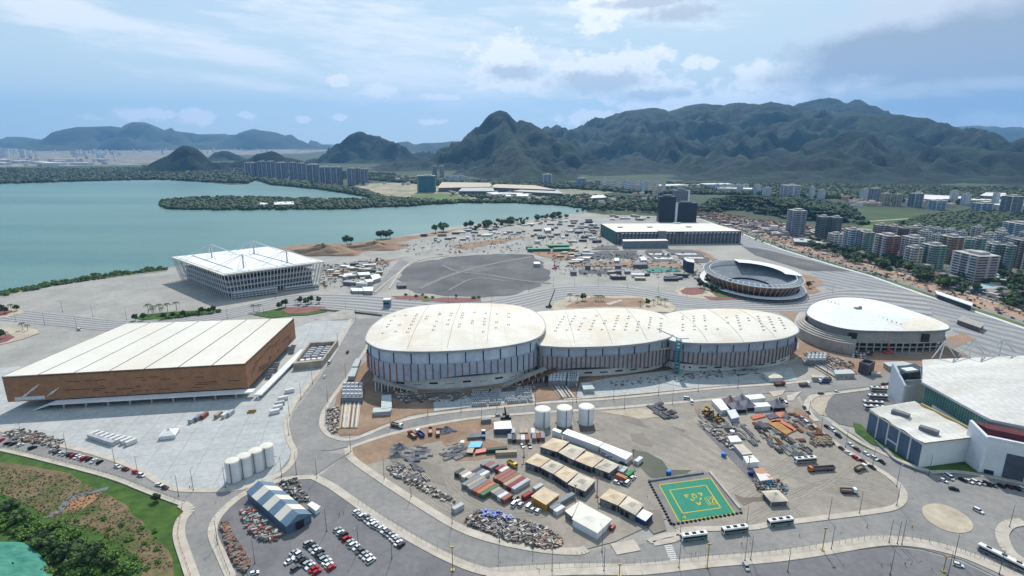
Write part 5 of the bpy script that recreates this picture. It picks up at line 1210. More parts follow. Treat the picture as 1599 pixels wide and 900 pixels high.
for i, (x, y) in enumerate([(847, 664), (881, 662), (915, 660)]): silo(x, y, 4.9, 11.2, 'wide white tank, %s of the three spaced along the yard road' % ordn(i), 'three white tanks beside the yard road')
# ---- low buildings with quads given by their roof corners
def shed(name, label, cat, px4, z, wall, roofm, peak=0.0, group=None, over=.5, ridge=False, open_=False, base=.8):
    q = PL(px4, z); c = (sum(p[0] for p in q) / 4, sum(p[1] for p in q) / 4)
    b = thing(name, label, cat, (c[0], c[1], base), group); inn = [lerp(p, c, .05) for p in q]
    if open_:
        for i in range(4):
            for t in (0, .5):
                p = lerp(inn[i], inn[(i + 1) % 4], t); MB().box(p[0], p[1], base, .25, .25, z - base).build('post', m_steel, b)
        MB().prism([lerp(p, c, .35) for p in inn], base, base + 1.2).build('contents', m_under, b)
    else: MB().prism(inn, base, z - .05).build('wall', wall, b)
    mb = MB()
    if ridge:
        m0, m1 = lerp(q[0], q[1], .5), lerp(q[3], q[2], .5); v = [(*q[0], z), (*q[1], z), (*q[2], z), (*q[3], z), (*m0, z + peak), (*m1, z + peak), ]
        mb.add(v, [[0, 4, 5, 3], [4, 1, 2, 5], [0, 1, 4], [2, 3, 5], [3, 2, 1, 0]])
    elif peak:
        n = 6; v = [(*p, z) for p in q] + [(*lerp(lerp(q[i], q[(i + 1) % 4], .5), c, .0), z - .05) for i in range(4)]
        v += [(*lerp(q[i], c, .6), z + peak * .35) for i in range(4)] + [(*c, z + peak)]
        f = []
        for i in range(4): j = (i + 1) % 4; f += [[i, 4 + i, 8 + i], [4 + i, j, 8 + j], [4 + i, 8 + j, 8 + i], [8 + i, 8 + j, 12]]
        mb.add(v, f + [[3, 2, 1, 0]])
    else: mb.prism(q, z, z + .35)
    mb.build('roof', roofm, b, smooth=False); return b, q
m_tan = mat('weathered_canvas', (200, 190, 172), (176, 164, 148), .15, .8, detail=8, col3=(146, 138, 130), s3=.08, sp3=(.55, .75))
m_tanr = mat('tan_canvas', (206, 186, 158), (182, 162, 136), .15, .8, detail=8, col3=(156, 146, 134), s3=.08, sp3=(.58, .75))
m_dkw = mat('stained_wall', (120, 118, 122), (70, 70, 78), .25, .85, detail=6)
BAYS = [('upper', [(842.5, 697.5), (863.8, 683.8), (888.8, 690), (870, 706)]), ('upper', [(871.5, 706.3), (890, 693.3), (914.4, 702), (896, 718.8)]), ('upper', [(897.5, 718.8), (916.3, 704.5), (943, 716), (925, 730)]), ('upper', [(927.5, 730), (945, 716.3), (967.5, 726.3), (951, 738.8)]),
 ('lower', [(819.4, 721.3), (837.5, 708), (859.5, 717), (842.5, 729.6)]), ('lower', [(843.8, 730), (860.5, 717.7), (881, 727), (863.8, 740.4)]), ('lower', [(865, 740.9), (882.5, 727.5), (903.4, 737.8), (885, 753.8)]), ('lower', [(886.3, 756.3), (903.8, 738.8), (930, 750), (913.8, 767.5)]),
 ('helipad-side', [(936, 777.5), (952.5, 762.5), (979, 773.6), (965, 789.5)]), ('helipad-side', [(966, 790.3), (981, 774.6), (1006, 788), (992, 804.5)])]
cnt = {}
for rn, q in BAYS:
    i = cnt.get(rn, 0); cnt[rn] = i + 1
    b, qq = shed('canopy_shed', 'tan fabric-roofed canopy shed, %s along the %s row' % (ordn(i), rn), 'shed', q, 4.8, m_dkw, m_tanr if i % 2 == 0 else m_tan, 1.5 + .5 * (i % 2), 'tan canopy sheds in the yard')
    for t in (.12, .4, .68): facebox(MB(), qq[0], qq[3], t, t + .2, 1.0, 3.6, -.15).build('bay_opening', [m_dk, m_grey, m_dk][(i + int(t * 10)) % 3], b)
b, qq = shed('canopy_shed', 'lone tan canopy with an ochre wall beside the red container', 'shed', [(828.8, 775), (848.8, 760), (873.8, 772.5), (852.5, 788.8)], 4.8, paint((176, 128, 48), .8), m_tanr, 1.0, 'tan canopy sheds in the yard')
shed('store_tent', 'big white L-shaped tent roof at the lower end of the yard', 'tent', [(893, 811), (905, 783), (956, 811), (933, 833)], 4.6, m_cw, m_roofw, 1.2)
shed('store_tent', 'small white lean-to roof joined to the big white tent', 'tent', [(882, 799), (904.5, 783.5), (897, 801), (893, 808)], 4.0, m_dkw, m_roofw, 0)
shed('kiosk', 'small white-roofed kiosk with a navy wall beside the helipad', 'kiosk', [(992, 806), (1003.5, 796), (1019.5, 803), (1008, 815)], 3.6, paint((40, 56, 110)), WH, 0)
for i, q in enumerate([[(861.9, 672.5), (865.5, 669), (877.5, 673.5), (874.5, 677.2)], [(878, 677.4), (886.3, 670.5), (942.5, 691.9), (935, 698.4)], [(935.9, 699), (943.5, 692.5), (988, 709.6), (977.5, 718.8)]]):
    b, qq = shed('bunkhouse', ['short white cabin heading the bunkhouse row', 'long white bunkhouse with a line of small windows, middle of the row', 'white bunkhouse at the puddle end of the row'][i], 'cabin', q, 4.2, m_cw, WH, 0, 'white bunkhouses in the yard')
    if i:
        l = int(dist(qq[0], qq[3]) / 5)
        for k in range(l): facebox(MB(), lerp(qq[0], qq[2], .05), lerp(qq[3], qq[1], .05), (k + .4) / l, (k + .62) / l, 2.0, 3.0, -.12).build('window', m_gl, b)
b, qq = shed('site_hut', 'white flat-roofed hut with blue-grey front by the yard road', 'hut', [(772, 671), (771, 660), (797, 657.5), (800, 670)], 4.6, mat('blue_grey_front', (86, 88, 108), (60, 62, 82), .3), WH, 0)
shed('site_hut', 'low grey pallet store below the gravel heap', 'hut', [(729, 684.5), (731, 678), (752, 676), (751, 683)], 2.2, m_under, m_under, 0)
shed('tarpaulin_shelter', 'bright blue tarpaulin shelter in the yard', 'shelter', [(730, 700), (735, 690.5), (754, 690), (750, 699)], 2.6, m_dk, paint((70, 170, 200)), 0, open_=True)
shed('timber_stack', 'stack of brown boards beside the blue tarpaulin', 'timber stack', [(728, 707.5), (731, 699), (741, 699), (738, 708)], 2.4, m_dk, m_sand, 0)
shed('steel_rack', 'red painted steel stacked beside the brown boards', 'steel stack', [(742, 709), (743, 703), (764, 700), (765, 705)], 1.9, paint((120, 50, 40)), paint((190, 92, 74)), 0)
shed('tank_base', 'round white header tank left of the blue tarpaulin', 'tank', [(718, 692), (720, 688.5), (725, 688.5), (725, 692)], 2.8, WH, WH, 0)
for i, (px4, c, nm) in enumerate([([(771, 680), (773, 689 - 15), (781, 673.5), (780, 680)], 'pale grey', 'h'), ]): pass
crow(776, 703, (10, -1), ['dark green'], 12, 'front of the scaffold rack', gn); crow(790, 708, (10, -.5), ['tan'], 12, 'line with the scaffold rack', gn)
# right-hand yard
for i, (q, z, w, r_, pk, l) in enumerate([([(1110, 625), (1112, 624), (1126, 623.5), (1139, 640)], 3.6, m_cw, WH, 0, 'skip'),
    ([(1126, 642), (1110.5, 625), (1126, 623.5), (1139, 640)], 3.8, m_cw, WH, 0, 'long white flat-roofed shed, leftmost beside the dark tents'), ([(1142, 655), (1134.5, 641.5), (1148, 640), (1155, 652)], 3.8, mat('pale_blue_wall', (150, 160, 178), (136, 146, 164), .2), mat('pale_roof', (206, 206, 204), (190, 190, 188), .2), 0, 'pale blue two-part shed below the long white one'),
    ([(1171, 625), (1162, 618), (1189, 616), (1196, 622)], 3.8, m_cw, WH, 0, 'white cabin block with blue openings behind the dark tents'), ([(1178, 637), (1176, 630), (1198, 629), (1204, 635)], 3.8, m_cw, WH, 0, 'white cabin block between the dark tents and orange formwork'),
    ([(1141, 691.5), (1136, 682), (1151, 681), (1159, 690)], 3.4, m_cw, WH, 0, 'small white canopy beside the girder stacks'), ([(1159, 711), (1145, 695), (1160, 694.5), (1175, 709)], 3.6, mat('pale_blue_wall', (150, 160, 178)), m_tan, 0, 'grey-blue workshop with a tan patch on its roof'),
    ([(1166, 724), (1160, 713.5), (1176, 712), (1186, 722)], 3.8, m_cw, WH, 0, 'white canopy next to the yellow crane mast'), ([(1187, 752), (1176, 732.5), (1192, 732), (1207, 749)], 3.4, mat('pale_blue_wall', (150, 160, 178)), mat('patched_roof', (208, 200, 190), (176, 132, 112), .12, spread=(.48, .52)), 0, 'shed with a roof patched white, brown and cream')]):
    if l == 'skip': continue
    shed('site_shed', l, 'shed', q, z, w, r_, pk, 'sheds in the right-hand yard')
def pyramid(x, y, s, h, z, m, label, ang=0.0, wall=None, name='pyramid_tent', group=None):
    g = P(x, y, .8); t = thing(name, label, 'tent', (g[0], g[1], .8), group); c_, s_ = math.cos(ang), math.sin(ang)
    q = [(g[0] + c_ * a - s_ * b, g[1] + s_ * a + c_ * b) for a, b in ((-s, -s), (s, -s), (s, s), (-s, s))]
    v = [(*p, z) for p in q] + [(*lerp(p, g, .75), z + (h - z) * .55) for p in q] + [(*g, h)]
    f = [[i, (i + 1) % 4, 4 + (i + 1) % 4, 4 + i] for i in range(4)] + [[4 + i, 4 + (i + 1) % 4, 8] for i in range(4)]
    MB().add(v, f + [[3, 2, 1, 0]]).build('canopy', m, t)
    for p in q: p = lerp(p, g, .04); MB().box(p[0], p[1], .8, .2, .2, z - .8).build('post', m_steel, t)
    if wall: MB().prism([lerp(p, g, .12) for p in q], .8, z - .3).build('wall', wall, t)
m_gc = mat('grey_canvas', (128, 126, 132), (112, 110, 118), .3); m_bc = mat('brown_canvas', (134, 112, 112), (118, 98, 100), .3)
for i, (x, y, m, l) in enumerate([(1139, 633, m_bc, 'brownish pyramid tent, leftmost of the group'), (1150, 641, m_gc, 'grey pyramid tent, front one of the left group'), (1157, 631, m_gc, 'grey pyramid tent with the tallest peak'), (1167, 638, m_gc, 'grey pyramid tent beside the white cabins'), (1211, 638, m_gc, 'lone grey pyramid tent beside the slip road')]):
    pyramid(x, y, 4.8, 8.6, 3.6, m, l, .1, m_dk, group='dark pyramid tents')
pyramid(1206, 592, 5.4, 6.0, 4.0, mat('cream_canvas', (218, 206, 184), (204, 192, 170), .3), 'cream pyramid kiosk on the pale plaza above the road', .1, m_cw, 'kiosk'); pyramid(1209, 783, 4.6, 6, 3.8, m_tan, 'faded pyramid shelter at the yard gate right of the helipad', .1, m_dkw, 'kiosk')
pyramid(265, 681, 4.6, 6.4, 3.2, WH, 'white pyramid marquee alone on the left plaza', .25, m_cw)
for x, y, c, l in ((1044, 741, (30, 100, 160), 'blue plastic water tank at the top edge of the helipad'), (1130, 713, (40, 104, 170), 'blue plastic water tank on the open gravel'), (1172, 742, (24, 50, 110), 'dark blue water tank beside the yellow mast'), (403 + 760 - 20, 678, (210, 210, 210), 'white water tank beside the girder stacks')):
    g = P(x, y, .8); t = thing('water_tank', l, 'water tank', (g[0], g[1], .8), 'plastic water tanks'); MB().cyl(g[0], g[1], .8, 3.0, 1.4, 14).build('tank', paint(c), t); MB().cyl(g[0], g[1], 3.0, 3.35, 1.42, 14, r2=.6).build('lid', paint(tuple(min(255, int(v * 1.25)) for v in c)), t)
# hangar with striped roof
ze, zp = 5.2, 8.6
q = PL([(384, 768), (447, 823), (487, 803), (426, 753)], ze); hg = thing('striped_hangar', 'long tent hangar with a slate and white striped roof in the lower car park', 'hangar', (*lerp(q[0], q[2], .5), .8))
MB().prism([lerp(p, lerp(q[0], q[2], .5), .03) for p in q], .8, ze).build('wall', m_slate, hg)
for k in range(7):
    a0, a1 = lerp(q[0], q[1], k / 7), lerp(q[0], q[1], (k + 1) / 7); b0, b1 = lerp(q[3], q[2], k / 7), lerp(q[3], q[2], (k + 1) / 7); m0, m1 = lerp(a0, b0, .5), lerp(a1, b1, .5)
    MB().add([(*a0, ze), (*a1, ze), (*m1, zp), (*m0, zp), (*b0, ze), (*b1, ze)], [[0, 1, 2, 3], [3, 2, 5, 4]]).build('roof_stripe', m_roofw if k % 2 else mat('slate_canvas', (102, 124, 142), (90, 112, 130), .3), hg)
a, b = q[1], q[2]; m_ = lerp(a, b, .5)
MB().add([(*a, ze), (*b, ze), (*m_, zp)], [[0, 1, 2]]).build('gable', mat('slate_canvas', (102, 124, 142)), hg); facebox(MB(), a, b, .36, .66, .8, 4.6, .1).build('door', m_dk, hg)
a, b = q[0], q[3]; MB().add([(*a, ze), (*b, ze), (*lerp(a, b, .5), zp)], [[2, 1, 0]]).build('gable', mat('slate_canvas', (102, 124, 142)), hg)
shed('site_hut', 'small white cabin beside the striped hangar', 'hut', [(480, 789), (487, 784), (501, 792), (493, 799)], 3, m_cw, WH, 0)
# helipad
hq = [(1028, 757), (1110, 746), (1149, 802.5), (1060, 815.5)]
hp = thing('helipad', 'green helipad with yellow squares, triangle and number on a walled platform', 'helipad', (*P(1087, 780, 1.0), .8)); qo = PL([(1013, 752), (1108, 738), (1160, 801), (1049, 820)], .8)
MB().prism(qo, .78, .92).build('platform', mat('helipad_apron', (124, 120, 116), (108, 104, 102), .1), hp); qg = PL(hq, 1.0)
MB().prism(qg, .92, 1.0).build('pad', mat('helipad_green', (0, 122, 96), (0, 112, 90), .3, .7), hp)
m_yl = mat('yellow_marking', (196, 168, 40), (186, 156, 38), 1.0)
gcn = lerp(qg[0], qg[2], .5)
def hx(u, v): return lerp(lerp(qg[3], qg[2], u), lerp(qg[0], qg[1], u), v)
def stroke(pts, w, z=1.01, par=hp, m=m_yl, name='marking'):
    mb = MB()
    for i in range(len(pts) - 1): a, b = pts[i], pts[i + 1]; l = dist(a, b); nx, ny = -(b[1] - a[1]) / l * w / 2, (b[0] - a[0]) / l * w / 2; mb.add([(a[0] + nx, a[1] + ny, z), (a[0] - nx, a[1] - ny, z), (b[0] - nx, b[1] - ny, z), (b[0] + nx, b[1] + ny, z)], [[0, 1, 2, 3]])
    return mb.build(name, m, par)
stroke([hx(.01, .01), hx(.99, .01), hx(.99, .99), hx(.01, .99), hx(.01, .01)], .5)
stroke([hx(.14, .19), hx(.82, .19), hx(.82, .81), hx(.14, .81), hx(.14, .19)], .5, 1.014)
tri = [hx(.34, .62), hx(.66, .62), hx(.5, .33)]
for i in range(3):
    a, b = tri[i], tri[(i + 1) % 3]
    for s0, s1 in ((0, .24), (.4, .6), (.76, 1)): stroke([lerp(a, b, s0), lerp(a, b, s1)], .7, 1.018 + i * .003)
def glyph(segs, u0, v0, du, dv, w=.4, z=1.03):
    for s in segs: stroke([hx(u0 + x * du, v0 + y * dv) for x, y in s], w, z)
glyph([[(0, 0), (0, 1), (.9, 1), (.9, .5), (0, .5)]], .465, .46, .08, .13)
glyph([[(.1, .8), (.3, 1), (.3, 0)], [(.0, 0), (.6, 0)]], .665, .325, .09, .13); glyph([[(0, .8), (.1, 1), (.8, 1), (.9, .8), (0, 0), (.95, 0)]], .73, .325, .06, .13); glyph([[(0, -.25), (1, -.25), (1, 1.25), (0, 1.25), (0, -.25)]], .652, .325, .155, .13, .25, 1.026)
glyph([[(0, .5), (1, .5)], [(.6, .9), (1, .5), (.6, .1)]], .09, .055, .07, .08, .45)
for (a, b, n) in ((qo[3], qo[2], 17), (qo[0], qo[3], 16)):
    for k in range(n):
        p = lerp(a, b, (k + .5) / n); o = MB().cyl(p[0], p[1], .8, 1.35, .85, 8, r2=.55).build('tyre_marker', m_tyre); T(o, 'black tyre marker, %s along the %s edge of the helipad' % (ordn(k), 'road' if n == 17 else 'left'), 'tyre marker', 'tyre markers round the helipad')
for a, b, l in ((qo[0], qo[1], 'low grey wall along the far edge of the helipad'), (qo[1], qo[2], 'low pale rubble wall along the right edge of the helipad')):
    o = MB().ribbon(resample([a, b], 4), 1.3, .8, 1.7).build('low_wall', m_cr if 'pale' in l else mat('grey_wall', (120, 124, 130), (96, 98, 104), .3)); T(o, l, 'wall')
# plant enclosure by the brown hall
q = PL([(457, 568), (504, 563), (528, 531), (483, 534)], 6.5); pe = thing('plant_enclosure', 'open-topped concrete plant enclosure with white cooling units beside the brown hall', 'plant building', (*lerp(q[0], q[2], .5), .6))
c = lerp(q[0], q[2], .5); qi = [lerp(p, c, .14) for p in q]
mb = MB()
for i in range(4): mb.prism([q[i], q[(i + 1) % 4], qi[(i + 1) % 4], qi[i]], .6, 6.5)
mb.build('wall', mat('tan_concrete', (168, 158, 142), (140, 130, 118), .2), pe); MB().prism(qi, .6, 3.4).build('floor_slab', m_dkw, pe)
for i in range(4): p = lerp(lerp(qi[0], qi[1], (i + .7) / 4.4), lerp(qi[3], qi[2], (i + .7) / 4.4), .12); MB().box(p[0], p[1], 3.4, 3, 3, 2.4).build('cooling_unit', WH, pe)
for j in range(5):
    for i in range(3): p = lerp(lerp(qi[0], qi[1], (i + .7) / 3.3), lerp(qi[3], qi[2], (i + .7) / 3.3), .35 + j * .12); MB().box(p[0], p[1], 3.4, 4.4, 1.2, 1.6).build('duct', m_steel, pe)
def plant(x0, y0, x1, y1, label, a=0):     # rooftop plant block with pipe racks running towards the viewer
    q = PL([(x0, y1), (x1, y1), (x1 + 2, y0), (x0 + 2, y0)], 5); t = thing('plant_block', label, 'plant building', (*lerp(q[0], q[2], .5), .7), 'plant blocks with pipe racks')
    MB().prism(q, .7, 5).build('wall', m_grey, t)
    for i in range(5):
        for j in range(4): p = lerp(lerp(q[0], q[1], (i + .6) / 5.2), lerp(q[3], q[2], (i + .6) / 5.2), (j + .6) / 4.2); MB().box(p[0], p[1], 5, 2, 1.5, 1.6).build('cooling_unit', m_steel, t)
    return q, t
for x0, y0, x1, y1, dx, ln, l in ((533, 598, 566, 621, -5, 44, 'plant block with pipe racks left of the largest oval arena'), (856, 583, 884, 596, 16, 22, 'plant block with pipe racks between the road and the middle arena'), (886, 583, 902, 597, 0, 0, 'second smaller plant block beside the middle arena'), (1258, 553, 1290, 563, 40, 24, 'plant block with pipe racks right of the smallest arena')):
    q, t = plant(x0, y0, x1, y1, l)
    if ln:
        a = P(x0 + 2, y1 + 4, .8); b = P(x1 - 2, y1 + 4, .8); c_ = P(x1 - 2 + dx, y1 + ln + 4, .8); d = P(x0 + 2 + dx, y1 + ln + 4, .8)
        MB().prism([a, b, c_, d], .7, 1.3).build('rack_slab', m_sand, t)
        for i in range(8):
            tt = (i + 1) / 9; 
            if i in (4,): MB().ribbon([lerp(a, b, tt), lerp(d, c_, tt)], .9, 1.3, 1.7).build('pipe', m_rust, t)
            elif i != 2: MB().ribbon([lerp(a, b, tt), lerp(d, c_, tt)], .45, 1.3, 1.9).build('pipe', m_steel if i % 2 else m_dk, t)
for q, z, l in (([(549, 573), (556, 560.5), (564, 560), (559, 573)], 3.6, 'upper grey-green cabin at the left end of the largest arena'), ([(543, 588.5), (549, 575), (559, 575), (554, 588.5)], 3.6, 'lower grey-green cabin at the left end of the largest arena'), ([(595, 639), (596, 618), (611, 617), (612, 637)], 3.6, 'upright arm of the L-shaped cabin below the largest arena'), ([(582, 645), (583, 637.5), (612, 638), (610, 643)], 3.4, 'long arm of the L-shaped cabin below the largest arena'),
    ([(911, 609), (907, 598.5), (922, 598), (929, 608)], 3.8, 'grey cabin right of the pipe racks'), ([(1304, 585), (1302, 578.5), (1328, 577.5), (1336, 584)], 4.2, 'pale shed with four dark openings above the road'), ([(1388, 573), (1379, 566.5), (1410, 565), (1428, 570)], 5, 'long white-roofed shed left of the multi-use arena'), ([(1268, 590), (1267, 586), (1285, 586), (1289, 590)], 3.6, 'small tan-roofed shed by the container store'),
    ([(1360, 583), (1362, 580), (1376, 582), (1374, 585)], 2.8, 'orange and white cabin behind the dark cube'), ([(612, 444), (611, 436.5), (668, 438), (668, 445)], 3, 'x')):
    if l == 'x': continue
    shed('site_cabin', l, 'cabin', q, z, mat('cabin_wall', (158, 162, 160), (140, 144, 144), .3), mat('cabin_roof', (178, 186, 182), (166, 174, 172), .3) if 'tan' not in l and 'orange' not in l else m_tan, 0, 'site cabins near the arenas')
q = PL([(1342, 565), (1357, 571), (1367, 564.5), (1350, 560)], 9.5); dc = thing('dark_cube', 'dark concrete cube with an open top beside the earthworks', 'building', (*lerp(q[0], q[2], .5), .7)); c = lerp(q[0], q[2], .5)
mb = MB(); qi = [lerp(p, c, .2) for p in q]
for i in range(4): mb.prism([q[i], q[(i + 1) % 4], qi[(i + 1) % 4], qi[i]], .7, 9.5)
mb.build('wall', mat('dark_concrete', (88, 84, 90), (70, 66, 74), .3), dc); MB().prism(qi, .7, 7.5).build('deck', m_dk, dc)
# bridge face and portal under the boulevard
up_ = thing('underpass', 'dark road underpass below the striped boulevard', 'underpass', (*P(665, 489, 0), 0)); a, b = P(553, 491, .8), P(592, 494, .8)
mb = MB(); MB().prism([P(555, 489.5, .8), P(593, 493, .8), P(590, 489.5, .8), P(560, 486.5, .8)], .78, .9).build('portal_shade', m_dk, up_)  # flat black slab, its colour stands for the shade inside the portal
MB().ribbon([P(500, 484, 1), P(553, 488, 1)], 1.2, .7, 2.4).build('parapet', m_cr, up_); MB().ribbon([P(553, 488, 1), P(596, 493, 1)], 1.4, .82, 2.2).build('parapet', m_under, up_)
q0, q1, q2, q3 = P(500, 501, .8), P(553, 489, .8), P(538, 488, .8), P(490, 498, .8)
MB().add([(*q0, .8), (*q1, 4), (*q2, 4), (*q3, .8), (*P(556, 498, .8), .8)], [[0, 1, 2, 3], [0, 4, 1]]).build('ramp', m_cr, up_)
g = P(604, 481, .8); o = thing('control_tower', 'slim white tower block standing on the striped boulevard', 'tower', (*g, .8)); MB().box(g[0], g[1] + 3, .8, 7.5, 6, 8.4).build('wall', mat('tower_blue', (120, 146, 168), (100, 128, 150), .3), o); MB().box(g[0], g[1] + 3, 9.2, 8, 6.5, .8).build('roof', WH, o); MB().box(g[0], g[1] - .1, 4.6, 5.6, .2, 2.2).build('window', m_gl, o)
# ---- beam stacks, formwork, pallets: countable stacks
def stack_proto(name, m, L_, n, w, h, sp):
    mb = MB()
    for k in range(n):
        for l in range(2): mb.box(0, (k - n / 2 + .5) * sp, .12 + l * (h + .12), L_ * (1 - .08 * ((k + l) % 3)), w, h)
    for s in (-.35, .35): mb.box(s * L_, 0, 0, .15, n * sp, .12)
    o = mb.build(name, m); T(o, name, 'beam stack'); return o
bs = [stack_proto('beam_stack', m_under, 6, 4, .35, .4, .7), stack_proto('beam_stack', mat('pale_beam', (176, 170, 158), (150, 144, 134), .5), 5, 3, .4, .35, .8), stack_proto('beam_stack', m_dk, 5, 5, .25, .3, .5), stack_proto('beam_stack', mat('rust_beam', (134, 92, 72), (104, 74, 62), .5), 5, 4, .3, .4, .6)]
NM = ['grey', 'pale', 'dark', 'rust-brown']
def stacks(poly, n, v, mix, desc, group, mind=3.2):
    a = hd(*poly[0], *v)
    ct = {}
    for i, p in enumerate(sorted(scatter(PL(poly, .8), n, R, 60, mind), key=lambda p: p[0] / p[1])):
        k = R.choice(mix); ct[k] = ct.get(k, -1) + 1; place(bs[k], (p[0], p[1], .8), a + R.uniform(-.12, .12) + (math.pi / 2 if R.random() < .12 else 0), '%s beams stacked %s, %s from the left' % (NM[k], desc, ordn(ct[k])), group, scale=R.uniform(.8, 1.15))
stacks([(1088, 644), (1100, 640), (1140, 664), (1160, 663), (1186, 690), (1174, 694), (1150, 682), (1125, 676), (1105, 660)], 46, (9, 10), [0, 1, 2, 0, 1], 'in the long central girder yard', 'beams in the central girder yard')
stacks([(1178, 664), (1190, 662), (1228, 684), (1250, 688), (1265, 706), (1240, 716), (1215, 706), (1196, 690)], 46, (9, 9), [0, 2, 3, 2, 0, 1], 'in the right-hand girder yard', 'beams in the right girder yard')
stacks([(1215, 650), (1240, 645), (1290, 680), (1300, 692), (1280, 694), (1250, 676)], 26, (9, 8), [3, 1, 0, 3], 'along the road edge of the timber yard', 'beams along the timber yard edge')
stacks([(622, 724), (640, 720), (660, 735), (666, 748), (650, 754), (630, 742)], 16, (9, 9), [1, 0, 1], 'near the lower left kerb of the yard', 'beams at the left kerb of the yard')
stacks([(640, 700), (665, 698), (672, 712), (650, 722), (636, 715)], 14, (9, 0), [1, 0], 'below the grey rubble heap', 'beams below the grey heap'); stacks([(692, 708), (700, 696), (716, 692), (728, 705), (722, 716), (696, 720)], 16, (9, -3), [1, 1, 0], 'left of the blue tarpaulin', 'beams left of the blue tarpaulin')
stacks([(1010, 634), (1026, 630), (1052, 640), (1056, 655), (1035, 656), (1018, 645)], 14, (9, 5), [0, 2, 0], 'at the top edge of the open gravel', 'beams at the top edge of the gravel')
stacks([(1090, 650), (1100, 650), (1112, 668), (1106, 674)], 8, (9, 9), [1], 'beside the central girder yard', 'pale beams beside the girder yard')
for q, m, l in (([(1198, 660), (1212, 656), (1240, 672), (1228, 679)], mat('plywood', (172, 128, 78), (150, 108, 66), .3), 'brown plywood formwork laid out in the timber yard'), ([(1213, 657), (1221, 655.5), (1244, 671), (1238, 674)], paint((198, 112, 84), .8), 'salmon formwork panels beside the brown plywood'), ([(1203, 656), (1215, 654), (1220, 658), (1205, 660)], paint((200, 108, 70), .8), 'orange boards above the brown plywood'),
    ([(1172, 650), (1190, 646), (1196, 650), (1176, 655)], paint((190, 104, 80), .8), 'orange boards below the dark tents'), ([(1196, 648), (1210, 645), (1216, 651), (1202, 655)], paint((84, 84, 96), .8), 'dark panels stacked below the lone tent'), ([(1209, 645), (1222, 641), (1230, 649), (1218, 652)], paint((190, 116, 96), .8), 'salmon panels stacked below the lone tent')):
    o = MB().prism(PL(q, 1.6), .8, 1.6).build('formwork_stack', m); T(o, l, 'formwork', 'formwork in the timber yard')
# upright concrete bottles by the arena
cp = MB().cyl(0, 0, 0, 1.9, .62, 8, r2=.5).cyl(0, 0, 1.9, 2.15, .55, 8, mt=0).build('precast_post', mat('precast', (178, 180, 182), (150, 152, 156), .6)); T(cp, 'post', 'precast post')
for (x0, y0, x1, y1, nx, ny, l) in ((738, 613, 783, 634, 15, 7, 'the left block'), (806, 609, 831, 618, 9, 4, 'the small upper right block'), (789, 623, 832, 630, 14, 4, 'the lower right block')):
    for i in range(nx):
        for j in range(ny):
            if R.random() < .1: continue
            g = P(x0 + (x1 - x0) * (i + .5 * (j % 2)) / nx, y0 + (y1 - y0) * j / (ny - 1) - i * .12, .8); place(cp, (g[0], g[1], .8), 0, 'grey precast post, %s along row %s of %s' % (ordn(i), ['one', 'two', 'three', 'four', 'five', 'six', 'seven'][j], l), 'precast posts below the arenas')
# ---- scrap heaps nobody could count
def heap(name, label, poly, n, mats, lmax=3.5, hmax=1.0, seed=1, z=.8):
    r_ = random.Random(seed); mb = MB()
    for x, y in scatter(PL(poly, z), n, r_):
        l = r_.uniform(.5, lmax); w = r_.uniform(.2, 1.4) if l < 2.5 else r_.uniform(.15, .5)
        mb.box(x, y, z + r_.uniform(0, hmax * .7), l, w, r_.uniform(.2, hmax), r_.choice((.5, .5, 2.07)) + r_.gauss(0, .35), r_.randrange(len(mats)))
    o = mb.build(name, mats); T(o, label, 'scrap heap', kind='stuff')
    return o
PM = [paint((176, 172, 166), .8), paint((104, 100, 100), .8), paint((66, 64, 66), .8), paint((140, 126, 110), .8), paint((116, 94, 80), .8), paint((196, 192, 186), .8), paint((128, 124, 122), .8)]
heap('debris', 'jumbled scrap, pipes and white panels heaped along the curved kerb', [(728, 812), (746, 799), (800, 810), (842, 822), (876, 842), (868, 856), (838, 856), (790, 844), (752, 828), (730, 820)], 900, PM + [PM[2]], seed=2)
heap('debris', 'blue tarpaulins and drums along the top of the scrap heap', [(752, 801), (762, 799), (798, 808), (806, 816), (780, 813), (756, 808)], 110, [paint((30, 92, 180)), paint((26, 76, 150)), PM[0]], 2.4, 1.4, 3)
heap('debris', 'tan timber offcuts at the right end of the scrap heap', [(836, 840), (850, 832), (878, 843), (872, 856), (842, 856)], 160, [paint((190, 164, 136), .8), paint((170, 140, 112), .8), PM[2]], 3.6, .8, 4)
heap('debris', 'rusty scrap strung along the left kerb of the lower car park', [(345, 822), (352, 812), (362, 838), (378, 862), (392, 880), (384, 896), (372, 890), (356, 856)], 420, [paint((140, 84, 60), .8), paint((120, 100, 90), .8), PM[1], PM[3]], 2.6, 1.1, 5)
heap('debris', 'machines and crates scattered left of the striped hangar', [(376, 800), (392, 792), (404, 808), (440, 838), (432, 846), (410, 846), (384, 826)], 260, [PM[1], PM[3], paint((150, 60, 50), .7), paint((110, 140, 140), .7), PM[0]], 2.4, 1.3, 6)
heap('debris', 'crates and palms strewn right of the striped hangar', [(436, 755), (462, 748), (470, 760), (484, 782), (470, 788), (452, 772)], 150, [PM[1], PM[0], paint((96, 104, 80), .8), PM[2]], 2.2, 1.0, 7)
heap('debris', 'mixed materials and bright scraps on the far left plaza edge', [(0, 676), (30, 672), (60, 676), (100, 690), (90, 702), (60, 694), (20, 688)], 260, PM + [paint((150, 110, 90), .8)], 2.6, 1.0, 8)
heap('debris', 'loose building materials around the plant blocks', [(512, 640), (530, 630), (528, 672), (520, 680), (508, 664)], 120, PM, 2.2, .8, 9)
heap('debris', 'loose materials on the earth below the largest arena', [(600, 606), (640, 616), (720, 618), (850, 590), (850, 596), (720, 626), (630, 630)], 260, PM, 2.4, .9, 10)
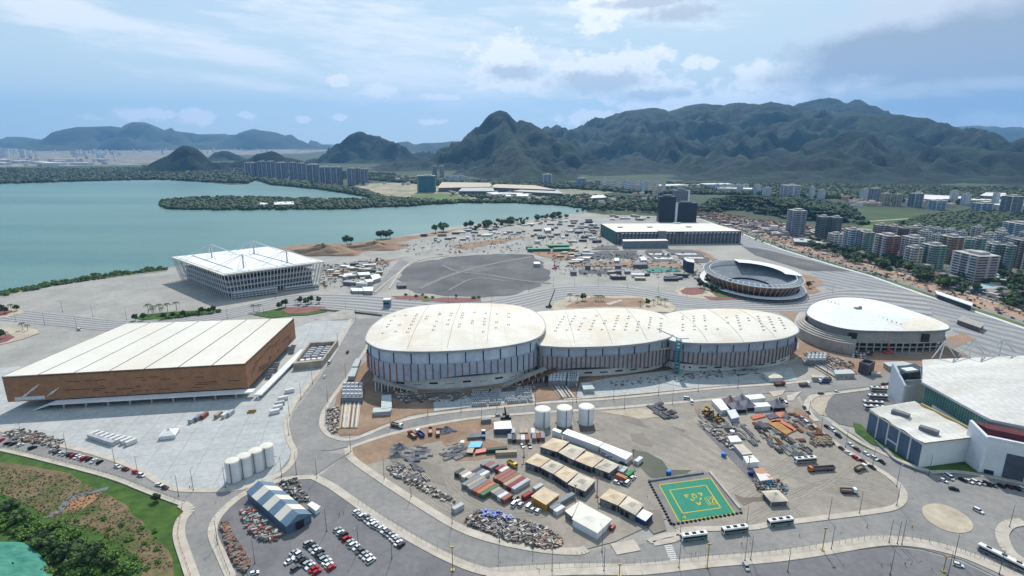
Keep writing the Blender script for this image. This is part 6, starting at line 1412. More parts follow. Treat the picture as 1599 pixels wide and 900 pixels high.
heap('debris', 'building materials spread over the plaza below the middle arena', [(950, 598), (1060, 584), (1180, 574), (1190, 584), (1060, 596), (960, 604)], 160, PM, 2.2, .7, 11)
heap('debris', 'materials scattered on the earth around the velodrome', [(1250, 552), (1280, 550), (1330, 566), (1340, 585), (1300, 580), (1262, 560)], 240, PM, 3, 1.0, 12)
heap('debris', 'rubble and timber left of the timber yard', [(1092, 664), (1100, 662), (1150, 694), (1160, 705), (1140, 702)], 200, PM, 2.6, 1.0, 13)
heap('debris', 'tools and bright clutter at the yard gate', [(1180, 752), (1210, 748), (1230, 764), (1225, 772), (1200, 770), (1184, 768)], 120, [paint((30, 130, 160)), PM[4], PM[1], PM[0]], 2.2, 1.2, 14)
heap('debris', 'logs and boulders at the right end of the timber yard', [(1262, 690), (1290, 684), (1302, 692), (1296, 698), (1272, 698)], 140, [paint((150, 140, 104), .9), PM[3], PM[1]], 2.2, 1.2, 15)
heap('debris', 'white sheets and crates near the lower left kerb', [(604, 730), (622, 726), (640, 745), (668, 760), (700, 775), (712, 786), (690, 782), (650, 762), (612, 742)], 260, PM + [PM[0]], 2.6, .9, 16)
heap('debris', 'dark machines lined up at the left side of the girder yard', [(1096, 645), (1106, 644), (1130, 660), (1124, 664), (1104, 656)], 80, [paint((70, 58, 44), .8), paint((150, 120, 60), .7), PM[2]], 4, 2.4, 17)
heap('debris', 'loose materials scattered across the far construction field', [(620, 385), (700, 372), (800, 362), (850, 366), (940, 352), (950, 385), (905, 400), (800, 395), (700, 398), (640, 400)], 420, PM, 7, 2.2, 18)
heap('debris', 'loose materials around the tennis bowl and practice courts', [(860, 398), (1080, 396), (1100, 420), (1090, 440), (1000, 432), (880, 432), (865, 415)], 520, PM, 6, 2.0, 19)
heap('debris', 'materials right of the lagoon stadium', [(505, 415), (560, 408), (600, 404), (610, 412), (590, 440), (560, 452), (500, 450)], 420, PM + [PM[0]], 5, 1.8, 20)
heap('debris', 'materials and stalls strung along the broad avenue', [(1112, 345), (1160, 352), (1340, 402), (1599, 482), (1599, 500), (1400, 442), (1240, 396), (1150, 366)], 900, PM + [paint((70, 90, 60), .9), PM[4]], 6, 2.0, 21)
heap('debris', 'rubble, huts and red earth heaps on the site behind the avenue', [(1045, 330), (1100, 330), (1240, 352), (1340, 357), (1300, 366), (1220, 372), (1150, 355), (1095, 342)], 1300, [paint((150, 110, 90), .9), paint((190, 180, 168), .9), paint((110, 104, 100), .9), paint((160, 90, 70), .9), PM[0]], 12, 3.5, 22)
def mound(name, label, x, y, rx, ry, h, m, ang=0.0, z=.7, seed=0):
    g = P(x, y, z); nr, na = 9, 26; vs = []; c_, s_ = math.cos(ang), math.sin(ang)
    for i in range(nr + 1):
        for j in range(na):
            r_ = i / nr; t = 2 * math.pi * j / na
            wob = 1 + .25 * math.sin(3 * t + seed) + .15 * math.sin(7 * t + seed * 2)
            X, Y = rx * r_ * math.cos(t) * wob, ry * r_ * math.sin(t) * wob
            hh = h * (1 - r_) ** .9 * (1 + .3 * math.sin(5 * t + 9 * r_ + seed)) + (0 if i == nr else .15 * h * R.random())
            vs.append((g[0] + c_ * X - s_ * Y, g[1] + s_ * X + c_ * Y, z - .1 + hh))
    o = MB().add(vs, [[i * na + j, i * na + (j + 1) % na, (i + 1) * na + (j + 1) % na, (i + 1) * na + j][::-1] for i in range(nr) for j in range(na)]).build(name, m, smooth=True); T(o, label, 'heap'); return o
mgr = mat('gravel_heap', (124, 122, 124), (100, 98, 100), .5, .95, bump=.2)
mound('gravel_heap', 'pale grey gravel heap beside the dark red tippers', 697, 674, 6, 4, 3, mgr, seed=1); mound('gravel_heap', 'grey rubble heap at the left of the yard, nearest the road', 624, 700, 6, 5, 2.6, mgr, seed=2); mound('gravel_heap', 'smaller grey rubble heap below the first', 620, 712, 5, 4, 2.4, mgr, seed=3)
mound('earth_bank', 'long brown earth bank on the lagoon shore beyond the stadium', 505, 396, 62, 26, 12, m_dirt, .15, seed=4); mound('earth_bank', 'lower brown earth bank, right of the long one on the shore', 585, 388, 60, 22, 9, m_dirt, .2, seed=5); mound('earth_bank', 'brown earth bank behind the largest arena shadow', 690, 618, 22, 5, 2, mat('dark_trodden_earth', (108, 98, 90)), .05, seed=6)
# ---- far construction field: sheds and cabins
def far_box(name, label, px4, z, wall, roof_, group): return shed(name, label, 'shed', px4, z, wall, roof_, 0, group)
gs = paint((52, 124, 88), .6)
for i, q in enumerate([[(823, 389.5), (824, 387.5), (856, 387), (861, 389)], [(865, 389.5), (863, 387.3), (889, 386.5), (891, 388.8)], [(822, 386), (821, 383.8), (831, 383.5), (832, 385.6)], [(857, 384), (855, 381.6), (888, 381.4), (890, 383.6)]]):
    far_box('store_shed', 'long green-roofed store shed, %s in the far construction field' % ordn(i), q, 5, paint((44, 96, 84), .7), gs, 'green store sheds')
for i, (q, z, l) in enumerate([([(852, 360.5), (849, 356.5), (859, 356), (861, 360)], 6, 'white-roofed booth in the middle of the far field'), ([(914, 415.8), (913, 412.8), (921, 412.5), (922.5, 415.5)], 6, 'dark cabin left of the practice courts'), ([(961, 415.8), (960, 412), (969, 412), (970, 415.6)], 6, 'dark cabin below the upper practice courts'), ([(960, 408), (959, 403.5), (966, 403), (967.5, 407.5)], 5, 'white cabin beside the striped stand'),
    ([(833, 402), (812, 403), (812, 402), (833, 401)], 3, 'x'), ([(834, 412.5), (833, 409.5), (842, 409), (844, 412.4)], 5, 'pale cabin by the red crane'), ([(891, 425.5), (890, 422.3), (900, 422), (901, 425.3)], 5, 'dark container by the long seat rows'), ([(961.5, 424.2), (961, 421.4), (970, 421.2), (971, 424)], 5, 'dark container at the right of the seat rows'), ([(989, 414), (988, 409.6), (1008, 409.2), (1012, 413.6)], 6, 'long dark block below the courts'), ([(1001, 407.2), (999, 401.6), (1006, 401.2), (1011, 406.6)], 8, 'pale stand beside the first blue court'),
    ([(621, 447), (619, 441.5), (634, 441.6), (635, 446.5)], 4, 'teal-roofed cabin at the edge of the dark field'), ([(1076, 428), (1065, 408), (1073, 406), (1090, 424)], 0, 'x'), ([(550, 455), (547, 450.5), (566, 450.5), (568, 455)], 4, 'row of white and blue cabins by the boulevard, left part'), ([(568, 455), (566, 448.5), (583, 449), (582, 455)], 5, 'grey-roofed cabin by the boulevard, right part'), ([(560, 430), (558, 426), (577, 425), (578, 429.5)], 5, 'pale warehouse in the material yard right of the stadium'), ([(583, 438), (578, 430), (592, 428.5), (595, 434)], 5, 'largest pale warehouse right of the stadium'),
    ([(572, 441), (569, 437), (582, 436.5), (583, 440)], 5, 'low pale warehouse nearest the boulevard'), ([(536, 433), (537, 428), (556, 426.5), (558, 430)], 4, 'long brown-grey store right of the stadium')]):
    if l != 'x': far_box('site_cabin', l, q, z, mat('cabin_wall', (158, 162, 160)) if 'dark' not in l else m_dkw, WH if 'dark' not in l else m_under, 'cabins in the far construction field')
q = PL([(1073, 409), (1084.5, 411), (1083.5, 406.5), (1067, 404.5)], 15); b = thing('blue_block', 'dark blue cube with a white roof left of the tennis bowl', 'building', (*lerp(q[0], q[2], .5), .6)); MB().prism(q, .6, 15).build('wall', mat('blue_cube', (54, 64, 84), (44, 54, 72), .1), b); MB().prism(q, 15, 15.8).build('roof', WH, b)
hut = {}
for nm, c, r_ in (('white', (206, 206, 204), (228, 228, 226)), ('grey', (120, 122, 126), (160, 164, 168)), ('tan', (150, 128, 106), (190, 176, 156)), ('dark', (70, 72, 78), (96, 98, 102))):
    o = MB().box(0, 0, 0, 9, 4, 3).build('site_hut', paint(c, .8)); MB().box(0, 0, 3, 9.6, 4.6, .4).build('roof', paint(r_, .7), o); T(o, 'hut', 'hut'); hut[nm] = o
for poly, n, desc in (([(640, 372), (760, 352), (900, 342), (940, 345), (945, 352), (800, 366), (660, 384)], 60, 'along the lagoon side of the far field'), ([(830, 368), (930, 352), (960, 385), (930, 386), (895, 380), (840, 382)], 34, 'between the green sheds and the broadcast centre'),
    ([(865, 392), (915, 392), (925, 410), (880, 412)], 18, 'right of the red crane'), ([(505, 418), (590, 408), (598, 425), (570, 448), (540, 446)], 30, 'in the material yard right of the lagoon stadium'), ([(945, 337), (1090, 340), (1160, 346), (1150, 347), (1090, 344), (950, 345)], 26, 'behind the broadcast centre'), ([(905, 425), (1050, 426), (1090, 440), (930, 436)], 14, 'on the pale field left of the tennis bowl'), ([(1115, 345), (1200, 352), (1330, 360), (1290, 368), (1220, 370), (1150, 360)], 60, 'on the red building site behind the avenue')):
    ct = {}
    for p in sorted(scatter(PL(poly, .8), n), key=lambda p: p[0] / p[1]):
        k = R.choice(['white', 'white', 'grey', 'tan', 'dark']); ct[k] = ct.get(k, -1) + 1; place(hut[k], (p[0], p[1], .8), R.uniform(-.3, .3), '%s site hut %s, %s from the left' % (k, desc, ordn(ct[k])), 'site huts ' + desc, scale=(R.uniform(.6, 2.0), R.uniform(.7, 1.5), R.uniform(.7, 1.3)))
# seat rows
for j in range(5):
    for i in range(14):
        pass
# cranes
def crane(x, y, tx, ty, col, label):
    g = P(x, y, .8); t = thing('mobile_crane', label, 'crane', (*g, .8), 'mobile cranes'); MB().box(g[0], g[1], 1.2, 7, 2.6, 1.2).box(g[0] + 1, g[1], 2.4, 2.5, 2.4, 1.6).build('carrier', col, t)
    z1 = topz(g[1], ty); e = P(tx, ty, z1); MB().tube((g[0], g[1], 3), (e[0], g[1] + 1, z1), .7, 5, r2=.4).build('jib', col, t)
    mb = MB()
    for s in (-2.4, 2.4): mb.tube((g[0] + s, g[1] - 1.2, 1.1), (g[0] + s, g[1] + 1.2, 1.1), .6, 8)
    mb.build('wheels', m_tyre, t)
crane(857, 482 - 2, 867, 452, DK, 'black crane jib leaning over the boulevard behind the arenas'); crane(866, 420, 867, 400, paint((170, 50, 40)), 'red crane at the right edge of the dark field'); crane(1387, 560 - 8, 1388, 535, paint((190, 90, 60)), 'orange crane on the earth below the velodrome'); crane(790, 655 - 1, 788, 637, DK, 'dark crane mast on the yard road')
# tall yellow masts and poles
def mast(x, y, h, c, label, group='yellow masts'):
    g = P(x, y, .8); t = thing('light_mast', label, 'mast', (*g, .8), group); MB().tube((g[0], g[1], .8), (g[0], g[1], h), .2, 6).build('pole', c, t); MB().box(g[0], g[1], .8, 1.5, 1.5, .5).build('base', c, t); MB().box(g[0], g[1], h, 1.6, .5, .5).build('lamp_head', c, t)
yl = paint((170, 142, 70))
for x, y, h, l in ((707, 891, 12, 'yellow mast in the lower car park near the fence'), (1104, 886, 12, 'yellow mast on the walkway below the first bus'), (1284, 860, 12, 'yellow mast on the walkway left of the twin lamp posts'), (1168, 738, 10, 'yellow mast beside the dark blue tank'), (898, 778, 8, 'thin yellow mast among the tan canopies'), (967, 899, 6, 'short orange mast at the bottom edge'), (1473, 893, 8, 'thin mast at the bottom edge near the white hatchback')): mast(x, y, h, yl, l)
for x, y, h, l in ((818, 714, 9, 'red lamp mast between the canopy rows'), (988, 724, 9, 'rust pole at the edge of the murky puddle'), (932, 776, 11, 'dark pole among the tan canopies')): mast(x, y, h, RU, l, 'poles in the yard')
# ---- street lamps
lp = MB().tube((0, 0, 0), (0, 0, 12), .16, 6, r2=.09).box(0, 0, 0, .5, .5, .6).build('street_lamp', paint((104, 106, 108), .6)); MB().tube((0, 0, 11.9), (1.8, 0, 12.3), .07, 4).build('arm', GY, lp); MB().box(2.2, 0, 12.2, .9, .35, .16).build('lamp_head', GY, lp); T(lp, 'lamp', 'street lamp')
LAMPS = {'along the curved road above the lower car park': [(548, 706), (600, 748), (642, 776), (706, 818), (780, 846), (832, 858), (940, 862), (1062, 838), (1165, 826)],
 'along the walkway at the bottom of the picture': [(862, 892), (943, 892), (1060, 887), (1163, 876), (1172, 875), (1298, 858), (1388, 848), (1401, 850), (1408, 851), (1490, 872), (1560, 897)],
 'along the left access road': [(36, 690), (105, 707), (180, 727), (216, 744), (279, 775), (302, 766), (352, 762), (440, 745), (463, 741), (495, 747)],
 'along the road left of the oval arenas': [(556, 500), (528, 540), (512, 572), (488, 600), (470, 622), (452, 650), (451, 680), (510, 660), (512, 628), (540, 590), (575, 540)],
 'along the yard road below the arenas': [(610, 668), (668, 650), (720, 643), (776, 637), (836, 632), (900, 628), (958, 624), (1028, 618), (1090, 611), (1152, 606), (1222, 600), (1290, 594), (752, 655), (894, 646), (975, 638), (1050, 631)],
 'along the road beside the annex hall': [(1262, 652), (1282, 672), (1320, 700), (1362, 730), (1400, 760), (1400, 790), (1342, 802), (1294, 811), (1576, 824), (1450, 742)],
 'along the striped boulevard': [(25, 503), (70, 508), (120, 513), (98, 488), (145, 495), (198, 500), (245, 498), (322, 487), (355, 497), (430, 466), (412, 492), (466, 484), (500, 483), (540, 487), (560, 462), (640, 470), (700, 472), (768, 471), (826, 456), (864, 448), (897, 447), (934, 446), (980, 449), (1028, 456), (1072, 463), (1118, 469), (1168, 471), (1224, 466), (1300, 458)],
 'in the lower car park': [(398, 880), (510, 830), (560, 858), (612, 872), (340, 850), (1390, 898), (1480, 900), (1230, 893)]}
for d, pts in LAMPS.items():
    for i, (x, y) in enumerate(pts):
        g = P(x, y, .85); place(lp, (*g, .8), R.uniform(0, 6.28), 'grey street lamp, %s of those %s' % (ordn(i), d), 'street lamps ' + d)
# ---- fences
def fence(pts, h, label, step=3.2, m=None, panel=None):
    q = resample(smooth_open(PL(pts, .9), 4), step); t = thing('fence', label, 'fence', (*q[0], .9)); m = m or mat('fence_post', (176, 170, 160), (160, 154, 144), .5)
    pm = MB(); 
    for i, p in enumerate(q):
        mb = MB().box(p[0], p[1], .6, .16, .16, h + .3)
        if i < 100: mb.build('post', m, t)
    rl = MB()
    for i in range(len(q) - 1):
        for z in (.95, .8 + h): rl.tube((*q[i], z), (*q[i + 1], z), .05, 4)
        n = 4
        for k in range(1, n): p = lerp(q[i], q[i + 1], k / n); rl.tube((*p, .95), (*p, .8 + h), .03, 3)
    o = rl.build('mesh_panel', panel or mat('fence_mesh', (190, 184, 170), (176, 170, 158), .5), t)
fence([(756, 884), (790, 888), (860, 884), (1000, 878)], 2.2, 'mesh fence on the walkway below the scrap heap'); fence([(1000, 880), (1110, 871), (1200, 864), (1278, 855)], 2.2, 'mesh fence on the walkway below the buses'); fence([(1300, 851), (1390, 840), (1440, 845), (1500, 862), (1560, 884), (1610, 905)], 2.2, 'mesh fence on the walkway curving to the lower right')
fence([(0, 698), (60, 712), (170, 741), (230, 763), (282, 784)], 1.8, 'mesh fence between the left access road and the waste ground'); fence([(560, 785), (610, 815), (660, 845), (706, 868), (750, 884)], 2.4, 'pale mesh fence along the top of the lower car park'); fence([(336, 840), (350, 876), (362, 905)], 1.8, 'fence along the left kerb of the lower car park', m=m_under)
fence([(285, 788), (281, 812), (278, 838), (288, 872), (300, 905)], 1.1, 'orange netting fence along the edge of the lawn', 4, paint((190, 90, 50), .9), paint((196, 100, 60), .9))
o = MB().ribbon(smooth_open(PL([(1366, 690), (1382, 706), (1400, 722), (1446, 740)], 1), 4), .5, .8, 2.2).build('boundary_wall', mat('blue_grey_wall', (128, 134, 144), (112, 118, 128), .3)); T(o, 'low blue-grey wall curving below the annex hall', 'wall')
o = MB().ribbon(PL([(540, 712), (545, 708), (480, 640)][:2], 1), .5, .8, 1.4).build('road_barrier', m_red); T(o, 'short red barrier at the yard corner', 'barrier')
# ---- avenue traffic, depots
CV = ['white', 'silver', 'black', 'grey', 'red', 'dark blue']
for d, n, side in ((26, 60, 'far lane'), (-24, 44, 'near lane')):
    ln = resample(offs(av, d), 4.0)
    idx = sorted(R.sample(range(6, min(len(ln), 420) - 2), n))
    for i, k in enumerate(idx):
        a, b = ln[k], ln[k + 1]; c_ = R.choice(CV); kd = R.choice(['hatchback', 'saloon', 'estate', 'van'])
        place(car_proto(c_, kd), (a[0] + R.uniform(-2.5, 2.5), a[1], .82), math.atan2(b[1] - a[1], b[0] - a[0]), '%s %s in the %s of the broad avenue, %s from its far end' % (c_, kd, side, ordn(i)), 'cars on the broad avenue')
ln = resample(offs(av, 31), 16)
for i in range(8, min(len(ln) - 1, 60), 7):
    a, b = ln[i], ln[i + 1]; place(b2, (*a, .82), math.atan2(b[1] - a[1], b[0] - a[0]), 'white bus on the broad avenue, %s from the far end' % ordn((i - 8) // 7), 'buses on the broad avenue')
q = PL([(1460, 460), (1453, 452), (1512, 473.5), (1519, 480)][:4], 6); q = PL([(1463, 460), (1460, 454.5), (1519, 474), (1518, 479)], 6)
b = thing('bus_station', 'long white-roofed bus station in the middle of the avenue', 'station', (*lerp(q[0], q[2], .5), .6)); MB().prism([lerp(p, lerp(q[0], q[2], .5), .05) for p in q], .6, 6).build('wall', m_gl, b); MB().prism(q, 6, 6.6).build('roof', WH, b)
q = PL([(1494, 500), (1502, 494), (1538, 507), (1531, 513)], 5); b = thing('platform_shed', 'long grey-roofed shed with red openings on the striped plaza', 'shed', (*lerp(q[0], q[2], .5), .6)); MB().prism([lerp(p, lerp(q[0], q[2], .5), .06) for p in q], .6, 5).build('wall', mat('red_grey_front', (130, 96, 92), (96, 92, 96), .3), b); MB().prism(q, 5, 5.5).build('roof', mat('grey_flat_roof', (158, 154, 146), (146, 142, 136), .2), b)
# ---- people
import bmesh
def person_proto(top, leg):
    me = bpy.data.meshes.new('person'); V_ = [(0, 0, .95), (0, 0, 1.2), (0, 0, 1.42), (0, 0, 1.55), (0, .02, 1.68), (.19, 0, 1.4), (.26, .02, 1.12), (.27, .1, .88), (-.19, 0, 1.4), (-.26, .0, 1.12), (-.27, .08, .88), (.1, 0, .88), (.12, .06, .48), (.12, .02, .06), (.12, .14, .03), (-.1, 0, .88), (-.12, -.04, .48), (-.12, -.12, .06), (-.12, 0, .03)]
    E_ = [(0, 1), (1, 2), (2, 3), (3, 4), (2, 5), (5, 6), (6, 7), (2, 8), (8, 9), (9, 10), (0, 11), (11, 12), (12, 13), (13, 14), (0, 15), (15, 16), (16, 17), (17, 18)]
    me.from_pydata(V_, E_, []); o = bpy.data.objects.new('person', me); COL.objects.link(o); me.materials.append(top)
    md = o.modifiers.new('s', 'SKIN'); rad = [.14, .13, .15, .055, .1, .06, .045, .035, .06, .045, .035, .085, .06, .045, .04, .085, .06, .045, .04]
    for i, r_ in enumerate(rad): me.skin_vertices[0].data[i].radius = (r_, r_)
    me.skin_vertices[0].data[0].use_root = True; o.modifiers.new('u', 'SUBSURF').levels = 1
    bpy.context.view_layer.update(); dg = bpy.context.evaluated_depsgraph_get(); m2 = bpy.data.meshes.new_from_object(o.evaluated_get(dg)); o.modifiers.clear(); o.data = m2
    m2.materials.clear(); sk_ = paint((150, 104, 80), .7)
    for m in (top, leg, sk_): m2.materials.append(m)
    for p in m2.polygons:
        z_ = p.center.z; p.material_index = 1 if z_ < .95 and abs(p.center.x) < .24 else (2 if z_ > 1.5 or z_ < .95 else 0)
    T(o, 'person', 'person'); return o
pp = [person_proto(paint((200, 90, 40), .8), paint((50, 60, 90), .8)), person_proto(paint((60, 90, 150), .8), DK), person_proto(paint((210, 208, 200), .8), paint((70, 70, 80), .8))]
CL = ['orange top and blue trousers', 'blue shirt and dark trousers', 'white shirt and grey trousers']
for i, (x, y, k, d) in enumerate([(296, 763, 1, 'at the left junction kerb'), (299, 763, 0, 'at the left junction kerb'), (530, 806, 0, 'by the fence row of parked cars'), (537, 803, 1, 'near the end of the fence row'), (778, 881, 2, 'crossing the road below the scrap heap'), (842, 893, 0, 'on the road near the bottom edge'), (1086, 868, 1, 'on the road below the green bus'), (1158, 852, 0, 'on the road below the middle bus'), (1248, 838, 2, 'on the road right of the buses'),
    (1354, 824, 1, 'on the road left of the tall lamp'), (1424, 826, 0, 'beside the roundabout road'), (1376, 884, 2, 'on the lower asphalt, leftmost of a few'), (1390, 884, 0, 'on the lower asphalt, second of a few'), (1413, 883, 1, 'on the lower asphalt, third of a few'), (1455, 890, 2, 'on the lower asphalt, rightmost of a few'), (815, 729, 1, 'beside the rust containers'), (807, 737, 2, 'between the containers and the canopy sheds'), (1011, 777, 2, 'by the left edge of the helipad'), (1130, 632, 1, 'beside the long white shed'), (905, 775, 0, 'beside the tan canopies')]):
    g = P(x, y, .8); place(pp[k], (*g, .8), R.uniform(0, 6), 'person in %s %s' % (CL[k], d), 'people on the site')
# ================================================================== towers, houses, trees
A_AV = math.atan2(P(1500, 463)[1] - P(1340, 414)[1], P(1500, 463)[0] - P(1340, 414)[0])
def wc(c, d=.86): return mat('facade_%d_%d_%d' % c, c, tuple(int(v * d) for v in c), .08, .8)
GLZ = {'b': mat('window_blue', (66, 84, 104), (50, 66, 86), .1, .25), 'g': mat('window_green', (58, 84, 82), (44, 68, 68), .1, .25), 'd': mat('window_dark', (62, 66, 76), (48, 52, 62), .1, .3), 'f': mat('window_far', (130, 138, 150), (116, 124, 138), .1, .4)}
def tower(x0, x1, yt, yb, wall, gz, acc, label, a=None, ratio=.7, balc=True, piers=3, cat='tower block', group=None, sh=3.2, name='apartment_tower', crown=1):
    g = P((x0 + x1) / 2, yb, .4); dep = g[1] * _c + CAMH * _s; W_ = (x1 - x0) * dep / F; phi = math.atan2(g[0], g[1]); a = A_AV if a is None else a
    rel = a + phi; w = W_ / (abs(math.cos(rel)) + ratio * abs(math.sin(rel))); d = w * ratio; ext = (w * abs(math.sin(rel)) + d * abs(math.cos(rel))) / 2
    r_ = math.hypot(*g); cx, cy = g[0] * (1 + ext / r_), g[1] * (1 + ext / r_); h = max(6, topz(cy, yt)); t = thing(name, label, cat, (cx, cy, .4), group)
    t.rotation_euler = (0, 0, a); off = t
    class LB(MB): pass
    def bl(mb, nm, m, par=t):
        o = mb.build(nm, m); o.parent = par; return o
    bl(MB().box(0, 0, 0, w, d, h), 'wall', wall)
    n = max(2, int(h / sh)); n = min(n, 30); st = h / n
    b0 = MB(); walls(b0, [(-w/2-.08, -d/2-.08), (w/2+.08, -d/2-.08), (w/2+.08, d/2+.08), (-w/2-.08, d/2+.08)], 0, st * .5); b0 = bl(b0, 'window_band', gz)
    bb = None
    if balc:
        bb = MB(); u = w / 2
        for c_, l in ((-w * .27, w * .3), (w * .27, w * .3)): bb.box(c_, -d / 2 - .7, 0, l, 1.4, st * .34)
        bb.box(-w / 2 - .6, 0, 0, 1.2, d * .5, st * .34); bb = bl(bb, 'balcony', acc)
    for k in range(n):
        for src, z in ((b0, k * st + st * .42), (bb, k * st + st * .06)):
            if src is None: continue
            if k == 0: src.location = (0, 0, z); continue
            c_ = src.copy(); COL.objects.link(c_); c_.parent = t; c_.location = (0, 0, z)
    for k in range(piers + 1):
        x = max(-w * .455, min(w * .455, -w / 2 + w * k / piers)); bl(MB().box(x, 0, 0, w * .07, d + .5, h + .2), 'pilaster', acc if k % 2 == 0 else wall)
    bl(MB().box(0, 0, 0, w + .5, d * .16, h + .1), 'pilaster', wall); bl(MB().box(0, d * .44, 0, w + .45, d * .1, h + .1), 'pilaster', wall)
    if crown: bl(MB().box(0, 0, h, w * 1.02, d * 1.02, .7).box(w * .1, 0, h + .7, w * .4, d * .5, 3.2).box(-w * .3, d * .1, h + .7, w * .2, d * .4, 1.8), 'roof', m_roofc)
    return t
m_roofc = mat('roof_slab', (182, 178, 172), (158, 154, 148), .1, .9)
W1_, PK, BN, TN, GN, BLU, GRY, DGR, RED_, DBR, PB = [wc(c) for c in ((206, 206, 204), (176, 160, 158), (156, 124, 108), (192, 180, 156), (122, 146, 138), (120, 148, 178), (138, 142, 150), (110, 116, 116), (160, 112, 104), (104, 92, 90), (160, 176, 192))]
TW = [(1226, 1254, 329, 370, GRY, 'b', wc((170, 168, 170)), 'slender grey slab tower standing alone left of the others'), (1272, 1290, 339, 372, DGR, 'g', wc((120, 124, 122)), 'dark green tower, left one of the close pair'), (1291, 1310, 340, 374, DGR, 'd', wc((130, 132, 130)), 'dark green tower, right one of the close pair'),
 (1291, 1312, 366, 388, W1_, 'b', PK, 'short white and blue block in front of the pale blue tower'), (1314, 1337, 359, 394, PB, 'b', W1_, 'pale blue tower with a dark blue end beside the avenue'), (1337, 1359, 363, 397, GN, 'g', W1_, 'green-grey tower with white balconies right of the pale blue one'),
 (1360, 1380, 352, 384, PK, 'd', PK, 'pinkish tower behind the red-striped one, left half'), (1380, 1400, 354, 386, PK, 'd', PK, 'pinkish tower behind the red-striped one, right half'), (1398, 1412, 357, 394, DBR, 'd', DBR, 'narrow dark brown tower'),
 (1362, 1396, 368, 410, RED_, 'd', W1_, 'red-striped tower with curved white balconies by the avenue'), (1403, 1434, 371, 414, W1_, 'd', W1_, 'white balcony tower with orange trim behind the tan one'), (1410, 1434, 387, 420, TN, 'b', W1_, 'lower tan and white tower by the avenue'),
 (1434, 1468, 383, 421, GN, 'g', W1_, 'green glass tower with white balconies by the avenue'), (1462, 1494, 370, 412, BN, 'd', TN, 'brown tower with orange pilasters, tallest in the middle'), (1412, 1432, 356, 380, BN, 'g', W1_, 'brown block with an orange roof in the second row'),
 (1432, 1450, 362, 384, W1_, 'g', W1_, 'white low tower in the second row, first of three'), (1450, 1468, 358, 380, PB, 'b', W1_, 'pale blue low tower in the second row, second of three'), (1468, 1488, 360, 378, PK, 'g', W1_, 'pink low tower in the second row, third of three'),
 (1494, 1514, 374, 404, GN, 'g', W1_, 'pale green tower behind the big pinkish block, left'), (1512, 1532, 373, 402, GN, 'g', W1_, 'pale green tower behind the big pinkish block, right'), (1484, 1544, 397, 446, PK, 'd', W1_, 'big pinkish grid-fronted block nearest the avenue'),
 (1534, 1556, 382, 424, DGR, 'g', W1_, 'dark green tower with a white fin, left one at the right edge'), (1556, 1576, 384, 426, GN, 'g', W1_, 'green tower with a white fin, second at the right edge'), (1576, 1600, 376, 420, DBR, 'd', PK, 'brown tower at the right edge of the picture'), (1596, 1630, 380, 430, PK, 'd', W1_, 'pinkish tower cut by the right edge of the picture'),
 (1530, 1550, 366, 388, W1_, 'g', W1_, 'white low tower in the back row, left'), (1550, 1568, 364, 386, PB, 'g', W1_, 'pale low tower in the back row, right'), (1566, 1606, 349, 374, PB, 'b', W1_, 'broad pale blue block before the woods at the right edge'),
 (1355, 1371, 295, 318, GRY, 'b', GRY, 'round-topped grey tower far off before the mountain'), (1373, 1388, 303, 321, TN, 'd', W1_, 'cream tower far off, left of a pair'), (1393, 1406, 304, 322, TN, 'd', W1_, 'cream tower far off, right of a pair'), (1418, 1438, 303, 324, GRY, 'd', W1_, 'grey and white twin-ended tower far off'), (1451, 1474, 314, 328, PB, 'b', W1_, 'low broad pale tower far off with a curved front'),
 (1562, 1590, 307, 336, GRY, 'd', W1_, 'grey tower with white fins among the far trees at right'), (1517, 1545, 318, 333, PB, 'b', W1_, 'pair of low pale towers in the far trees'), (1218, 1247, 290, 309, W1_, 'b', PB, 'white stepped block on the green hillside far off'),
 (846, 862, 273, 290, PB, 'b', W1_, 'pale blue block alone below the central peak'), (900, 914, 279, 293, PB, 'b', GRY, 'pale block right of the lone blue one'), (919, 926, 284, 294, PK, 'd', PK, 'small pink block far off'), (929, 938, 282, 294, PK, 'd', W1_, 'small cream block far off'),
 (675, 683, 260, 277, GRY, 'd', W1_, 'thin grey tower behind the green glass building, left'), (686, 694, 260, 277, PK, 'd', W1_, 'thin pinkish tower behind the green glass building, right')]
for i in range(16):
    x = 1424 + i * 12.5 + (i % 3) * 2; yb = 372 + (i * 7) % 22 + (x - 1424) * .06; c_ = ((204, 206, 206), (180, 192, 200), (206, 196, 180), (184, 172, 168))[i % 4]
    TW.append((x, x + 13 + i % 4, yb - 19 - (i * 5) % 9, yb, wc(c_), 'gbd'[i % 3], W1_, 'pale mid-height tower in the crowded back rows, %s from the left' % ordn(i)))
for i, x in enumerate((1150, 1176, 1190, 1262, 1276, 1342, 1428, 1482, 1500, 1548)):
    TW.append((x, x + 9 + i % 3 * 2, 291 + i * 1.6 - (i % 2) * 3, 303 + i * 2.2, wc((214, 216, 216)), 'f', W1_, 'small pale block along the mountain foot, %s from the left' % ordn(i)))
for i, r_ in enumerate(TW):
    x0, x1, yt, yb, wl, gz, ac, lb = r_; near = yb > 340
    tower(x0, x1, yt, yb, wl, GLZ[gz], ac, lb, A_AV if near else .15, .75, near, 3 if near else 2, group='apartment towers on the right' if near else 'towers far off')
tt = tower(652, 681, 275, 301, wc((60, 110, 120)), mat('green_curtain', (46, 92, 104), (38, 80, 92), .05, .3), wc((120, 150, 160)), 'green glass office building beyond the lagoon', .05, .5, False, 1, 'office building', name='glass_office')
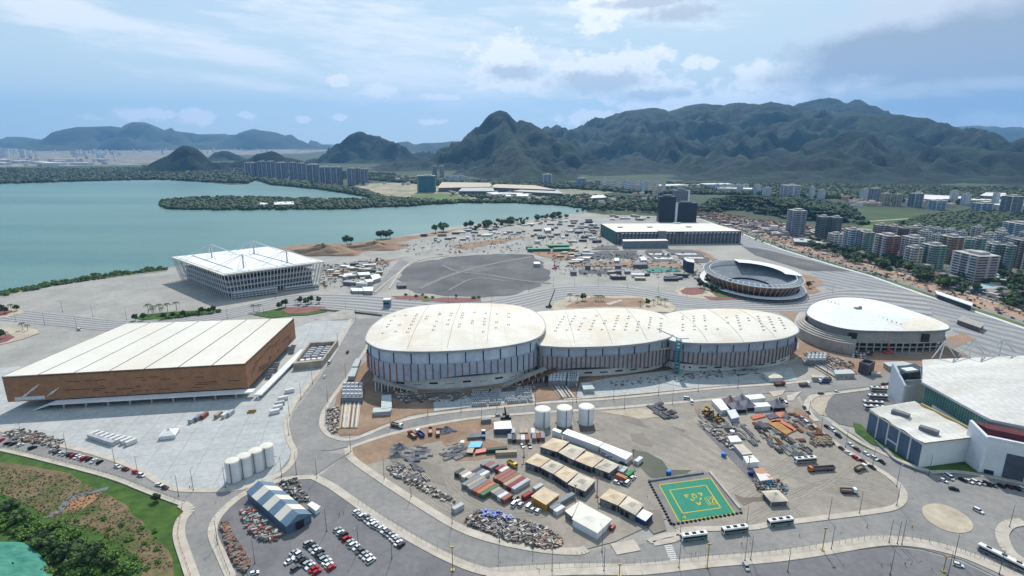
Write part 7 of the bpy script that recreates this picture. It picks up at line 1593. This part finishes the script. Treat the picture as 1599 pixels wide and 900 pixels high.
for i, (x0, x1, yt, yb) in enumerate([(384, 404, 256, 276), (404, 418, 254, 276), (418, 432, 254, 277), (432, 450, 256, 279), (453, 466, 256, 280), (466, 480, 257, 281), (480, 500, 259, 285), (500, 518, 263, 289), (518, 536, 263, 290), (543, 557, 265, 290), (556, 566, 265, 288), (564, 576, 266, 289)]):
    tower(x0, x1, yt - 1.5, yb, wc((128, 130, 142)), GLZ['b'], wc((184, 186, 192)), 'brown-grey lakeside tower with white end fins, %s from the left' % ordn(i), -.12, .8, False, 3, group='lakeside towers beyond the lagoon')
PST = [wc((240, 240, 236), .95), wc((206, 222, 236), .95), wc((226, 230, 212), .95), wc((232, 212, 206), .95), wc((190, 218, 234), .95), wc((240, 228, 200), .95), wc((230, 202, 188), .95), wc((180, 216, 220), .95)]; PN = ['white', 'pale blue', 'pale green', 'pink', 'sky blue', 'cream', 'salmon', 'turquoise']
rr = random.Random(5)
for i in range(42):
    x = 940 + i * 2.3 + rr.uniform(-1, 1); w = rr.uniform(4, 6); yb = 293 + i * .3 + rr.uniform(-2.5, 2.5); k = rr.randrange(8)
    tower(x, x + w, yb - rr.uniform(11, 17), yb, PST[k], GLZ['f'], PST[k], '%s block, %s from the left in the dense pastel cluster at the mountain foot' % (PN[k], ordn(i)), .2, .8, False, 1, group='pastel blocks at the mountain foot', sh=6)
for i in range(14):
    x = 696 + i * 3.6 if i < 9 else 1114 + (i - 9) * 11; yb = 285 + (i % 3) if i < 9 else 300
    tower(x, x + (5 if i < 9 else 10), yb - (10 if i < 9 else 11), yb, W1_ if i % 3 else PB, GLZ['f'], PST[0], 'pale low block, %s from the left in the %s' % (ordn(i if i < 9 else i - 9), 'group right of the green glass building' if i < 9 else 'long white line below the massif'), .1, .7, False, 1, group='pale low blocks', sh=6)
# small houses and far city blocks
def small(nm, c, r_, sx, sy, sz, pitched=True):
    o = MB().box(0, 0, 0, sx, sy, sz).build(nm, wc(c)); mb = MB()
    if pitched: mb.add([(-sx/2-.4, -sy/2-.4, sz), (sx/2+.4, -sy/2-.4, sz), (sx/2+.4, sy/2+.4, sz), (-sx/2-.4, sy/2+.4, sz), (-sx/2-.4, 0, sz * 1.5), (sx/2+.4, 0, sz * 1.5)], [[0, 1, 5, 4], [2, 3, 4, 5], [3, 0, 4], [1, 2, 5]])
    else: mb.box(0, 0, sz, sx * 1.02, sy * 1.02, .5)
    mb.build('roof', wc(r_), o); T(o, 'house', 'house'); return o
HS = [('white', small('house', (214, 212, 208), (152, 140, 130), 12, 9, 6)), ('cream', small('house', (206, 190, 168), (178, 176, 172), 14, 10, 6, False)), ('grey', small('house', (168, 168, 170), (130, 126, 122), 12, 10, 7, False)), ('pink', small('house', (192, 164, 152), (150, 116, 100), 11, 9, 6))]
BK = [('pale', small('far_block', (226, 228, 230), (220, 222, 224), 24, 18, 44, False)), ('grey', small('far_block', (196, 200, 206), (210, 212, 214), 26, 18, 56, False)), ('cream', small('far_block', (196, 184, 168), (190, 184, 176), 26, 20, 34, False))]
for o in (b for _, b in BK): o['category'] = 'tower block'
WR = ('warehouse', small('warehouse', (200, 200, 200), (222, 220, 216), 70, 34, 9, False)); WR[1]['category'] = 'warehouse'
def town(poly, n, protos, desc, group, smin=.7, smax=1.3, rnd=random.Random(8)):
    ct = {}
    for p in sorted(scatter(PL(poly), n, rnd), key=lambda p: p[0] / p[1]):
        nm, o = rnd.choice(protos); ct[nm] = ct.get(nm, -1) + 1; place(o, (p[0], p[1], .2), rnd.uniform(-.5, .5) + (1.57 if rnd.random() < .3 else 0), '%s %s %s, %s from the left' % (nm if nm != 'warehouse' else 'white', o['category'], desc, ordn(ct[nm])), group, scale=rnd.uniform(smin, smax))
town([(-20, 238), (55, 238), (55, 249), (-20, 250)], 46, BK, 'in the dense far left city', 'far left city blocks', .7, 1.5)
town([(110, 240), (190, 238), (186, 250), (118, 251)], 50, BK, 'in the city below the pale range', 'far city blocks below the pale range', .5, 1.1)
town([(60, 232), (220, 231), (460, 234), (470, 242), (330, 243), (60, 240)], 90, BK, 'in the hazy city strip', 'hazy city blocks', .4, .9)
town([(-20, 251), (180, 250), (182, 256), (60, 262), (-20, 262)], 62, HS + [WR], 'in the strip before the left woods', 'low buildings before the left woods', 1.0, 2.2)
town([(545, 285), (640, 276), (690, 284), (660, 292), (570, 290)], 26, HS, 'behind the lakeside towers', 'houses on the flats', .8, 1.6)
town([(690, 298), (760, 298), (880, 312), (700, 308)], 26, HS + [WR], 'around the racing circuit', 'buildings around the circuit', .7, 1.4)
town([(900, 302), (1030, 306), (1035, 326), (940, 326), (900, 316)], 34, HS, 'left of the dark towers', 'houses left of the dark towers', .7, 1.3)
town([(1040, 290), (1120, 292), (1200, 300), (1190, 306), (1100, 304), (1040, 300)], 30, HS + [WR], 'at the foot of the massif', 'houses at the foot of the massif', .8, 1.6)
town([(1310, 306), (1360, 310), (1370, 322), (1330, 324)], 44, HS, 'on the slope below the round-topped tower', 'hillside houses', .8, 1.5)
town([(1400, 312), (1520, 314), (1599, 318), (1599, 330), (1540, 326), (1420, 322)], 40, HS + [WR], 'in the far right suburb', 'far right suburb buildings', .8, 1.5)
town([(1330, 380), (1480, 420), (1599, 430), (1640, 520), (1560, 472), (1420, 425), (1330, 400)], 66, HS, 'in the streets behind the avenue', 'low houses behind the avenue', .6, 1.2)
town([(1200, 355), (1290, 380), (1330, 400), (1300, 398), (1220, 372)], 18, HS, 'at the far avenue end', 'low houses at the far avenue', .6, 1.2)
for i, (q, z, c, l) in enumerate([([(683, 294), (690, 285), (765, 286), (770, 292)], 14, (184, 170, 148), 'huge ochre-roofed grandstand hall left of the circuit'), ([(760, 293), (775, 288), (835, 290), (870, 297)], 14, (188, 174, 152), 'long ochre-roofed hall in the middle of the circuit'), ([(716, 299), (722, 293), (770, 293.5), (772, 299)], 12, (170, 172, 170), 'grey-roofed hall in front of the ochre ones'), ([(800, 299), (830, 294), (870, 297), (880, 303)], 10, (176, 174, 172), 'long low grey stand at the right of the circuit'),
    ([(922, 310), (925, 306), (942, 304.5), (948, 309)], 8, (220, 220, 218), 'white tent roof right of the circuit'), ([(428, 320), (428, 316), (459, 315.5), (459, 319.5)], 8, (226, 224, 224), 'white-roofed club building on the wooded island'), ([(400, 320), (400, 317), (418, 317), (418, 320)], 6, (210, 210, 206), 'small pale roof left of the club on the wooded island'), ([(1438, 309), (1442, 304.5), (1500, 307), (1512, 311)], 12, (214, 206, 206), 'long white factory roof before the far right mountain'), ([(1530, 306), (1540, 301), (1570, 302), (1575, 308)], 12, (210, 208, 206), 'white cluster of halls at the far right mountain foot'),
    ([(1515, 452), (1520, 444), (1548, 444), (1578, 452), (1574, 458)][:4], 6, (150, 170, 172), 'teal-roofed market hall behind the avenue, lower one'), ([(1545, 436), (1550, 431), (1580, 436), (1599, 442)], 6, (150, 176, 178), 'teal-roofed market hall behind the avenue, upper one'), ([(1240, 378), (1238, 373), (1262, 374), (1292, 381)], 7, (176, 176, 172), 'long low school building beside the slender grey tower')]):
    q = PL(q, z); c_ = (sum(p[0] for p in q) / len(q), sum(p[1] for p in q) / len(q)); b = thing('hall', l, 'hall', (*c_, .4)); MB().prism([lerp(p, c_, .04) for p in q], .3, z).build('wall', m_dkw, b); MB().prism(q, z, z + .8).build('roof', wc(c, .92), b)
# ---- trees
ICO = None
def ico():
    t = (1 + 5 ** .5) / 2; v = np.array([(-1, t, 0), (1, t, 0), (-1, -t, 0), (1, -t, 0), (0, -1, t), (0, 1, t), (0, -1, -t), (0, 1, -t), (t, 0, -1), (t, 0, 1), (-t, 0, -1), (-t, 0, 1)]) / math.hypot(1, t)
    f = np.array([(0, 11, 5), (0, 5, 1), (0, 1, 7), (0, 7, 10), (0, 10, 11), (1, 5, 9), (5, 11, 4), (11, 10, 2), (10, 7, 6), (7, 1, 8), (3, 9, 4), (3, 4, 2), (3, 2, 6), (3, 6, 8), (3, 8, 9), (4, 9, 5), (2, 4, 11), (6, 2, 10), (8, 6, 7), (9, 8, 1)]); return v, f
IV, IF = ico()
def clumps(name, C, Rr, mats, seed=0, flat=.8, leaf=0):
    g = np.random.RandomState(seed); n = len(C); V_ = IV[None] * (1 + (g.rand(n, 12, 1) - .5) * .7) * Rr[:, None, None] * np.array([1, 1, flat]) + C[:, None, :]
    Fc = (IF[None] + (np.arange(n) * 12)[:, None, None]).reshape(-1, 3); vs = V_.reshape(-1, 3).tolist(); fs = Fc.tolist(); mi = np.repeat(g.randint(0, len(mats), n), 20).tolist()
    if leaf:
        k = g.randint(0, n, leaf); d = g.randn(leaf, 3); d /= np.linalg.norm(d, axis=1)[:, None]; pc = C[k] + d * Rr[k][:, None] * 1.12; s = Rr[k] * .28
        u = np.cross(d, g.randn(leaf, 3)); u /= np.linalg.norm(u, axis=1)[:, None]; w = np.cross(g.randn(leaf, 3), u); w /= np.linalg.norm(w, axis=1)[:, None]; b = len(vs)
        q = np.stack([pc - u * s[:, None] - w * s[:, None], pc + u * s[:, None] - w * s[:, None] * .6, pc + u * s[:, None] * .8 + w * s[:, None], pc - u * s[:, None] * .7 + w * s[:, None]], 1).reshape(-1, 3)
        vs += q.tolist(); fs += (np.arange(leaf * 4).reshape(-1, 4) + b).tolist(); mi += g.randint(0, len(mats), leaf).tolist()
    me = bpy.data.meshes.new(name); me.from_pydata(vs, [], fs)
    for m in mats: me.materials.append(m)
    me.polygons.foreach_set('material_index', mi); me.update(); o = bpy.data.objects.new(name, me); COL.objects.link(o); return o
m_l1, m_l2, m_l3 = mat('leaf_dark', (44, 62, 30), (32, 48, 24), .4, .8), mat('leaf_mid', (62, 84, 36), (48, 68, 30), .4, .8), mat('leaf_light', (86, 106, 48), (70, 90, 40), .4, .8)
SHM = [mat('shrub_leaf', (104, 136, 58), (84, 114, 46), .5, .8), mat('shrub_leaf_light', (134, 158, 78), (108, 136, 60), .5, .8), mat('shrub_leaf_dark', (66, 92, 40), (50, 74, 34), .5, .8)]
m_bark = mat('bark', (96, 82, 68), (76, 64, 54), 1, .9)
def tree_proto(kind, seed):
    g = np.random.RandomState(seed); t = thing('shrub' if kind == 'shrub' else 'broadleaf_tree', 'tree', 'shrub' if kind == 'shrub' else 'tree'); n = {'round': 26, 'tall': 24, 'wide': 34, 'shrub': 46}[kind]; rx, rz, cz = {'round': (3.6, 2.8, 5.6), 'tall': (2.4, 4, 6.4), 'wide': (5.4, 2.6, 6), 'shrub': (4.2, 2.2, 2.4)}[kind]
    d = g.randn(n, 3); d /= np.linalg.norm(d, axis=1)[:, None]; C = d * (g.rand(n, 1) ** .5) * np.array([rx, rx, rz]) * .85 + np.array([0, 0, cz]); C[:, 0] += .6 * np.sin(C[:, 2])
    o = clumps('crown', C, g.uniform(.22, .42, n) * rx * (.6 if kind == 'shrub' else 1), SHM if kind == 'shrub' else ([m_l1, m_l2] if seed % 2 else [m_l1, m_l2, m_l3]), seed, .8, 700 if kind == 'shrub' else 240); o.parent = t
    mb = MB().tube((0, 0, 0), (.2, .1, cz * .55), .3, 6, r2=.2)
    for k in range(4): a = k * 1.6 + seed; mb.tube((.2, .1, cz * .5), (math.cos(a) * rx * .5, math.sin(a) * rx * .5, cz + .3), .15, 5, r2=.05)
    mb.build('trunk', m_bark, t); return t
TR = [tree_proto('round', 1), tree_proto('round', 2), tree_proto('wide', 3), tree_proto('tall', 4), tree_proto('wide', 6)]
TN_ = ['round-crowned tree', 'light round-crowned tree', 'broad spreading tree', 'tall narrow tree', 'broad dark tree']
SHB = [tree_proto('shrub', 7), tree_proto('shrub', 8)]
def palm_proto():
    t = thing('palm_tree', 'palm', 'palm tree'); MB().tube((0, 0, 0), (.2, 0, 6.6), .22, 6, r2=.15).build('trunk', m_bark, t); mb = MB()
    for k in range(11):
        a = k * 2 * math.pi / 11; p = None
        for j in range(5):
            r_ = .2 + j * .75; z = 6.7 + .5 * math.sin(j * .9) - j * j * .1; w = .42 * (1 - j / 5.5); c_, s_ = math.cos(a), math.sin(a); q = [(.2 + c_ * r_ - s_ * w, s_ * r_ + c_ * w, z - .1), (.2 + c_ * r_, s_ * r_, z + .1), (.2 + c_ * r_ + s_ * w, s_ * r_ - c_ * w, z - .1)]
            if p: mb.add(p + q, [[0, 1, 4, 3], [1, 2, 5, 4]])
            p = q
    mb.build('crown', m_l2, t); return t
PLM = palm_proto()
def grove(pts_or_poly, n, desc, group, protos=(0, 1, 2, 3, 4), smin=.8, smax=1.3, exact=False, z=.5):
    pts = PL(pts_or_poly, z) if exact else scatter(PL(pts_or_poly, z), n, R)
    for i, p in enumerate(pts):
        k = R.choice(protos); o = TR[k] if k < 9 else (PLM if k == 9 else SHB[k - 10]); nm = TN_[k] if k < 9 else ('palm tree' if k == 9 else 'leafy shrub')
        place(o, (p[0], p[1], z), R.uniform(0, 6.28), '%s, %s of those %s' % (nm, ordn(i), desc), group, scale=R.uniform(smin, smax))
grove([(542, 383), (548, 381), (595, 373), (603, 373), (609, 372), (680, 364), (692, 362), (728, 358), (735, 357)], 0, 'on the brown lagoon bank', 'trees on the lagoon bank', (2, 4, 0), 1.5, 2.1, True)
grove([(735, 358), (760, 350), (800, 348), (850, 341), (885, 338), (886, 341), (800, 354), (745, 360)], 44, 'along the lagoon shore beyond the far field', 'trees on the far lagoon shore', (0, 1, 2, 3, 4), .9, 1.7)
grove([(0, 459), (0, 464), (130, 438), (260, 421), (262, 418), (130, 433)], 46, 'in the low hedge along the near lagoon shore', 'shore bushes', (10, 11), .7, 1.1)
grove([(888, 334), (960, 332), (1028, 334), (1028, 328), (940, 324), (900, 328)], 36, 'left of the dark office towers', 'trees left of the dark towers', (0, 1, 2, 4), .8, 1.5)
grove([(232, 489), (238, 493), (240, 489), (250, 488), (262, 487), (276, 485), (254, 492)], 0, 'on the left lawn below the lagoon stadium', 'palms on the left lawn', (9,), 1.1, 1.5, True)
grove([(212, 501), (225, 500), (255, 499), (262, 498), (270, 497), (278, 496), (286, 495), (293, 494), (300, 493), (308, 492), (316, 491), (326, 490), (334, 489), (342, 488)], 0, 'in the bush row on the left lawn', 'bush row on the left lawn', (0, 11), .7, 1.0, True)
grove([(396, 488), (405, 486), (462, 476), (470, 475), (478, 477), (486, 474), (497, 474), (436, 483), (446, 480)], 0, 'around the red plaza beside the boulevard', 'palms around the red plaza', (9, 1), .8, 1.2, True)
grove([(930, 470), (934, 471), (938, 470), (942, 471), (890, 470), (901, 472), (910, 470), (1027, 474), (1032, 476), (1020, 477), (1038, 478), (1010, 478), (1000, 479)], 0, 'on the sandy island behind the middle arena', 'palms on the sandy island', (9, 9, 1), .8, 1.2, True)
grove([(1094, 450), (1098, 447), (1102, 452), (1106, 449), (1110, 454), (1114, 450), (1100, 456), (1118, 456), (1122, 452), (1090, 444), (1126, 458), (1104, 444), (1172, 462), (1180, 465), (1166, 466), (1238, 452), (1262, 450), (1268, 448)], 0, 'around the tennis bowl', 'palms around the tennis bowl', (9, 0), .8, 1.2, True)
grove([(0, 530), (10, 528), (8, 490), (18, 487), (26, 486), (36, 516), (44, 517), (2, 486)], 0, 'on the far left red plazas', 'palms on the left plazas', (9, 0), .8, 1.2, True)
grove([(634, 462), (650, 464), (660, 462), (712, 466), (740, 467), (748, 466), (665, 466), (676, 466)], 0, 'on the red beds left of the dark field', 'shrubs on the red beds', (10, 1), .5, .7, True)
grove([(1290, 385), (1360, 400), (1440, 425), (1500, 448), (1540, 460), (1500, 462), (1400, 432), (1300, 402)], 70, 'in the green belt beside the avenue', 'trees beside the avenue', (0, 1, 2, 4), .9, 1.7)
grove([(1240, 372), (1300, 384), (1340, 398), (1310, 402), (1250, 384)], 20, 'left of the pale blue tower by the avenue', 'trees at the far avenue', (0, 1, 2, 4), .8, 1.4)
grove([(1430, 402), (1490, 410), (1490, 440), (1540, 456), (1599, 470), (1640, 480), (1640, 440), (1560, 425), (1490, 404)], 70, 'between the towers and market halls', 'trees between the towers', (0, 1, 2, 4, 9), .9, 1.7)
grove([(1560, 450), (1599, 450), (1660, 500), (1599, 492), (1540, 470)], 26, 'at the right edge beside the avenue', 'trees at the right edge', (0, 1, 2, 4, 9), .8, 1.3)
grove([(0, 792), (30, 800), (70, 812), (120, 832), (180, 858), (208, 880), (205, 905), (60, 905), (78, 880), (50, 850), (0, 842)], 130, 'in the thicket at the bottom left', 'thicket shrubs at the bottom left', (10, 11), .3, .75)
grove([(70, 858), (84, 868), (95, 880), (62, 850), (120, 885), (140, 880), (160, 888), (110, 872), (175, 892), (20, 800), (34, 818)], 0, 'standing tallest in the bottom left thicket', 'trees in the bottom left thicket', (0, 4, 2), .6, .95, True)
grove([(100, 795), (240, 820), (270, 890), (215, 890), (130, 830), (60, 810)], 26, 'dotted over the dry scrub at the bottom left', 'small scrub bushes', (10,), .16, .4)
grove([(243, 783), (246, 784)], 0, 'by the fence corner', 'corner bushes', (0,), .5, .6, True)
# netting
q0 = PL([(-60, 846), (0, 845), (30, 846), (52, 853), (66, 872), (80, 898), (80, 960), (-80, 960)], 3); c_ = (sum(p[0] for p in q0) / 8, sum(p[1] for p in q0) / 8)
pq = smooth_closed(q0, 6); o = MB(); nr, na = 16, len(pq)
for k in range(nr + 1):
    for i in range(na):
        x, y = lerp(c_, pq[i], k / nr + .02); hN = float(fbm(np.array([x * .12 + 50]), np.array([y * .12 + 50]), 4)[0]); o.v.append((x, y, 2.2 + hN * 3.2 * min(1, (nr - k) / 4 + .15)))
o.f = [[k * na + i, k * na + (i + 1) % na, (k + 1) * na + (i + 1) % na, (k + 1) * na + i] for k in range(nr) for i in range(na)]; o.m = [0] * len(o.f)
o = o.build('shade_netting', mat('teal_netting', (28, 104, 84), (84, 146, 128), .7, .8, detail=9, nrough=.85, stretch=(.3, .2)), smooth=True); T(o, 'teal green netting spread over the bottom left corner', 'netting')
# ---- woods that read as one mass
FM = [m_l1, m_l2, mat('leaf_far', (38, 52, 28), (28, 40, 22), .1, .9)]
def wood(label, poly, n, r0, r1, seed, mats=None, z=0, hz_=.55):
    g = np.random.RandomState(seed); pl = PL(poly); p = np.array(scatter(pl, n, random.Random(seed))); r_ = g.uniform(r0, r1, len(p)); C = np.column_stack([p, z + r_ * hz_]); o = clumps('forest', C, r_, mats or [m_l1, m_l1, m_l2], seed, .75); T(o, label, 'woods', kind='stuff')
wood('dark belt of woods along the far left lagoon shore', [(-60, 288), (-60, 266), (220, 264), (380, 270), (400, 281), (386, 287), (330, 285.3), (250, 281), (130, 283.5), (0, 287.5)], 6000, 6, 12, 31, FM)
wood('mangrove covering the long low island in the lagoon', ISLE, 2400, 4, 8, 32)
wood('mangrove belt in front of the lakeside towers', [(400, 281), (418, 283), (440, 284), (520, 292), (570, 300), (600, 311), (690, 317), (640, 322), (592, 319.5), (577, 309), (540, 302.5), (500, 296.5), (460, 292), (425, 289.5), (412, 285)], 1300, 6, 11, 33)
wood('bushes edging the far lagoon shore below the circuit', [(640, 321.5), (690, 315.5), (800, 314.5), (880, 318.5), (930, 325), (920, 328.5), (880, 322), (800, 317.5), (720, 318)], 500, 4, 8, 34)
wood('trees spread over the flats behind the circuit', [(560, 280), (700, 292), (900, 296), (1040, 306), (1040, 296), (900, 288), (700, 283), (600, 276)], 2400, 5, 10, 35, FM)
wood('woods filling the valley floor below the massif', [(1040, 303), (1200, 306), (1400, 316), (1640, 322), (1640, 297), (1400, 292), (1040, 288)], 6500, 5, 10, 36, FM)
wood('dark wood behind the right-hand towers', [(1380, 358), (1440, 340), (1520, 330), (1640, 334), (1640, 366), (1560, 366), (1470, 371), (1400, 370)], 2200, 4, 8, 37)
wood('trees around the knoll and building site', [(1095, 322), (1110, 312), (1230, 308), (1330, 322), (1350, 344), (1290, 345), (1200, 334), (1110, 326)], 1300, 3.5, 7, 38)
wood('trees and gardens between the lagoon end and the dark towers', [(700, 304), (840, 312), (900, 306), (1030, 310), (1036, 330), (945, 329), (900, 319), (760, 312)], 700, 4, 8, 39)
wood('scattered trees across the plain behind the lakeside towers', [(220, 262), (380, 262), (620, 274), (560, 282), (400, 272), (250, 268)], 1600, 6, 12, 40, FM)

def cover(label, hill, n, r0, r1, seed, ymax=9e9, mats=None):
    g = np.random.RandomState(seed); V_ = HILLS[hill]; V_ = V_[V_[:, 1] < ymax]; V_ = V_[g.randint(0, len(V_), n)]
    r_ = g.uniform(r0, r1, n); C = V_ + g.uniform(-1, 1, (n, 3)) * np.array([14, 14, 0]) + np.array([0, 0, 0]); o = clumps('forest', C, r_, mats or FM, seed, .7); T(o, label, 'woods', kind='stuff')
cover('thick low wood covering the knoll behind the building site', 'low wooded knoll behind the building site', 3400, 3, 5.5, 51)
g = np.random.RandomState(60); p = np.array(scatter(PL([(0, 730), (110, 745), (190, 790), (250, 850), (270, 890), (200, 900), (190, 852), (80, 812), (0, 780)]), 1500, random.Random(60))); r_ = g.uniform(.2, .6, len(p)) ** 1.3
o = clumps('undergrowth', np.column_stack([p, .75 + r_ * .3]), r_, [m_l2, mat('dry_tuft', (122, 112, 86), (100, 90, 66), .5, .9), mat('dry_tuft_dark', (84, 78, 52), (66, 62, 42), .5, .9)], 60, .7); T(o, 'dry tufts and low weeds over the bare scrub ground', 'undergrowth', kind='stuff')

wood('low dark hedge lining the near lagoon shore', [(-60, 476), (0, 460.5), (130, 440.5), (262, 422.5), (262, 419), (130, 435.5), (0, 456), (-60, 471)], 1500, .8, 2.2, 61)
